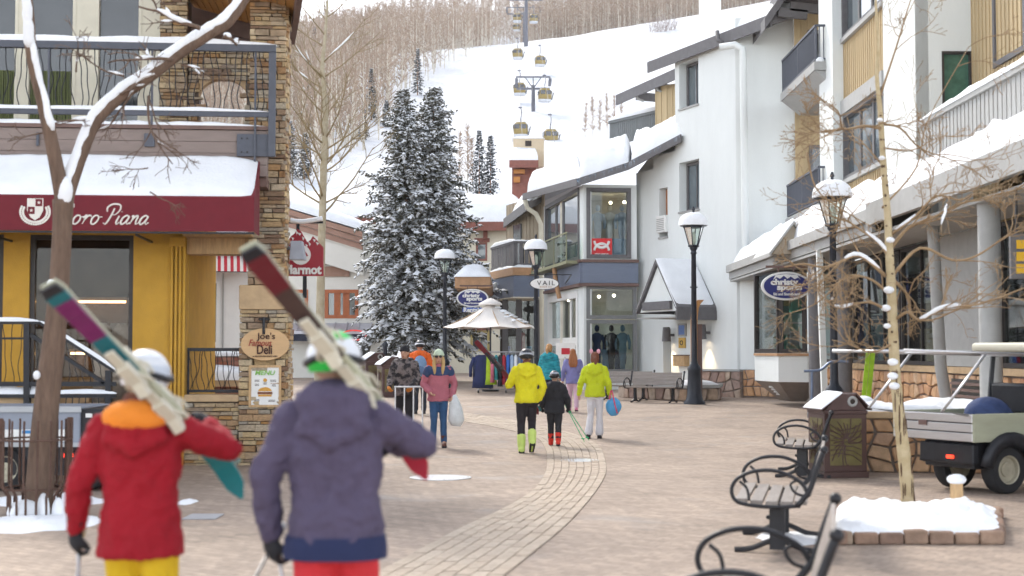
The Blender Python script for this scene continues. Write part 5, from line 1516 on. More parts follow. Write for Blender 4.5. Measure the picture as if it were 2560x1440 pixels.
# rental kiosk: copper fascia with a heap of snow
rk = thing('rental_awning', 'copper edged flat awning under a heap of snow left of the slate blue shop', 'awning', (-1.4, 56, 3.5))
k0, k1 = P(1137, 721, 55.6), P(1227, 692, 55.6)
b = MB(); b.box(k0.x, k1.x, 55.6, 63.6, k0.z, k1.z); obj('fascia', b, M_COPPER, rk, bevel=.02)
b = MB(); snow_patch(b, (k0.x - .05, 55.52, k1.z), (k1.x, 55.52, k1.z), (k1.x, 63.6, k1.z), (k0.x - .05, 63.6, k1.z), .62, 18, 20, bump=.25, edge=.3, freq=.8); obj('snow', b, M_SNOW, rk, smooth=True)
t, c, rx, rz_ = oval_sign(1181, 745, 54.6, 80, 'small navy oval ski shop sign above the white umbrella')
b = MB(); b.box(c.x - rx * .62, c.x + rx * .62, c.y - .01, c.y + .05, c.z - rz_ * 1.55, c.z - rz_ * 1.05); rb_ = obj('rental_board', b, mat('blue_board', (.03, .10, .42), .5, .06), t)
text('rental_lettering', 'Rentals', frame((c.x, c.y - .012, c.z - rz_ * 1.3), (1, 0, 0)), rx * 1.1, M_WHITE, t, fat=.04)
# white oval sign on the pole bracket
c = P(1361, 709, 47.5); wo_ = thing('white_oval_sign', 'white oval hanging shop sign behind the lamp post', 'sign', c)
b = MB(); el = lambda k: [(c.x + .5 * k * math.cos(q), c.y, c.z + .2 * k * math.sin(q)) for q in np.linspace(0, 6.2832, 33)[:-1]]
b.prism(el(1), (0, .05, 0)); obj('rim', b, M_IRON, wo_); b = MB(); b.prism([(x, y - .008, z) for x, y, z in el(.94)], (0, .007, 0)); obj('board', b, M_WHITE, wo_)
text('name_lettering', 'VAIL', frame((c.x + .05, c.y - .009, c.z + .02), (1, 0, 0)), .6, M_IRON, wo_, height=.15, spacing=1.3)
text('small_lettering', 'BOOT CO', frame((c.x + .05, c.y - .009, c.z - .11), (1, 0, 0)), .4, M_COPPER, wo_, height=.05)
b = MB(); b.bar((c.x - .5, c.y + .02, c.z + .3), (c.x + .9, c.y + .02, c.z + .3), .03); b.bar((c.x, c.y + .02, c.z + .18), (c.x, c.y + .02, c.z + .3), .02); b.bar((c.x + .9, c.y + .02, c.z + .3), (c.x + .95, 56, c.z + .3), .03); obj('hanger', b, M_IRON, wo_)
# ---------------------------------------------------------------- cream house behind
M_CREAMW = mat('cream_stucco', (0.70, 0.66, 0.54), .9, .04, 1.5, bump=.2, bscale=40)
M_REDBR = mat('red_brown_timber', (0.22, 0.085, 0.065), .7, .15, 4)
ch_ = thing('cream_house', 'cream stucco house with a deep rounded snow roof behind the spruces', 'house', (-2, 74, G(74)))
CW = Wall((P(1010, 800, 74).x, 74.0), (P(1300, 800, 74).x, 74.0))
zt4 = P(1230, 562, 74).z
l1, l2 = CW.rect(1176, 826, 1224, 880), CW.rect(1190, 606, 1218, 652)
b = MB(); CW.panel(b, 0, CW.len, G(74), zt4, [l1, l2], .3); obj('wall', b, M_CREAMW, ch_)
CW.window(ch_, l1, mat('ochre_frame', (.38, .30, .12), .6, .1), M_DGLASS, depth=.1, fw=.13, cols=2, proud=.02); CW.window(ch_, l2, M_REDBR, M_SKYGLASS, depth=.1, fw=.1, proud=.02)
b = MB(); u_ = CW.u(1170); CW.box(b, u_, CW.u(1230), l1[3] + .01, l1[3] + .22, 0, .1); obj('lintel', b, M_REDBR, ch_)
b = MB(); CW.box(b, CW.u(1186), CW.u(1224), l2[3] + .01, l2[3] + .22, 0, .08); obj('lintel', b, M_REDBR, ch_)
b = MB(); CW.box(b, CW.u(1208), CW.u(1219), zt4 - .75, zt4, 0, .25); obj('corbel', b, M_REDBR, ch_)
e = [P(1000, 556, 73.2), P(1310, 556, 73.2)]
roof(ch_, e, [up_(e[0], 0, 4.5, 1.1), up_(e[1], 0, 4.5, 1.1)], th=.35, snow=.9, fascia=M_REDBR, seed=41., bump=.15)
# ---------------------------------------------------------------- timber gable with chimney above the shop roof
tg = thing('timber_gable_house', 'brown timber gable with a beige chimney above the shop roof', 'house', (1, 80, 8))
g_ = lambda px, py, Y=78.: P(px, py, Y)
b = MB(); a0, a1 = g_(1280, 470), g_(1340, 402); b.box(a0.x, a1.x, 78, 82, a0.z - 6, a1.z); obj('wall', b, M_REDBR, tg)
for (x0, y0, x1, y1) in ((1281, 406, 1340, 418), (1284, 424, 1312, 434), (1284, 442, 1300, 456)):
 p0, p1 = g_(x0, y1, 77.7), g_(x1, y0, 77.7); b = MB(); b.box(p0.x, p1.x, 77.6, 77.9, p0.z, p1.z); obj('timber', b, mat('orange_timber', (.45, .19, .05), .6, .15), tg)
p0, p1 = g_(1273, 402, 77), g_(1346, 402, 77)
roof(tg, [p0, p1], [up_(p0, .0, 5, 1.2), up_(p1, 0, 5, 1.2)], th=.3, snow=.5, fascia=M_REDBR, seed=51.)
b = MB(); p0, p1 = g_(1283, 372, 79), g_(1360, 346, 79); b.box(p0.x, p1.x, 79, 80.5, p0.z - 1, p1.z); cho = obj('chimney', b, mat('beige_stucco', (.55, .45, .32), .85, .06), tg)
b = MB(); x0 = g_(1313, 360, 79).x; b.box(x0, x0 + .35, 78.97, 79.0, p0.z + .15, p0.z + .45); obj('flue_opening', b, M_DARKROOM, cho)
b = MB(); snow_patch(b, (p0.x - .05, 78.95, p1.z), (p1.x + .05, 78.95, p1.z), (p1.x + .05, 80.5, p1.z), (p0.x - .05, 80.5, p1.z), .16, 8, 6); obj('snow', b, M_SNOW, cho, smooth=True)
# ---------------------------------------------------------------- chalet behind the bare aspen
cl = thing('white_chalet', 'white chalet with a brown sloping gable and red framed windows behind the aspen', 'house', (-8, 66, G(66)))
LW = Wall((P(560, 800, 66).x, 66.0), (P(960, 800, 66).x, 66.0))
zt5 = P(800, 560, 66).z
h1, h2, h3 = LW.rect(808, 594, 872, 662), LW.rect(812, 724, 896, 796), LW.rect(700, 724, 770, 796)
h4 = LW.rect(820, 845, 925, 930); h4 = (h4[0], h4[1], G(66), h4[3])
b = MB(); LW.panel(b, 0, LW.len, G(66), zt5, [h1, h2, h3, h4], .3); obj('wall', b, mat('offwhite_stucco', (.74, .73, .68), .9, .04, 1.4, bump=.2), cl)
LW.window(cl, h1, mat('tan_frame', (.42, .34, .24), .6, .1), M_SKYGLASS, depth=.12, fw=.12, cols=3, rows=2, proud=.02)
M_REDW = mat('red_window_wood', (.42, .13, .05), .6, .12)
LW.window(cl, h2, M_REDW, M_SKYGLASS, depth=.08, fw=.16, cols=3, proud=.05, bw=.3); LW.window(cl, h3, M_REDW, M_SKYGLASS, depth=.08, fw=.16, cols=2, proud=.05, bw=.3)
LW.window(cl, h4, M_DARKFRAME, M_DGLASS, depth=.2, fw=.12, cols=3, proud=0)
b = MB(); LW.box(b, LW.u(806), LW.u(874), h1[2] - .55, h1[2] - .08, 0, .12); obj('window_box', b, mat('brown_window_box', (.33, .20, .15), .7, .1), cl)
for (ua_, ub_) in ((696, 812), (812, 930)):
 b = MB(); LW.box(b, LW.u(ua_), LW.u(ub_), h2[2] - .5, h2[2] - .35, 0, .1); obj('string_course', b, M_BROWN, cl)
pa = [LW.p(LW.u(690), P(800, 808, 66).z, .05), LW.p(LW.u(930), P(800, 808, 66).z, .05), LW.p(LW.u(930), P(800, 828, 65).z, 1.0), LW.p(LW.u(690), P(800, 828, 65).z, 1.0)]
b = MB(); b.hexa([p - Vector((0, 0, .12)) for p in pa], pa); pen = obj('metal_canopy', b, mat('seam_metal', (.5, .5, .55), .4, .1, metal=.3), cl)
for i in range(9):
 a_, c_ = pa[0].lerp(pa[1], i / 8), pa[3].lerp(pa[2], i / 8); b = MB(); b.bar(a_ + Vector((0, 0, .03)), c_ + Vector((0, 0, .03)), .05, .06); obj('seam', b, MATS['seam_metal'], pen)
b = MB(); b.add([LW.p(LW.u(690), pa[2].z - .45, 1.0), LW.p(LW.u(930), pa[2].z - .45, 1.0), LW.p(LW.u(930), pa[2].z - .13, 1.0), LW.p(LW.u(690), pa[2].z - .13, 1.0)], [(0, 1, 2, 3)]); obj('canopy_valance', b, mat('navy_canvas', (.03, .035, .06), .8, .1), pen)
osn = MB(); cq = P(885, 838, 64.6); osn.tube([(cq.x + .55 * math.cos(q), 64.6, cq.z + .22 * math.sin(q)) for q in np.linspace(0, 6.2832, 25)], .035, 6)
obj('neon_ring', osn, mat('red_neon', (.6, .05, .05), .4, 0, 1, emit=((1, .12, .08), .15)), cl)
# sloping brown rake boards and snow
r0, r1 = P(690, 512, 65), P(905, 578, 65)
for i in range(3):
 d_ = Vector((0, .12 * i, -.28 * i - .02)); b = MB(); b.hexa([r0 + d_ + Vector((0, 0, -.26)), r1 + d_ + Vector((0, 0, -.26)), r1 + d_ + Vector((0, .2, -.26)), r0 + d_ + Vector((0, .2, -.26))], [r0 + d_, r1 + d_, r1 + d_ + Vector((0, .2, 0)), r0 + d_ + Vector((0, .2, 0))]); obj('rake_board', b, mat('pinkish_brown_board', (.36, .22, .17), .75, .12, 3, rnd=.05), cl)
r2, r3 = P(560, 472, 65), r0
b = MB(); b.hexa([r2 + Vector((0, .3, -.9)), r1 + Vector((0, .3, -.9)), r1 + Vector((0, .32, -.9)), r2 + Vector((0, .32, -.9))], [r2 + Vector((0, .3, -.1)), r1 + Vector((0, .3, -.1)), r1 + Vector((0, .32, -.1)), r2 + Vector((0, .32, -.1))]); obj('gable_infill', b, MATS['offwhite_stucco'], cl)
b = MB(); b.prism([r2 + Vector((0, .36, -2)), r1 + Vector((0, .36, -2)), r1 + Vector((0, .36, -.2)), r2 + Vector((0, .36, -.2))], (0, 4, 0)); obj('gable_core', b, MATS['offwhite_stucco'], cl)
b = MB(); snow_patch(b, r2 + Vector((0, -.1, .02)), r1 + Vector((.1, -.1, .02)), r1 + Vector((.1, 9, .3)), r2 + Vector((0, 9, .3)), .55, 30, 14, bump=.3, edge=.08, freq=.5); obj('roof_snow', b, M_SNOW, cl, smooth=True)
# snow roof further back and lower annex between chalet and spruces
an = thing('snowy_annex', 'low annex with a smooth snow roof behind the chalet', 'house', (-8, 80, 3))
e = [P(640, 545, 80), P(940, 545, 80)]
b = MB(); b.box(e[0].x, e[1].x, 80.5, 86, 0, e[0].z - .3); obj('wall', b, MATS['offwhite_stucco'], an)
roof(an, e, [up_(e[0], 0, 6, 1.5), up_(e[1], 0, 6, 1.5)], th=.3, snow=.8, fascia=M_REDBR, seed=61., bump=.2)
# ---------------------------------------------------------------- white kiosk with a striped awning seen through the porch
ks = thing('striped_awning_cafe', 'white painted cafe front with red and white striped awning seen through the porch', 'shop', (-6.3, 30, G(30)))
KW = Wall((P(420, 800, 30).x, 30.0), (P(640, 800, 30).x, 30.4))
kw = KW.rect(486, 700, 548, 862)
b = MB(); KW.panel(b, 0, KW.len, G(30), 5.2, [kw], .2); obj('wall', b, M_WHITE, ks)
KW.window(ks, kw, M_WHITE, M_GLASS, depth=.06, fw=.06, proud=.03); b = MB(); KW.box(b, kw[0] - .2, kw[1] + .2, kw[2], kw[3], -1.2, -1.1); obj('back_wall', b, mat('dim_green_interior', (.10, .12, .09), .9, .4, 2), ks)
b = MB()
for i in range(5): KW.box(b, kw[0] + .05 + i * .05, kw[0] + .085 + i * .05, kw[2] + .3, kw[3] - .1, -.5, -.45 + .02 * (i % 2))
obj('curtain', b, M_CREAM, ks)
b = MB(); KW.box(b, KW.u(556), KW.u(560), kw[2] - .2, kw[3] + .15, 0, .02); obj('panel_joint', b, M_LGREY, ks)
za, zb5 = KW.uz(540, 628, .0)[1], KW.uz(540, 678, .7)[1]
n = 26; us0, us1 = KW.u(440), KW.u(645)
M_RED = mat('red_canvas', (.52, .035, .05), .8, .06); M_WCAN = mat('white_canvas', (.75, .71, .66), .8, .05)
aw2 = MB(); KW.box(aw2, us0, us1, zb5 - .015, zb5, .66, .7); KW.box(aw2, us0, us1, za, za + .04, .0, .05); ao2 = obj('striped_awning', aw2, M_IRON, ks)
for i in range(n):
 a_, c_ = us0 + (us1 - us0) * i / n, us0 + (us1 - us0) * (i + 1) / n
 b = MB(); mid_ = za - (za - zb5) * .5
 b.add([KW.p(a_, za, .01), KW.p(c_, za, .01), KW.p(c_, mid_ + .02, .5), KW.p(a_, mid_ + .02, .5), KW.p(c_, zb5, .7), KW.p(a_, zb5, .7)], [(0, 1, 2, 3), (3, 2, 4, 5)]); obj('stripe', b, M_RED if i % 2 else M_WCAN, ao2)
b = MB(); KW.box(b, us0, us1, za + .05, za + .3, 0, .4); obj('lintel', b, M_IRON, ks)
b = MB(); snow_patch(b, KW.p(us0, za + .3, .42), KW.p(us1, za + .3, .42), KW.p(us1, za + .3, 0), KW.p(us0, za + .3, 0), .1, 12, 4); obj('snow', b, M_SNOW, ks, smooth=True)
# brick garden wall with two snow ledges
bw = thing('brick_garden_wall', 'low red brick wall with snow ledges behind the iron porch railing', 'wall', (-6, 26.5, G(26)))
BK = Wall((P(440, 900, 26.5).x, 26.5), (P(640, 900, 26.5).x, 26.9)); zt6 = P(540, 890, 26.6).z
b = MB(); BK.box(b, 0, BK.len, 0, zt6, -.3, -.012); bc = obj('core', b, M_MORT2, bw)
M_BRICK = ramp_mat('red_brick', [(.36, .13, .09), (.45, .20, .13), (.30, .11, .09), (.50, .27, .19)], scale=25, bump=.3, spread=.15)
bme = MB(); bme.box(-.5, .5, -.5, .5, -.5, .5); bmesh_ = bme.mesh('brick', M_BRICK)
row = 0; z = .2
while z < zt6 - .07:
 u_ = -.1 * (row % 2)
 while u_ < BK.len - .05:
  c_ = BK.p(u_ + .105, z + .035, -.03); inst('brick', bmesh_, bc, Matrix(((BK.t.x, BK.n.x, 0, c_.x), (BK.t.y, BK.n.y, 0, c_.y), (0, 0, 1, c_.z), (0, 0, 0, 1))) @ Matrix.Diagonal((.2, .06, .062, 1)))
  u_ += .21
 z += .074; row += 1
b = MB(); snow_patch(b, BK.p(0, zt6, .05), BK.p(BK.len, zt6, .05), BK.p(BK.len, zt6, -.35), BK.p(0, zt6, -.35), .08, 14, 5); obj('snow', b, M_SNOW, bw, smooth=True)
zl_ = P(540, 950, 26.4).z
b = MB(); BK.box(b, 0, BK.len, zl_ - .12, zl_, -.0, .4); obj('ledge', b, M_SAND, bw)
b = MB(); snow_patch(b, BK.p(0, zl_, .42), BK.p(BK.len, zl_, .42), BK.p(BK.len, zl_ + .1, .0), BK.p(0, zl_ + .22, .0), .14, 14, 5); obj('snow', b, M_SNOW, bw, smooth=True)
# ---------------------------------------------------------------- spruces
M_NEEDLE = mat('spruce_needles', (0.075, 0.085, 0.055), .8, .3, 1.5, col2=(0.17, 0.15, 0.11), spec=.2)
M_NEEDLE_FAR = mat('far_spruce_needles', (0.05, 0.055, 0.055), .85, .3, .6, spec=.1)
M_TRUNK_R = mat('spruce_bark', (0.30, 0.145, 0.075), .9, .3, 8, bump=.6, stretch=(3, 3, .6))
def spruce(name, label, base, h, R_, seed, z0=.15, nbr=240, step=.17, tw=.30, wd=.045, snow=.6, group=None, needle=None, twin=0, lean=(0, 0), spow=.8, shag=0):
 r = random.Random(seed)
 base = Vector(base)
 t = thing(name, label, 'tree', base, 0, group)
 ax = lambda f: base + Vector((lean[0] * f * f, lean[1] * f * f, h * f))
 b = MB(); b.tube([ax(f) - Vector((0, 0, .3 if f == 0 else 0)) for f in (0, .1, .3, .6, .97)], [h * .015, h * .0125, h * .010, h * .006, .01], 9)
 obj('trunk', b, M_TRUNK_R, t, smooth=True)
 gv, gf, sv, sf = [], [], [], []
 def quad(V, Fq, a, c, e, d):
  n = len(V); V += [a, c, e, d]; Fq.append((n, n + 1, n + 2, n + 3))
 for i in range(nbr):
  f = z0 + (0.985 - z0) * (i + r.random()) / nbr
  L_ = R_ * ((1 - f) / (1 - z0)) ** spow * r.uniform(.45, 1.15) * (1 + .34 * nz(math.cos(i * 2.4) * 1.3, math.sin(i * 2.4) * 1.3, f * 5 + seed)) + .10
  if f < z0 + .08: L_ *= .55 + 5 * (f - z0)
  th = i * 2.39996 + r.uniform(-.5, .5)
  o_ = Vector((math.cos(th), math.sin(th), 0)); sd = Vector((-o_.y, o_.x, 0))
  p0 = ax(f)
  up0 = (r.uniform(-.25, .75) if shag else r.uniform(.05, .45)) + .35 * f
  dr = r.uniform(.35, .75) * (1 - f * .6)
  pos = lambda s: p0 + o_ * (L_ * s) + Vector((0, 0, L_ * (up0 * s - dr * s * s)))
  ns = max(3, int(L_ / step))
  prev = pos(0)
  for k in range(1, ns + 1):
   s = k / ns; p = pos(s)
   axd = (p - prev).normalized()
   w0 = .018 * (1 - s) + .006
   quad(gv, gf, prev - sd * w0, prev + sd * w0, p + sd * w0, p - sd * w0)
   for side in (-1, 1, 0):
    if s < .12 and r.random() < .6: continue
    l2 = tw * (.55 + .75 * (1 - s)) * r.uniform(.6, 1.25) * min(1, .45 + L_ * .4)
    d2 = (axd * r.uniform(.35, .9) + sd * side * r.uniform(.55, 1.0) + Vector((0, 0, (r.uniform(-.8, .75) if shag else r.uniform(-.45, .1)) - (.5 if side == 0 else 0)))).normalized()
    q = p + Vector((0, 0, -.01)); tip = q + d2 * l2 + Vector((0, 0, -.10 * l2))
    mid = q.lerp(tip, .45)
    n1 = d2.cross(Vector((r.uniform(-.5, .5), r.uniform(-.5, .5), 1))).normalized(); n2 = d2.cross(n1)
    ww = wd * r.uniform(.7, 1.4)
    quad(gv, gf, q, mid + n1 * ww, tip, mid - n1 * ww); quad(gv, gf, q, mid + n2 * ww, tip, mid - n2 * ww)
    if side == 0 and not shag:
     continue
    if r.random() < snow * (1.0 if s > .25 else .5):
     hh = Vector((0, 0, wd * .55 + .012)); fl = n1 if abs(n1.z) < abs(n2.z) else n2
     fl = Vector((fl.x, fl.y, fl.z * .3)).normalized()
     m0 = q.lerp(tip, r.uniform(-.05, .2)) + hh * .6; m1 = q.lerp(tip, r.uniform(.75, 1.0)) + hh * .6; mm = mid + hh * 1.25
     w2 = ww * (r.uniform(1.1, 2.0) if not shag else r.uniform(1.2, 2.4)); n = len(sv)
     sv.extend([m0, mm + fl * w2 - hh * .7, m1, mm - fl * w2 - hh * .7, mm + hh * .35]); sf.extend([(n, n + 1, n + 4), (n + 1, n + 2, n + 4), (n + 2, n + 3, n + 4), (n + 3, n, n + 4)])
   if r.random() < snow * (.3 if shag else .6) and s > .2:      # clumps lying on the bough
    c = p + Vector((0, 0, .05)); rr_ = r.uniform(.06, .17) * min(1.2, .4 + L_ * .45); n = len(sv)
    ring = [c + o_ * rr_ * 1.3 * math.cos(a) + sd * rr_ * math.sin(a) + Vector((0, 0, -.05 - dr * .3 * rr_ * math.cos(a))) for a in np.linspace(0, 6.283, 7)[:-1]]
    sv.extend(ring + [c + Vector((0, 0, rr_ * .45))]); sf.extend([(n + j, n + (j + 1) % 6, n + 6) for j in range(6)])
   prev = p
 for nm, V, Fq, m_ in (('crown', gv, gf, needle or M_NEEDLE), ('snow', sv, sf, M_SNOW)):
  me = bpy.data.meshes.new(nm); me.from_pydata([tuple(v) for v in V], [], Fq); me.materials.append(m_); me.update()
  if nm == 'snow': me.polygons.foreach_set('use_smooth', [True] * len(me.polygons))
  o = link(bpy.data.objects.new(nm, me), t); o['kind'] = 'stuff'
 return t
g1 = 'tall snowy spruces in the square'
p = P(1022, 900, 60.0); spruce('spruce_tree', 'left of the twin tall spruces, snow on every bough, orange trunk', (p.x, 60, G(60)), 12.5, 2.75, 3, z0=.13, nbr=760, group=g1, lean=(-.3, 0), snow=.85, spow=.78, tw=.34, wd=.036, step=.14, shag=1)
p = P(1068, 900, 61.2); spruce('spruce_tree', 'right of the twin tall spruces, fuller on its right side', (p.x, 61.2, G(61)), 12.8, 2.85, 8, z0=.13, nbr=760, group=g1, lean=(.3, 0), snow=.85, spow=.76, tw=.34, wd=.036, step=.14, shag=1)
def hill(px, py): return on(H, px, py, 84)
g2 = 'snowy spruces on the hillside'
for i, (px, pb, pt, wpx, lab) in enumerate(((1044, 238, 118, 34, 'dark narrow spruce standing at the left edge of the ski run'), (928, 300, 168, 40, 'snowy spruce at the forest edge left of the twin spruces'),
  (786, 200, 66, 46, 'tall snow-laden spruce high behind the bare aspen'), (792, 275, 180, 30, 'lower half-hidden spruce below the tall one behind the bare aspen'), (770, 330, 196, 26, 'slim snowy spruce left of the bare aspen trunk'),
  (811, 62, 14, 26, 'small snowy spruce near the top of the forest'), (842, 60, 26, 18, 'smallest snowy spruce near the top of the forest'), (908, 350, 262, 26, 'short snowy spruce among the front aspens'),
  (966, 318, 250, 24, 'short dark spruce close to the left of the twin spruces'), (725, 445, 300, 60, 'broad snow-covered spruce beside the stone pillar'), (762, 448, 330, 50, 'second snow-covered spruce beside the stone pillar, just left of the bare aspen'),
  (1198, 492, 322, 50, 'left spruce of the pair standing on the lower ski run'), (1226, 492, 336, 52, 'right spruce of the pair standing on the lower ski run'))):
 p = hill(px, pb); s_ = p.y / F; h = (pb - pt) * s_ * 1.0
 spruce('hillside_spruce', lab, p, h, wpx * s_ * .52, 40 + i, z0=.05, nbr=90 if pb < 300 else 130, step=.34 if p.y > 200 else .24, tw=.5 if p.y > 200 else .36, wd=.10 if p.y > 200 else .065, snow=.5, group=g2, needle=M_NEEDLE_FAR)
# ---------------------------------------------------------------- bare broadleaf trees
def limb(mb, path, r0, r1, n=7):
 k = len(path); mb.tube(path, [r0 + (r1 - r0) * (i / (k - 1)) ** .8 for i in range(k)], n)
def grow(mb, sn, p, d, L_, r0, lvl, rnd_, droop=0.0, snowp=.3, kids=(4, 7), wob=.16, up=.12, ang=(.5, 1.0)):
 """a crooked limb that forks into finer ones; snow lies on the flatter stretches"""
 n = 7; path = [Vector(p)]; d = Vector(d).normalized()
 for i in range(n):
  d = (d + Vector((rnd_.gauss(0, wob), rnd_.gauss(0, wob), rnd_.gauss(0, wob * .7) + up - droop * i / n))).normalized()
  path.append(path[-1] + d * (L_ / n))
 limb(mb, path, r0, max(.0035, r0 * .35), 7 if lvl == 0 else 5 if lvl == 1 else 4)
 if sn is not None and rnd_.random() < snowp and r0 > .006:
  i = rnd_.randint(0, 3); j = min(n, i + rnd_.randint(2, 4))
  seg = path[i:j + 1]
  if len(seg) > 1 and abs((seg[-1] - seg[0]).normalized().z) < .8:
   sn.tube([q + Vector((0, 0, r0 * .8)) for q in seg], [r0 * .5] + [r0 * 1.0 + .006] * (len(seg) - 2) + [r0 * .4], 6, flat=.9)
 if lvl < 3:
  for k in range(rnd_.randint(*kids)):
   f = rnd_.uniform(.25, 1.0); i = min(n - 1, int(f * n)); q = path[i].lerp(path[i + 1], f * n - i)
   t = (path[i + 1] - path[i]).normalized(); a = rnd_.uniform(0, 6.283); o_ = t.orthogonal().normalized(); o_ = Matrix.Rotation(a, 3, t) @ o_
   an = rnd_.uniform(*ang); nd = t * math.cos(an) + o_ * math.sin(an)
   grow(mb, sn, q, nd, L_ * rnd_.uniform(.35, .65) * (1.1 - .4 * f), r0 * (.55 - .2 * f), lvl + 1, rnd_, droop, snowp * .7, kids, wob, up, ang)
 return path
def top_snow(mb, path, rad, a=0, b=None, lift=.7, fat=.75, seed=0):
 b = b if b is not None else len(path)
 seg = [Vector(q) for q in path[a:b]]
 r_ = random.Random(seed)
 mb.tube([q + Vector((0, 0, rr * lift)) + Vector((r_.uniform(-.1, .1) * rr, 0, 0)) for q, rr in zip(seg, rad[a:b])], [rr * fat * (.55 if i in (0, len(seg) - 1) else r_.uniform(.85, 1.1)) for i, rr in enumerate(rad[a:b])], 8)
M_BARK_L = mat('brown_bark', (0.15, 0.098, 0.07), .9, .3, 7, bump=.8, bscale=22, stretch=(2.5, 2.5, .5))
M_BARK_A = mat('aspen_bark', (0.40, 0.31, 0.17), .8, .2, 5, bump=.4, bscale=14, col2=(.53, .44, .28), stretch=(1, 1, 1.6))
M_BARK_SCAR = mat('aspen_scar', (0.10, 0.06, 0.035), .9, .3, 8, bump=.5)
M_TWIG_T = mat('tan_twigs', (0.30, 0.205, 0.115), .85, .2, 5)
# forked tree in front of the boutique
lt = thing('forked_street_tree', 'forked brown street tree with snow along both limbs in front of the boutique', 'tree', GP(92, 1290))
D_ = 14.8
pt_ = lambda L, dd=0: [P(x, y, D_ + dd * i / len(L)) for i, (x, y) in enumerate(L)]
trunk = [(92, 1296), (98, 1230), (108, 1100), (122, 960), (134, 860), (146, 740), (152, 640), (156, 560), (158, 500)]
rt = [.155, .145, .135, .125, .118, .105, .10, .10, .11]
left = [(158, 505), (148, 450), (128, 350), (108, 260), (88, 180), (76, 110), (72, 40), (64, -40), (50, -160)]; rl2 = [.085, .078, .07, .066, .062, .06, .056, .05, .04]
right = [(160, 508), (178, 455), (205, 380), (240, 300), (300, 240), (372, 190), (450, 130), (520, 85), (572, 50), (620, -20), (680, -120)]; rr2 = [.085, .076, .07, .07, .072, .072, .07, .068, .07, .06, .045]
b = MB()
T_, Lf, Rt_ = pt_(trunk), pt_(left, -.4), pt_(right, .8)
b.tube(catmull(T_, 4), list(np.interp(np.linspace(0, 1, len(catmull(T_, 4))), np.linspace(0, 1, len(rt)), rt)), 14)
for L_, r_ in ((Lf, rl2), (Rt_, rr2)):
 cc = catmull(L_, 5); b.tube(cc, list(np.interp(np.linspace(0, 1, len(cc)), np.linspace(0, 1, len(r_)), r_)), 12)
obj('trunk', b, M_BARK_L, lt, smooth=True)
s_ = MB()
cc = catmull(Rt_, 5); rc = list(np.interp(np.linspace(0, 1, len(cc)), np.linspace(0, 1, len(rr2)), rr2)); off_ = Vector((-.02, -.03, 0))
top_snow(s_, [q + off_ for q in cc], rc, 2, len(cc), lift=.55, fat=.85, seed=1)
cc = catmull(Lf, 5); rc = list(np.interp(np.linspace(0, 1, len(cc)), np.linspace(0, 1, len(rl2)), rl2))
top_snow(s_, [q + Vector((.035, -.035, 0)) for q in cc], rc, 11, 26, lift=.2, fat=.6, seed=2)
top_snow(s_, [q + Vector((.0, -.035, 0)) for q in cc], rc, 24, len(cc), lift=.2, fat=.95, seed=3)
s_.ell(P(162, 478, D_ - .05), (.085, .07, .16), 10, 8)
for (x, y, rr_) in ((205, 808, .035), (128, 712, .05), (92, 938, .04)): s_.ell(P(x, y, D_ - .11), (rr_, rr_, rr_ * 1.2), 8, 6)
obj('limb_snow', s_, M_SNOW, lt, smooth=True)['kind'] = 'stuff'
tw_ = MB(); ts_ = MB(); r_ = random.Random(12)
for (x, y, dx, dz, L_, rr_) in ((250, 300, -1, -.1, .5, .02), (300, 235, .6, .3, .55, .015), (345, 212, -.6, -.9, .7, .016), (372, 240, .1, -1, .85, .018), (430, 150, -.8, .2, .8, .022), (455, 160, .9, -.3, .45, .014),
                           (500, 70, -.9, .35, .7, .028), (560, 90, .5, -.2, .2, .03), (370, 250, .6, -.8, .6, .012), (380, 330, .5, -.6, .5, .01), (120, 330, -.7, -.2, .4, .012), (190, 180, .4, .6, .5, .01), (375, 480, .8, -.5, .4, .009), (310, 190, -.9, .25, .6, .014), (370, 420, -.7, -.3, .4, .008)):
 grow(tw_, ts_ if y < 330 else None, P(x, y, D_ + .2), (dx, r_.uniform(-.5, .3), dz), L_, rr_, 1, r_, droop=.1, snowp=.9, kids=(3, 6), up=.02)
obj('branches', tw_, M_BARK_L, lt, smooth=True); obj('branch_snow', ts_, M_SNOW, lt, smooth=True)['kind'] = 'stuff'
# slim aspen in the middle distance
ma = thing('slim_aspen', 'slim pale aspen with upswept bare branches beside the hanging red sign', 'tree', (P(800, 900, 38).x, 38, G(38)))
D_ = 38.0; b = MB(); sn = MB(); r_ = random.Random(21)
tp = [P(x, y, D_) for x, y in ((797, 985), (799, 880), (801, 760), (803, 640), (806, 540), (809, 420), (813, 320), (812, 240), (806, 170), (812, 100), (818, 20), (824, -60))]
trr = [.14, .125, .115, .105, .1, .095, .085, .07, .06, .045, .03, .015]
b.tube(catmull(tp, 3), list(np.interp(np.linspace(0, 1, len(catmull(tp, 3))), np.linspace(0, 1, 12), trr)), 10)
obj('trunk', b, mat('pale_aspen_bark', (.34, .29, .19), .85, .2, 5, col2=(.46, .41, .31), bump=.3), ma, smooth=True)
b = MB()
for i in range(34):
 f = r_.uniform(.36, .98); k = f * 11; j = min(10, int(k)); q = tp[j].lerp(tp[j + 1], k - j)
 a = r_.uniform(0, 6.283); d = Vector((math.cos(a) * 1.15, math.sin(a) * .7, r_.uniform(.45, 1.0)))
 grow(b, sn, q, d, r_.uniform(1.2, 2.6) * (1.35 - f * .8), .032 * (1.25 - f * .7), 1, r_, droop=-.02, snowp=.25, kids=(3, 6), up=.05, wob=.08, ang=(.4, .8))
obj('branches', b, mat('olive_twigs', (.27, .21, .12), .85, .2, 5), ma, smooth=True); obj('branch_snow', sn, M_SNOW, ma, smooth=True)['kind'] = 'stuff'
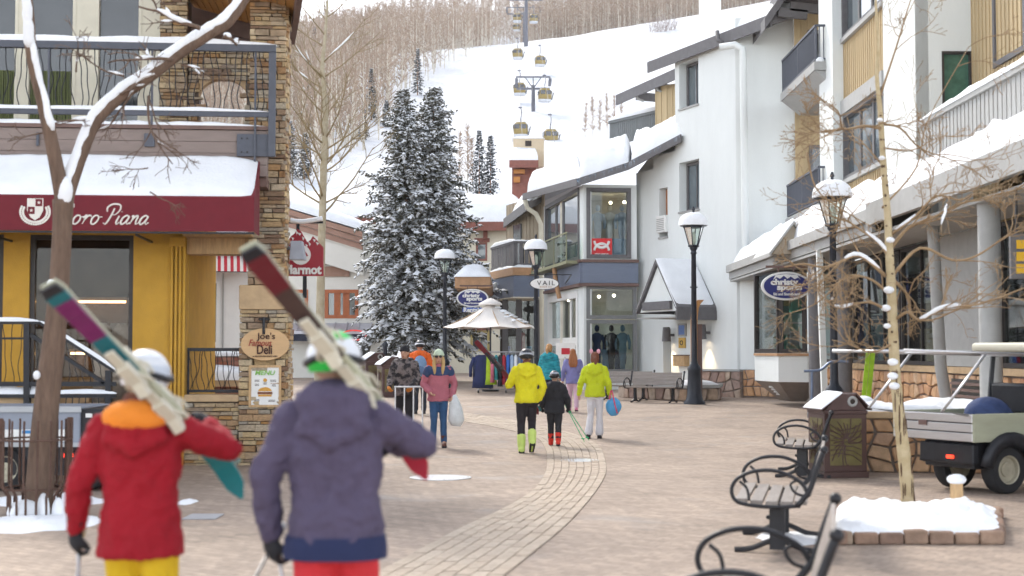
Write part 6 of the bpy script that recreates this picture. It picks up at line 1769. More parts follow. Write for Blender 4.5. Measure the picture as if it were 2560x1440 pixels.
# near aspen in the snowy bed on the right
D_ = 15.4
ra = thing('near_aspen', 'leaning aspen with scarred yellow bark rising from the snowy stone bed', 'tree', GP(2270, 1272))
tp = [P(x, y, D_) for x, y in ((2272, 1290), (2268, 1220), (2258, 1120), (2246, 1020), (2238, 930), (2233, 830), (2229, 730), (2224, 640), (2219, 540), (2211, 440), (2205, 350), (2200, 270), (2192, 190), (2196, 110), (2190, 20), (2186, -80))]
trr = [.085, .075, .07, .063, .058, .055, .052, .046, .040, .036, .032, .028, .022, .018, .014, .01]
cc = catmull(tp, 4); rc = list(np.interp(np.linspace(0, 1, len(cc)), np.linspace(0, 1, 16), trr))
b = MB(); b.tube(cc, [x * (1 + .10 * nz(i * .9, 2.0)) for i, x in enumerate(rc)], 12); obj('trunk', b, M_BARK_A, ra, smooth=True)
b = MB(); r_ = random.Random(4)
for k in range(46):
 i = r_.randint(1, int(len(cc) * .72)); a = r_.uniform(-2.6, -.5); q = cc[i] + Vector((math.cos(a), math.sin(a), 0)) * rc[i] * .93
 low = i < 16
 b.ell(q, (r_.uniform(.006, .014) if low else .015, .012, r_.uniform(.06, .16) if low else r_.uniform(.008, .018)), 7, 5)
obj('bark_scars', b, M_BARK_SCAR, ra)['kind'] = 'stuff'
b = MB(); sn = MB()
keyed = [([(2215, 690), (2150, 640), (2100, 655), (2060, 668), (2010, 660), (1960, 668)], .022), ([(2232, 745), (2180, 700), (2120, 690), (2075, 730), (2040, 760)], .018), ([(2228, 660), (2200, 610), (2130, 560), (2120, 545)], .02),
         ([(2228, 620), (2270, 570), (2330, 545), (2400, 510), (2480, 490), (2560, 470)], .022), ([(2222, 590), (2290, 540), (2340, 490), (2400, 500), (2440, 480)], .018), ([(2230, 690), (2300, 620), (2380, 650), (2440, 640), (2520, 590), (2600, 560)], .02),
         ([(2236, 800), (2270, 780), (2300, 800), (2360, 770), (2450, 760), (2560, 720)], .02), ([(2234, 700), (2270, 740), (2280, 790), (2330, 800), (2400, 770)], .02), ([(2226, 780), (2170, 755), (2100, 770), (2060, 750)], .018),
         ([(2202, 320), (2160, 315), (2110, 322), (2100, 290)], .022), ([(2100, 325), (2040, 330), (2005, 310)], .014), ([(2203, 310), (2250, 320), (2300, 370), (2380, 400)], .016), ([(2206, 370), (2280, 375), (2330, 350)], .012),
         ([(2212, 420), (2150, 350), (2120, 340)], .012), ([(2016, 380), (2040, 470), (2100, 520), (2200, 580)], .012), ([(2230, 860), (2180, 880), (2120, 860), (2080, 850)], .014), ([(2200, 240), (2240, 120), (2270, 20), (2290, -40)], .014), ([(2205, 520), (2290, 420), (2320, 300), (2420, 120)], .012)]
for i, (L_, rr_) in enumerate(keyed):
 dd = r_.uniform(-.9, .7)
 pp = catmull([P(x, y, D_ + dd * j / (len(L_) - 1)) for j, (x, y) in enumerate(L_)], 4)
 limb(b, pp, rr_, rr_ * .35, 7)
 if rr_ > .015 and i % 2 == 0:
  k = r_.randint(1, len(pp) // 2); top_snow(sn, pp, [rr_ * 1.15] * len(pp), k, min(len(pp), k + r_.randint(4, 8)), lift=.7, fat=1.0, seed=i)
 for m_ in range(7 if rr_ > .013 else 4):
  j = r_.randint(2, len(pp) - 1); t = (pp[j] - pp[j - 1]).normalized(); a = r_.uniform(0, 6.28)
  d = (t * .7 + Vector((math.cos(a) * .6, math.sin(a) * .6, r_.uniform(-.4, .7))))
  grow(b, sn, pp[j], d, r_.uniform(.35, .85), rr_ * .42, 1, r_, droop=.05, snowp=.12, kids=(3, 5), up=.02, wob=.2)
obj('branches', b, M_TWIG_T, ra, smooth=True)
for (x, y, rr_) in ((2232, 905, .05), (2232, 940, .05), (2236, 965, .05), (2222, 725, .05), (2215, 770, .045), (2226, 600, .04), (2218, 815, .035), (2205, 395, .03), (2200, 300, .03)): sn.ell(P(x, y, D_ - .06), (rr_ * 1.2, rr_, rr_ * .8), 8, 6)
obj('branch_snow', sn, M_SNOW, ra, smooth=True)['kind'] = 'stuff'
# bare clumps on the run, one by one
g3 = 'bare aspens standing on the ski run'
for i, (px, pb, pt2) in enumerate(((1150, 486, 335), (1168, 486, 318), (1182, 480, 345), (1462, 345, 262), (1482, 342, 245), (1500, 340, 250), (1518, 338, 236), (1536, 334, 240), (1553, 330, 250))):
 p = hill(px, pb); s2 = p.y / F
 V, Fc, Mi = aspen_arrays([(p.x, p.y, p.z)], 60 + i, twigs=150, hr=((pb - pt2) * s2, (pb - pt2) * s2 + .1), tw=(.02, .035))
 me = bpy.data.meshes.new('bare_aspen'); me.from_pydata(V.tolist(), [], Fc); me.materials.append(M_ASPEN); me.materials.append(M_TWIG); me.polygons.foreach_set('material_index', Mi); me.update()
 o = link(bpy.data.objects.new('bare_aspen', me)); nth = ('first', 'second', 'third', 'fourth', 'fifth', 'sixth')
 tag(o, ('%s bare aspen from the left in the trio beside the lower spruce pair' % nth[i]) if i < 3 else ('%s bare aspen from the left in the row above the rear balcony' % nth[i - 3]), 'tree', g3)
p = hill(1655, 78); r_ = random.Random(77); b = MB()
for i in range(60):
 a = r_.uniform(0, 6.28); grow(b, None, p + Vector((r_.uniform(-3, 3), r_.uniform(-2, 2), -.3)), (math.cos(a) * .8, math.sin(a) * .8, r_.uniform(.6, 1.2)), r_.uniform(2.5, 4.5), .05, 2, r_, kids=(4, 6))
tag(obj('bare_bush', b, mat('grey_twigs', (.33, .27, .25), .9, .15), flip=False), 'round grey bare bush on the crest of the ski run', 'bush')
# ---------------------------------------------------------------- street lamps
M_POST = mat('black_post_paint', (0.018, 0.022, 0.032), .4, .2, 10)
M_LGLASS = glass_mat('lantern_glass', (.82, .88, .84))
M_FROST = mat('frosted_bulb', (.75, .76, .7), .5, .05)
lamp = thing('street_lamp', 'black street lamp with snow cap beside the stone planter and wooden ski', 'street lamp', (0, 0, 0), 0, 'black lantern street lamps')
b = MB(); b.lathe([(.30, 0), (.30, .06), (.24, .12), (.22, .2), (.20, .28), (.175, .9), (.19, .95), (.17, 1.02), (.10, 1.1), (.085, 1.2), (.065, 4.1), (.09, 4.13), (.07, 4.2), (.11, 4.26), (.11, 4.3)], 14); obj('pole', b, M_POST, lamp, smooth=True, angle=45)
b = MB()
for i in range(6):
 a = i * math.pi / 3; c, s_ = math.cos(a), math.sin(a); b.bar((c * .13, s_ * .13, 4.34), (c * .27, s_ * .27, 4.84), .025)
b.lathe([(.14, 4.30), (.17, 4.33), (.15, 4.36)], 6); b.lathe([(.30, 4.83), (.31, 4.87), (.28, 4.88)], 6); obj('lantern_frame', b, M_POST, lamp)
for i in range(6):
 a, a2 = i * math.pi / 3 + .09, (i + 1) * math.pi / 3 - .09
 b = MB(); b.add([(math.cos(a) * .128, math.sin(a) * .128, 4.36), (math.cos(a2) * .128, math.sin(a2) * .128, 4.36), (math.cos(a2) * .262, math.sin(a2) * .262, 4.83), (math.cos(a) * .262, math.sin(a) * .262, 4.83)], [(0, 1, 2, 3)]); obj('lantern_pane', b, M_LGLASS, lamp)
b = MB(); b.lathe([(.02, 4.36), (.06, 4.4), (.07, 4.62), (.03, 4.72)], 10); obj('bulb', b, M_FROST, lamp, smooth=True)
b = MB(); b.lathe([(.37, 4.88), (.38, 4.92), (.30, 5.02), (.12, 5.13), (.05, 5.18), (.03, 5.3), (.05, 5.34), (.02, 5.42)], 16); obj('lantern_cap', b, M_POST, lamp, smooth=True, angle=50)
b = MB()
def dome(u, v):
 a = u * 2 * math.pi; rr_ = .40 * math.sin(min(1, v) * math.pi / 2); k = 1 + .06 * nz(math.cos(a) * 2, math.sin(a) * 2, 1.)
 return (rr_ * k * math.cos(a), rr_ * k * math.sin(a), 4.90 + .36 * math.cos(v * math.pi / 2) ** .7 + .02 * nz(math.cos(a) * 3, math.sin(a) * 3 + v * 2, 5.))
b.grid(dome, 20, 8); b.lathe([(.40, 4.9), (.36, 4.885)], 20); obj('snow_cap', b, M_SNOW, lamp, smooth=True, flip=False)
b = MB(); b.bar((-.1, 0, 3.2), (.1, 0, 3.2), .035); b.bar((0, -.1, 3.12), (0, .1, 3.12), .03); obj('banner_stub', b, M_POST, lamp)
def lamp_at(px, Y, top):
 x = (px - 1280) / F * Y; return (x, Y, G(Y)), (P(px, top, Y).z - G(Y)) / 5.27
l_, s_ = lamp_at(2084, 27.0, 448); dup(lamp, l_, 0, 'nearest black street lamp, snow-capped, behind the brown trash can', scale=s_)
l_, s_ = lamp_at(1340, 50.0, 597); dup(lamp, l_, .3, 'black street lamp with snow cap just right of the white umbrella', scale=s_)
l_, s_ = lamp_at(1112, 53.5, 622); dup(lamp, l_, .5, 'farthest black street lamp with snow cap in front of the spruces', scale=s_)
l_, s_ = lamp_at(1735, 40.8, 530); place(lamp, l_, .2, s_)
# small fixtures on the farthest lamp
# carved ski post beside the lamp
c = GP(1742, 1005); c = Vector((P(1738, 900, 42.2).x, 42.2, G(42)))
sk = thing('wooden_ski_post', 'tall wooden ski with upturned tip standing behind the lamp post', 'ski', c)
pts = [(0, 0), (0, 1.2), (0.0, 2.2), (.02, 2.6), (.07, 2.85), (.2, 3.02)]
b = MB(); prof = catmull([(x, 0, z) for x, z in pts], 4)
for i in range(len(prof) - 1):
 p0, p1 = c + prof[i], c + prof[i + 1]; b.hexa([p0 + Vector((-.12, -.1, 0)), p0 + Vector((.06, -.1, 0)), p0 + Vector((.06, .1, 0)), p0 + Vector((-.12, .1, 0))], [p1 + Vector((-.12, -.1, 0)), p1 + Vector((.06, -.1, 0)), p1 + Vector((.06, .1, 0)), p1 + Vector((-.12, .1, 0))])
obj('ski', b, mat('varnished_ski', (.42, .20, .06), .5, .2, 6, stretch=(4, 4, 1)), sk)
b = MB(); b.box(c.x + .06, c.x + .2, c.y - .06, c.y + .08, c.z, c.z + 2.3); obj('backing_post', b, M_BROWN, sk)
# ---------------------------------------------------------------- benches
M_BENCH = mat('greyed_bench_slat', (.27, .235, .21), .6, .15, 6, stretch=(6, .6, 6), rnd=.08)
M_BENCHF = mat('bench_iron', (.016, .016, .02), .42, .2, 12)
bench = thing('park_bench', 'nearest bench, cut off by the bottom edge of the picture', 'bench', (0, 0, 0), 0, 'iron armed benches')
LB = 1.62
for i, x in enumerate((-.29, -.165, -.04, .085, .2)):
 b = MB(); z = .455 - .02 * math.sin((x + .3) * 5); b.box(x - .052, x + .052, -LB / 2 + .06, LB / 2 - .06, z - .02, z + .016); obj('seat_slat', b, M_BENCH, bench, bevel=.006)
for i in range(4):
 z = .55 + i * .092; x = .245 + (z - .45) * .30; b = MB()
 b.hexa([(x - .012, -LB / 2 + .06, z - .045), (x + .012, -LB / 2 + .06, z - .045), (x + .012, LB / 2 - .06, z - .045), (x - .012, LB / 2 - .06, z - .045)], [(x + .015, -LB / 2 + .06, z + .045), (x + .039, -LB / 2 + .06, z + .045), (x + .039, LB / 2 - .06, z + .045), (x + .015, LB / 2 - .06, z + .045)]); obj('back_slat', b, M_BENCH, bench, bevel=.005)
for y in (-LB / 2, LB / 2):
 b = MB()
 loop = catmull([(.27, y, .50), (.20, y, .62), (.02, y, .705), (-.17, y, .705), (-.31, y, .645), (-.365, y, .55), (-.33, y, .455), (-.2, y, .42), (0, y, .41), (.2, y, .425)], 5)
 b.tube(loop, .017, 7); b.tube(catmull([(-.30, y, .62), (-.24, y, .56), (-.22, y, .46)], 5), .012, 6)
 b.tube(catmull([(.17, y, .42), (.27, y, .55), (.33, y, .72), (.39, y, .88)], 5), .024, 7); b.ell((.395, y, .89), .035, 8, 6)
 b.tube(catmull([(.26, y, .50), (.16, y, .53), (.12, y, .60), (.18, y, .64)], 5), .012, 6)
 obj('arm', b, M_BENCHF, bench, smooth=True)
 y2_ = y * .72
 b = MB(); b.box(-.065, .065, y2_ - .03, y2_ + .03, .03, .42); b.tube(catmull([(-.36, y2_, .02), (-.22, y2_, .035), (-.06, y2_, .10), (.06, y2_, .10), (.22, y2_, .035), (.38, y2_, .02)], 5), .024, 7); b.ell((-.075, y2_, .3), (.02, .02, .02), 7, 5)
 obj('leg', b, M_BENCHF, bench, smooth=True, angle=40)
bx2 = lambda px, Y: (px - 1280) / F * Y
dup(bench, (bx2(1945, 12.7), 12.7, 0), -.22, 'middle bench of the iron-armed row on the right, seen from its end')
dup(bench, (bx2(2000, 19.9) + .02, 19.9, 0), -.22, 'farthest bench of the right-hand row, its end hidden by the trash can')
dup(bench, (bx2(1562, 43.4), 43.4, G(43)), 1.15, 'left one of the two slatted benches in front of the stone planter')
dup(bench, (bx2(1634, 41.8), 41.8, G(42)), 1.15, 'right one of the two slatted benches in front of the stone planter')
place(bench, (bx2(1885, 7.2), 7.2, 0), -.22)
# ---------------------------------------------------------------- trash cans
M_CAN = mat('brown_can_paint', (.085, .045, .04), .5, .12, 8); M_OLIVE = mat('olive_panel', (.15, .125, .045), .55, .2, 6)
can = thing('trash_can', 'nearest brown trash can with leaf-pattern panel and snow on its gable', 'trash can', (0, 0, 0), 0, 'brown gabled trash cans')
w = .30
b = MB(); b.box(-w, w, -w, w, .08, .86); b.box(-w - .02, w + .02, -w - .02, w + .02, 0, .08); b.box(-w - .015, w + .015, -w - .015, w + .015, .86, .91); obj('body', b, M_CAN, can, bevel=.008)
b = MB(); b.prism([(-w, -w, .912), (w, -w, .912), (.14, -w, 1.13), (-.06, -w, 1.13)], (0, 2 * w, 0)); obj('gable', b, M_CAN, can, bevel=.006)
b = MB()
pn = Vector((-.02, -w - .01, 0)); b.tube([(.1 + .055 * math.cos(a), -w - .006, 1.03 + .055 * math.sin(a)) for a in np.linspace(0, 6.2832, 15)], .02, 6); obj('slot_ring', b, M_LGREY, can)
b = MB(); b.lathe([(.001, 0), (.05, 0), (.05, .004)], 12, (0, 0, 0)); me_ = [((.1 + v[0]), -w - .004 - v[2], 1.03 + v[1]) for v in b.v]; b.v = me_; obj('slot', b, M_DARKROOM, can)
for sgn in (1, -1):
 b = MB(); q = [Vector((-w - .06, -w - .05, .93)), Vector((-.05, -w - .05, 1.15)), Vector((-.05, w + .05, 1.15)), Vector((-w - .06, w + .05, .93))]
 if sgn < 0: q = [Vector((w + .06, -w - .05, .93)), Vector((.14, -w - .05, 1.15)), Vector((.14, w + .05, 1.15)), Vector((w + .06, w + .05, .93))]
 b.hexa([p - Vector((0, 0, .02)) for p in q], q); obj('roof_panel', b, M_CAN, can)
 if sgn > 0: b = MB(); snow_patch(b, *[p + Vector((0, 0, .002)) for p in q], .045, 8, 8, bump=.5); obj('snow', b, M_SNOW, can, smooth=True)
for (fx, ax) in (('front', 0), ('side', 1)):
 b = MB(); b.box(-.225, .225, -w - .006, -w - .001, .17, .80)
 rg = MB(); r_ = random.Random(5)
 for k in range(17):
  a = math.radians(-20 + k * 17 + r_.uniform(-3, 3)); L_ = r_.uniform(.2, .36)
  c0 = Vector((0, -w - .008, .485)); pts = []
  for s2 in np.linspace(.04, L_, 7):
   q = c0 + Vector((math.cos(a + s2 * 1.3) * s2 * .8, 0, math.sin(a + s2 * 1.3) * s2 * 1.1))
   q.x = max(-.22, min(.22, q.x)); q.z = max(.175, min(.795, q.z)); pts.append(q)
  rg.tube(pts, .0085, 5)
 for k in range(-3, 4): rg.tube([(-.22, -w - .008, .485 + k * .07 + .03), (-.1, -w - .008, .485 + k * .05), (.1, -w - .008, .485 + k * .06), (.22, -w - .008, .485 + k * .085 - .02)], .007, 5)
 if ax:
  for m_ in (b, rg): m_.v = [(y, -x, z) for x, y, z in m_.v]
 po = obj('leaf_panel', b, M_OLIVE, can); obj('leaf_ribs', rg, M_CAN, po)
dup(can, (bx2(935, 47), 47, G(47)), .35, 'left one of the two brown gabled trash cans in the square', scale=1.22)
dup(can, (bx2(975, 45.5), 45.5, G(45)), .35, 'right one of the two brown gabled trash cans in the square', scale=1.12)
place(can, (bx2(2090, 19.6), 19.6, 0), .16, 1.0)
# ---------------------------------------------------------------- stone planter by the far benches
sp = thing('round_stone_planter', 'stone planter with a snowy coping behind the far benches and lamp', 'planter', (bx2(1690, 43.5), 43.6, G(43)))
pc_ = [Vector((bx2(1545, 45.4), 45.4, 0)), Vector((bx2(1640, 43.4), 43.4, 0)), Vector((bx2(1720, 42.2), 42.2, 0)), Vector((bx2(1792, 43.0), 43.0, 0)), Vector((bx2(1800, 44.6), 44.6, 0))]
zt7 = P(1690, 962, 42.8).z; zb7 = G(43)
for i in range(4):
 w = Wall((pc_[i].x, pc_[i].y), (pc_[i + 1].x, pc_[i + 1].y)); b = MB(); w.box(b, 0, w.len, zb7, zt7 - .1, -.4, -.02); o = obj('wall', b, M_MORT2, sp)
 rubble(o, w, 0, w.len, zb7, zt7 - .1, .36, ramp_mat('pink_fieldstone', [(.34, .22, .17), (.42, .30, .23), (.28, .19, .16), (.45, .36, .29), (.36, .25, .17)], scale=6, bump=.6), 50 + i, budget=25)
 b = MB(); w.box(b, -.03, w.len + .03, zt7 - .1, zt7, -.5, .08); obj('coping', b, M_LGREY, sp, bevel=.02)
 if i in (1, 2): b = MB(); snow_patch(b, w.p(0, zt7, .08), w.p(w.len, zt7, .08), w.p(w.len, zt7, -.6), w.p(0, zt7, -.6), .13, 14, 5, bump=.4); obj('snow', b, M_SNOW, sp, smooth=True)
# rubble wall by the white tower
tw2 = Wall((bx2(1752, 46.6), 46.4), (bx2(1852, 45.0), 45.0)); t = thing('rubble_garden_wall', 'low brown rubble wall at the foot of the white tower', 'wall', tw2.p(0, 0))
zt8 = P(1800, 928, 45.6).z
b = MB(); tw2.box(b, 0, tw2.len, .2, zt8, -.2, -.02); o = obj('core', b, M_MORT2, t); rubble(o, tw2, 0, tw2.len, .2, zt8, .38, MATS['pink_fieldstone'], 71, budget=30); b = MB(); tw2.box(b, 0, tw2.len, zt8, zt8 + .06, -.25, .08); obj('coping', b, M_LGREY, t)
# ---------------------------------------------------------------- umbrella and clothes rail
u_ = thing('market_umbrella', 'white market umbrella with a little snow over the clothes rail', 'umbrella', (bx2(1236, 50), 50, G(50)))
c = Vector((bx2(1226, 50), 50, 0)); ze, za_ = P(1226, 818, 50).z, P(1240, 756, 50).z; R8 = 1.68
M_CANV = mat('white_umbrella_cloth', (.74, .70, .66), .85, .05, 4)
for i in range(8):
 a0, a1 = i * math.pi / 4 + .2, (i + 1) * math.pi / 4 + .2
 e0_, e1_ = c + Vector((math.cos(a0) * R8, math.sin(a0) * R8, ze)), c + Vector((math.cos(a1) * R8, math.sin(a1) * R8, ze)); ap2 = c + Vector((0, 0, za_))
 b = MB(); vs4 = []
 for j in range(5):
  s2 = j / 4; l0, l1 = ap2.lerp(e0_, s2), ap2.lerp(e1_, s2); sag_ = -.10 * math.sin(s2 * math.pi); vs4 += [l0 + Vector((0, 0, sag_)), (l0 + l1) / 2 + Vector((0, 0, sag_ - .05 * s2)), l1 + Vector((0, 0, sag_))]
 b.add(vs4, [(j * 3 + k, j * 3 + k + 1, (j + 1) * 3 + k + 1, (j + 1) * 3 + k) for j in range(4) for k in range(2)])
 obj('canopy_panel', b, M_CANV, u_, smooth=True)
 b = MB(); b.bar(ap2 - Vector((0, 0, .1)), e0_ - Vector((0, 0, .03)), .02); obj('rib', b, M_PINE, u_)
b = MB(); b.tube([(c.x, c.y, G(50)), (c.x, c.y, za_ + .05)], .03, 8); obj('pole', b, M_POST, u_)
b = MB(); b.lathe([(.02, za_ + .15), (.12, za_ + .12), (.4, za_ - .03), (.42, za_ - .1)], 14, (c.x, c.y, 0)); obj('vent_cap', b, M_CANV, u_, smooth=True)
b = MB(); r_ = random.Random(3)
for k in range(36):
 a = r_.uniform(-.9, .8); s2 = r_.uniform(.12, .8); q = c + Vector((math.cos(a) * R8 * s2, math.sin(a) * R8 * s2 - .02, za_ + (ze - za_) * s2 - .05)); b.ell(q, (r_.uniform(.05, .16), r_.uniform(.05, .12), .035), 7, 4)
obj('snow_dusting', b, M_SNOW, u_, smooth=True)['kind'] = 'stuff'
b = MB(); b.lathe([(.3, G(50)), (.3, G(50) + .06), (.05, G(50) + .1)], 14, (c.x, c.y, 0)); obj('base', b, M_IRON, u_)
rk_ = thing('clothes_rail', 'chrome clothes rail on castors standing under the white umbrella', 'clothes rail', (bx2(1262, 49), 49, G(49)))
x0, x1, zr = bx2(1196, 48.8), bx2(1334, 48.8), P(1260, 880, 48.8).z; g0 = G(48.8)
b = MB(); b.tube([(x0, 48.8, zr), (x1, 48.8, zr)], .02, 8); obj('rail', b, M_STEEL, rk_)
for x in (x0, (x0 + x1) / 2, x1):
 b = MB(); b.tube([(x, 48.8, zr), (x, 48.8, g0 + .1)], .018, 7); b.tube([(x, 48.5, g0 + .1), (x, 49.1, g0 + .1)], .018, 7); obj('upright', b, M_STEEL, rk_)
 for y in (48.5, 49.1): b = MB(); b.tube([(x - .02, y, g0 + .05), (x + .02, y, g0 + .05)], .05, 10); obj('castor', b, M_IRON, rk_)
b = MB(); b.tube([(x0, 48.8, g0 + .12), (x1, 48.8, g0 + .12)], .015, 6); obj('lower_bar', b, M_STEEL, rk_)
cols = [('navy', (.025, .035, .11)), ('deep navy', (.02, .03, .08)), ('lime green', (.42, .62, .03)), ('pink', (.62, .18, .25)), ('teal', (.06, .32, .34)), ('charcoal', (.04, .04, .05)), ('crimson', (.42, .03, .05)), ('royal blue', (.04, .14, .5)), ('pale blue', (.34, .45, .62)), ('white', (.7, .72, .74)), ('slate', (.14, .18, .26)), ('bright blue', (.05, .22, .6)), ('lavender', (.4, .4, .6)), ('dark grey', (.07, .07, .08))]
r_ = random.Random(6)
for i, (nm, cl_) in enumerate(cols):
 x = x0 + .08 + i * (x1 - x0 - .16) / (len(cols) - 1); L_ = r_.uniform(.85, 1.2)
 lab = '%s jacket hanging on the clothes rail' % nm if i else 'navy jacket hanging at the left end of the clothes rail'
 t = thing('hanging_jacket', lab, 'jacket', (x, 48.8, zr - L_), 0, 'jackets on the clothes rail')
 m_ = mat('jacket_' + nm.replace(' ', '_'), cl_, .8, .15, 6)
 wdt = .30 if i < 3 else .09
 b = MB(); q = Vector((x, 48.8, zr - .1))
 b.tube([q + Vector((0, 0, .0)), q + Vector((0, 0, -.08)), q + Vector((0, 0, -.3)), q + Vector((.0, 0, -L_ * .8)), q + Vector((0, 0, -L_))], [wdt * .3, wdt * .8, wdt * .85, wdt * .9, wdt], 10, flat=.30 if i < 3 else 2.2)
 obj('body', b, m_, t, smooth=True)
 for s_ in (-1, 1):
  b = MB(); sx = s_ * wdt * .75 if i < 3 else 0; sy = 0 if i < 3 else s_ * .2
  b.tube([q + Vector((sx, sy, -.08)), q + Vector((sx * 1.5, sy * 1.15, -.4)), q + Vector((sx * 1.55, sy * 1.2, -.75))], [.06, .065, .05], 8); obj('sleeve', b, m_, t, smooth=True)
 b = MB(); b.tube([q + Vector((0, 0, 0)), q + Vector((0, 0, .1)), q + Vector((0, .03, .12))], .006, 5); obj('hanger', b, M_STEEL, t)
# ---------------------------------------------------------------- hanging red sign on the pillar
D_ = 23.6
sg2 = thing('red_mountain_sign', 'dark red peak-shaped hanging sign with white lettering beside the stone pillar', 'sign', P(762, 690, D_))
M_SRED = mat('dark_red_sign', (.33, .025, .04), .5, .06)
out = [(706, 690), (808, 690), (808, 618), (798, 608), (790, 598), (782, 590), (776, 600), (768, 606), (760, 592), (752, 578), (744, 572), (736, 584), (728, 590), (718, 604), (706, 612)]
b = MB(); b.prism([P(x, y, D_) for x, y in out], (0, .06, 0)); obj('board', b, M_SRED, sg2)
b = MB()
r_ = random.Random(2)
for (x, y) in ((740, 580), (748, 582), (756, 594), (730, 594), (722, 604), (784, 598), (792, 606), (772, 608), (764, 612)):
 p = P(x, y, D_ - .01); b.prism([p + Vector((r_.uniform(-.03, 0), 0, r_.uniform(.0, .03))), p + Vector((.035, 0, -.01)), p + Vector((.01, 0, -.05))], (0, .008, 0))
obj('snowcap_print', b, M_WHITE, sg2)['kind'] = 'stuff'
p = P(752, 637, D_ - .012); b = MB(); b.prism([p + Vector((.165 * math.cos(a), 0, .165 * math.sin(a))) for a in np.linspace(0, 6.2832, 31)[:-1]], (0, .01, 0)); obj('disc', b, M_WHITE, sg2)
b = MB(); zz = [(-.11, -.08), (-.045, .035), (0, -.035), (.045, .085), (.11, -.03)]
b.tube([p + Vector((x, -.006, z + .01)) for x, z in zz], .016, 6); obj('disc_mark', b, M_SRED, sg2)
text('name_lettering', 'Marmot', frame(P(757, 674, D_ - .004), (1, 0, 0)), 94 * D_ / F, M_WHITE, sg2, height=.16, fat=.04)
b = MB(); b.bar(P(690, 556, D_ + .03), P(808, 556, D_ + .03), .035); b.bar(P(745, 556, D_ + .03), P(745, 580, D_ + .03), .05)
obj('bracket', b, M_IRON, sg2)
b = MB(); b.tube(catmull([P(700, 536, D_), P(725, 550, D_), P(755, 554, D_), P(785, 550, D_), P(806, 546, D_)], 5), .04, 8); obj('snow', b, M_SNOW, sg2, smooth=True)
b = MB(); b.bar(P(762, 690, D_ + .03), P(762, 745, D_ + .03), .06); obj('support_post', b, M_IRON, sg2)
# ---------------------------------------------------------------- gondola lift on the run
M_GOLD = mat('gold_cabin', (.30, .22, .07), .45, .15, 3); M_CABD = mat('cabin_dark_glass', (.03, .03, .035), .15, .2, 2, spec=.8); M_LIFT = mat('lift_steel', (.13, .135, .165), .55, .1, 3); M_CABW = mat('cabin_floor_white', (.6, .62, .66), .5, .05)
gon = thing('gondola_cabin', '', 'gondola', (0, 0, 0), 0, 'gold gondola cabins on the lift line')
sect = [(-1.02, .88, .80), (-.95, .98, .9), (-.35, 1.08, 1.0), (.15, 1.08, 1.0), (.65, .98, .92), (.95, .80, .76), (1.02, .55, .55)]
def rring(hx, hy, z, n=20):
 out = []
 for i in range(n):
  a = 2 * math.pi * i / n; c, s_ = math.cos(a), math.sin(a); out.append((hx * math.copysign(abs(c) ** .45, c), hy * math.copysign(abs(s_) ** .45, s_), z))
 return out
def loft(mb, rings):
 n = len(rings[0]); vs5 = [p for r in rings for p in r]
 fs5 = [(i * n + j, i * n + (j + 1) % n, (i + 1) * n + (j + 1) % n, (i + 1) * n + j) for i in range(len(rings) - 1) for j in range(n)] + [tuple(range(n))[::-1], tuple(range((len(rings) - 1) * n, len(rings) * n))]
 return mb.add(vs5, fs5)
b = MB(); loft(b, [rring(hx, hy, z) for z, hx, hy in sect]); obj('shell', b, M_GOLD, gon, smooth=True)
for y in (-1.0, 1.0):
 for x in (-.48, .48):
  b = MB(); b.box(x - .40, x + .40, y - .03, y + .03, -.05, .62); obj('window', b, M_CABD, gon, bevel=.05)
for x in (-1.06, 1.06):
 b = MB(); b.box(x - .03, x + .03, -.8, .8, -.05, .62); obj('window', b, M_CABD, gon, bevel=.05)
b = MB(); loft(b, [rring(.97, .9, -1.18), rring(1.04, .96, -1.0), rring(1.06, .98, -.86)]); obj('skirt', b, M_CABW, gon)
b = MB(); b.box(-.75, .75, -.06, .06, 1.0, 1.1); b.tube(catmull([(0, 0, 1.05), (0, .02, 1.6), (.12, .05, 2.3), (.08, 0, 2.9), (-.12, 0, 3.2)], 4), .075, 7); b.box(-.35, .2, -.1, .1, 3.15, 3.35); obj('hanger', b, M_LIFT, gon)
for k in range(3): b = MB(); b.bar((1.12, -.4 + k * .3, -.9), (1.45, -.4 + k * .3, .35), .07, .1); obj('carried_ski', b, M_CABD, gon)
b = MB(); b.box(1.05, 1.2, -.6, .6, -.75, -.6); obj('ski_rack', b, M_LIFT, gon)
glist = [(1294, 134, 27, 'upper left gondola cabin below the second lift tower'), (1350, 152, 27, 'upper right gondola cabin with skis below the second lift tower'), (1299, 222, 32, 'gondola cabin at the left arm of the near lift tower'), (1362, 237, 34, 'gondola cabin at the right arm of the near lift tower'),
         (1302, 323, 38, 'lowest left gondola cabin just above the beige chimney'), (1376, 341, 38, 'lowest right gondola cabin just above the shop roof snow'), (1293, 44, 22, 'left gondola cabin at the arm of the upper lift tower'), (1334, 46, 22, 'right gondola cabin at the arm of the upper lift tower'), (1291, 68, 18, 'small left gondola cabin below the upper tower arm'), (1333, 69, 18, 'small right gondola cabin below the upper tower arm')]
tops = {0: [], 1: []}
for i, (px, py, wpx, lab) in enumerate(glist):
 Y = 2.25 * F / wpx; c = P(px, py, Y)
 g = gon if i == 0 else copy_tree(gon)
 place(g, c, .15 if i % 2 else -.1); g['label'] = lab; tops[i % 2].append((Y, c + Vector((0, 0, 3.25))))
for side in (0, 1):
 pts = [q for _, q in sorted(tops[side], key=lambda z: z[0])]
 near = pts[0] + (pts[0] - pts[2]) * .7; b = MB(); b.tube([near] + pts, .03, 5); tag(obj('lift_cable', b, M_LIFT), '%s haul cable of the gondola lift' % ('left' if side == 0 else 'right'), 'cable')
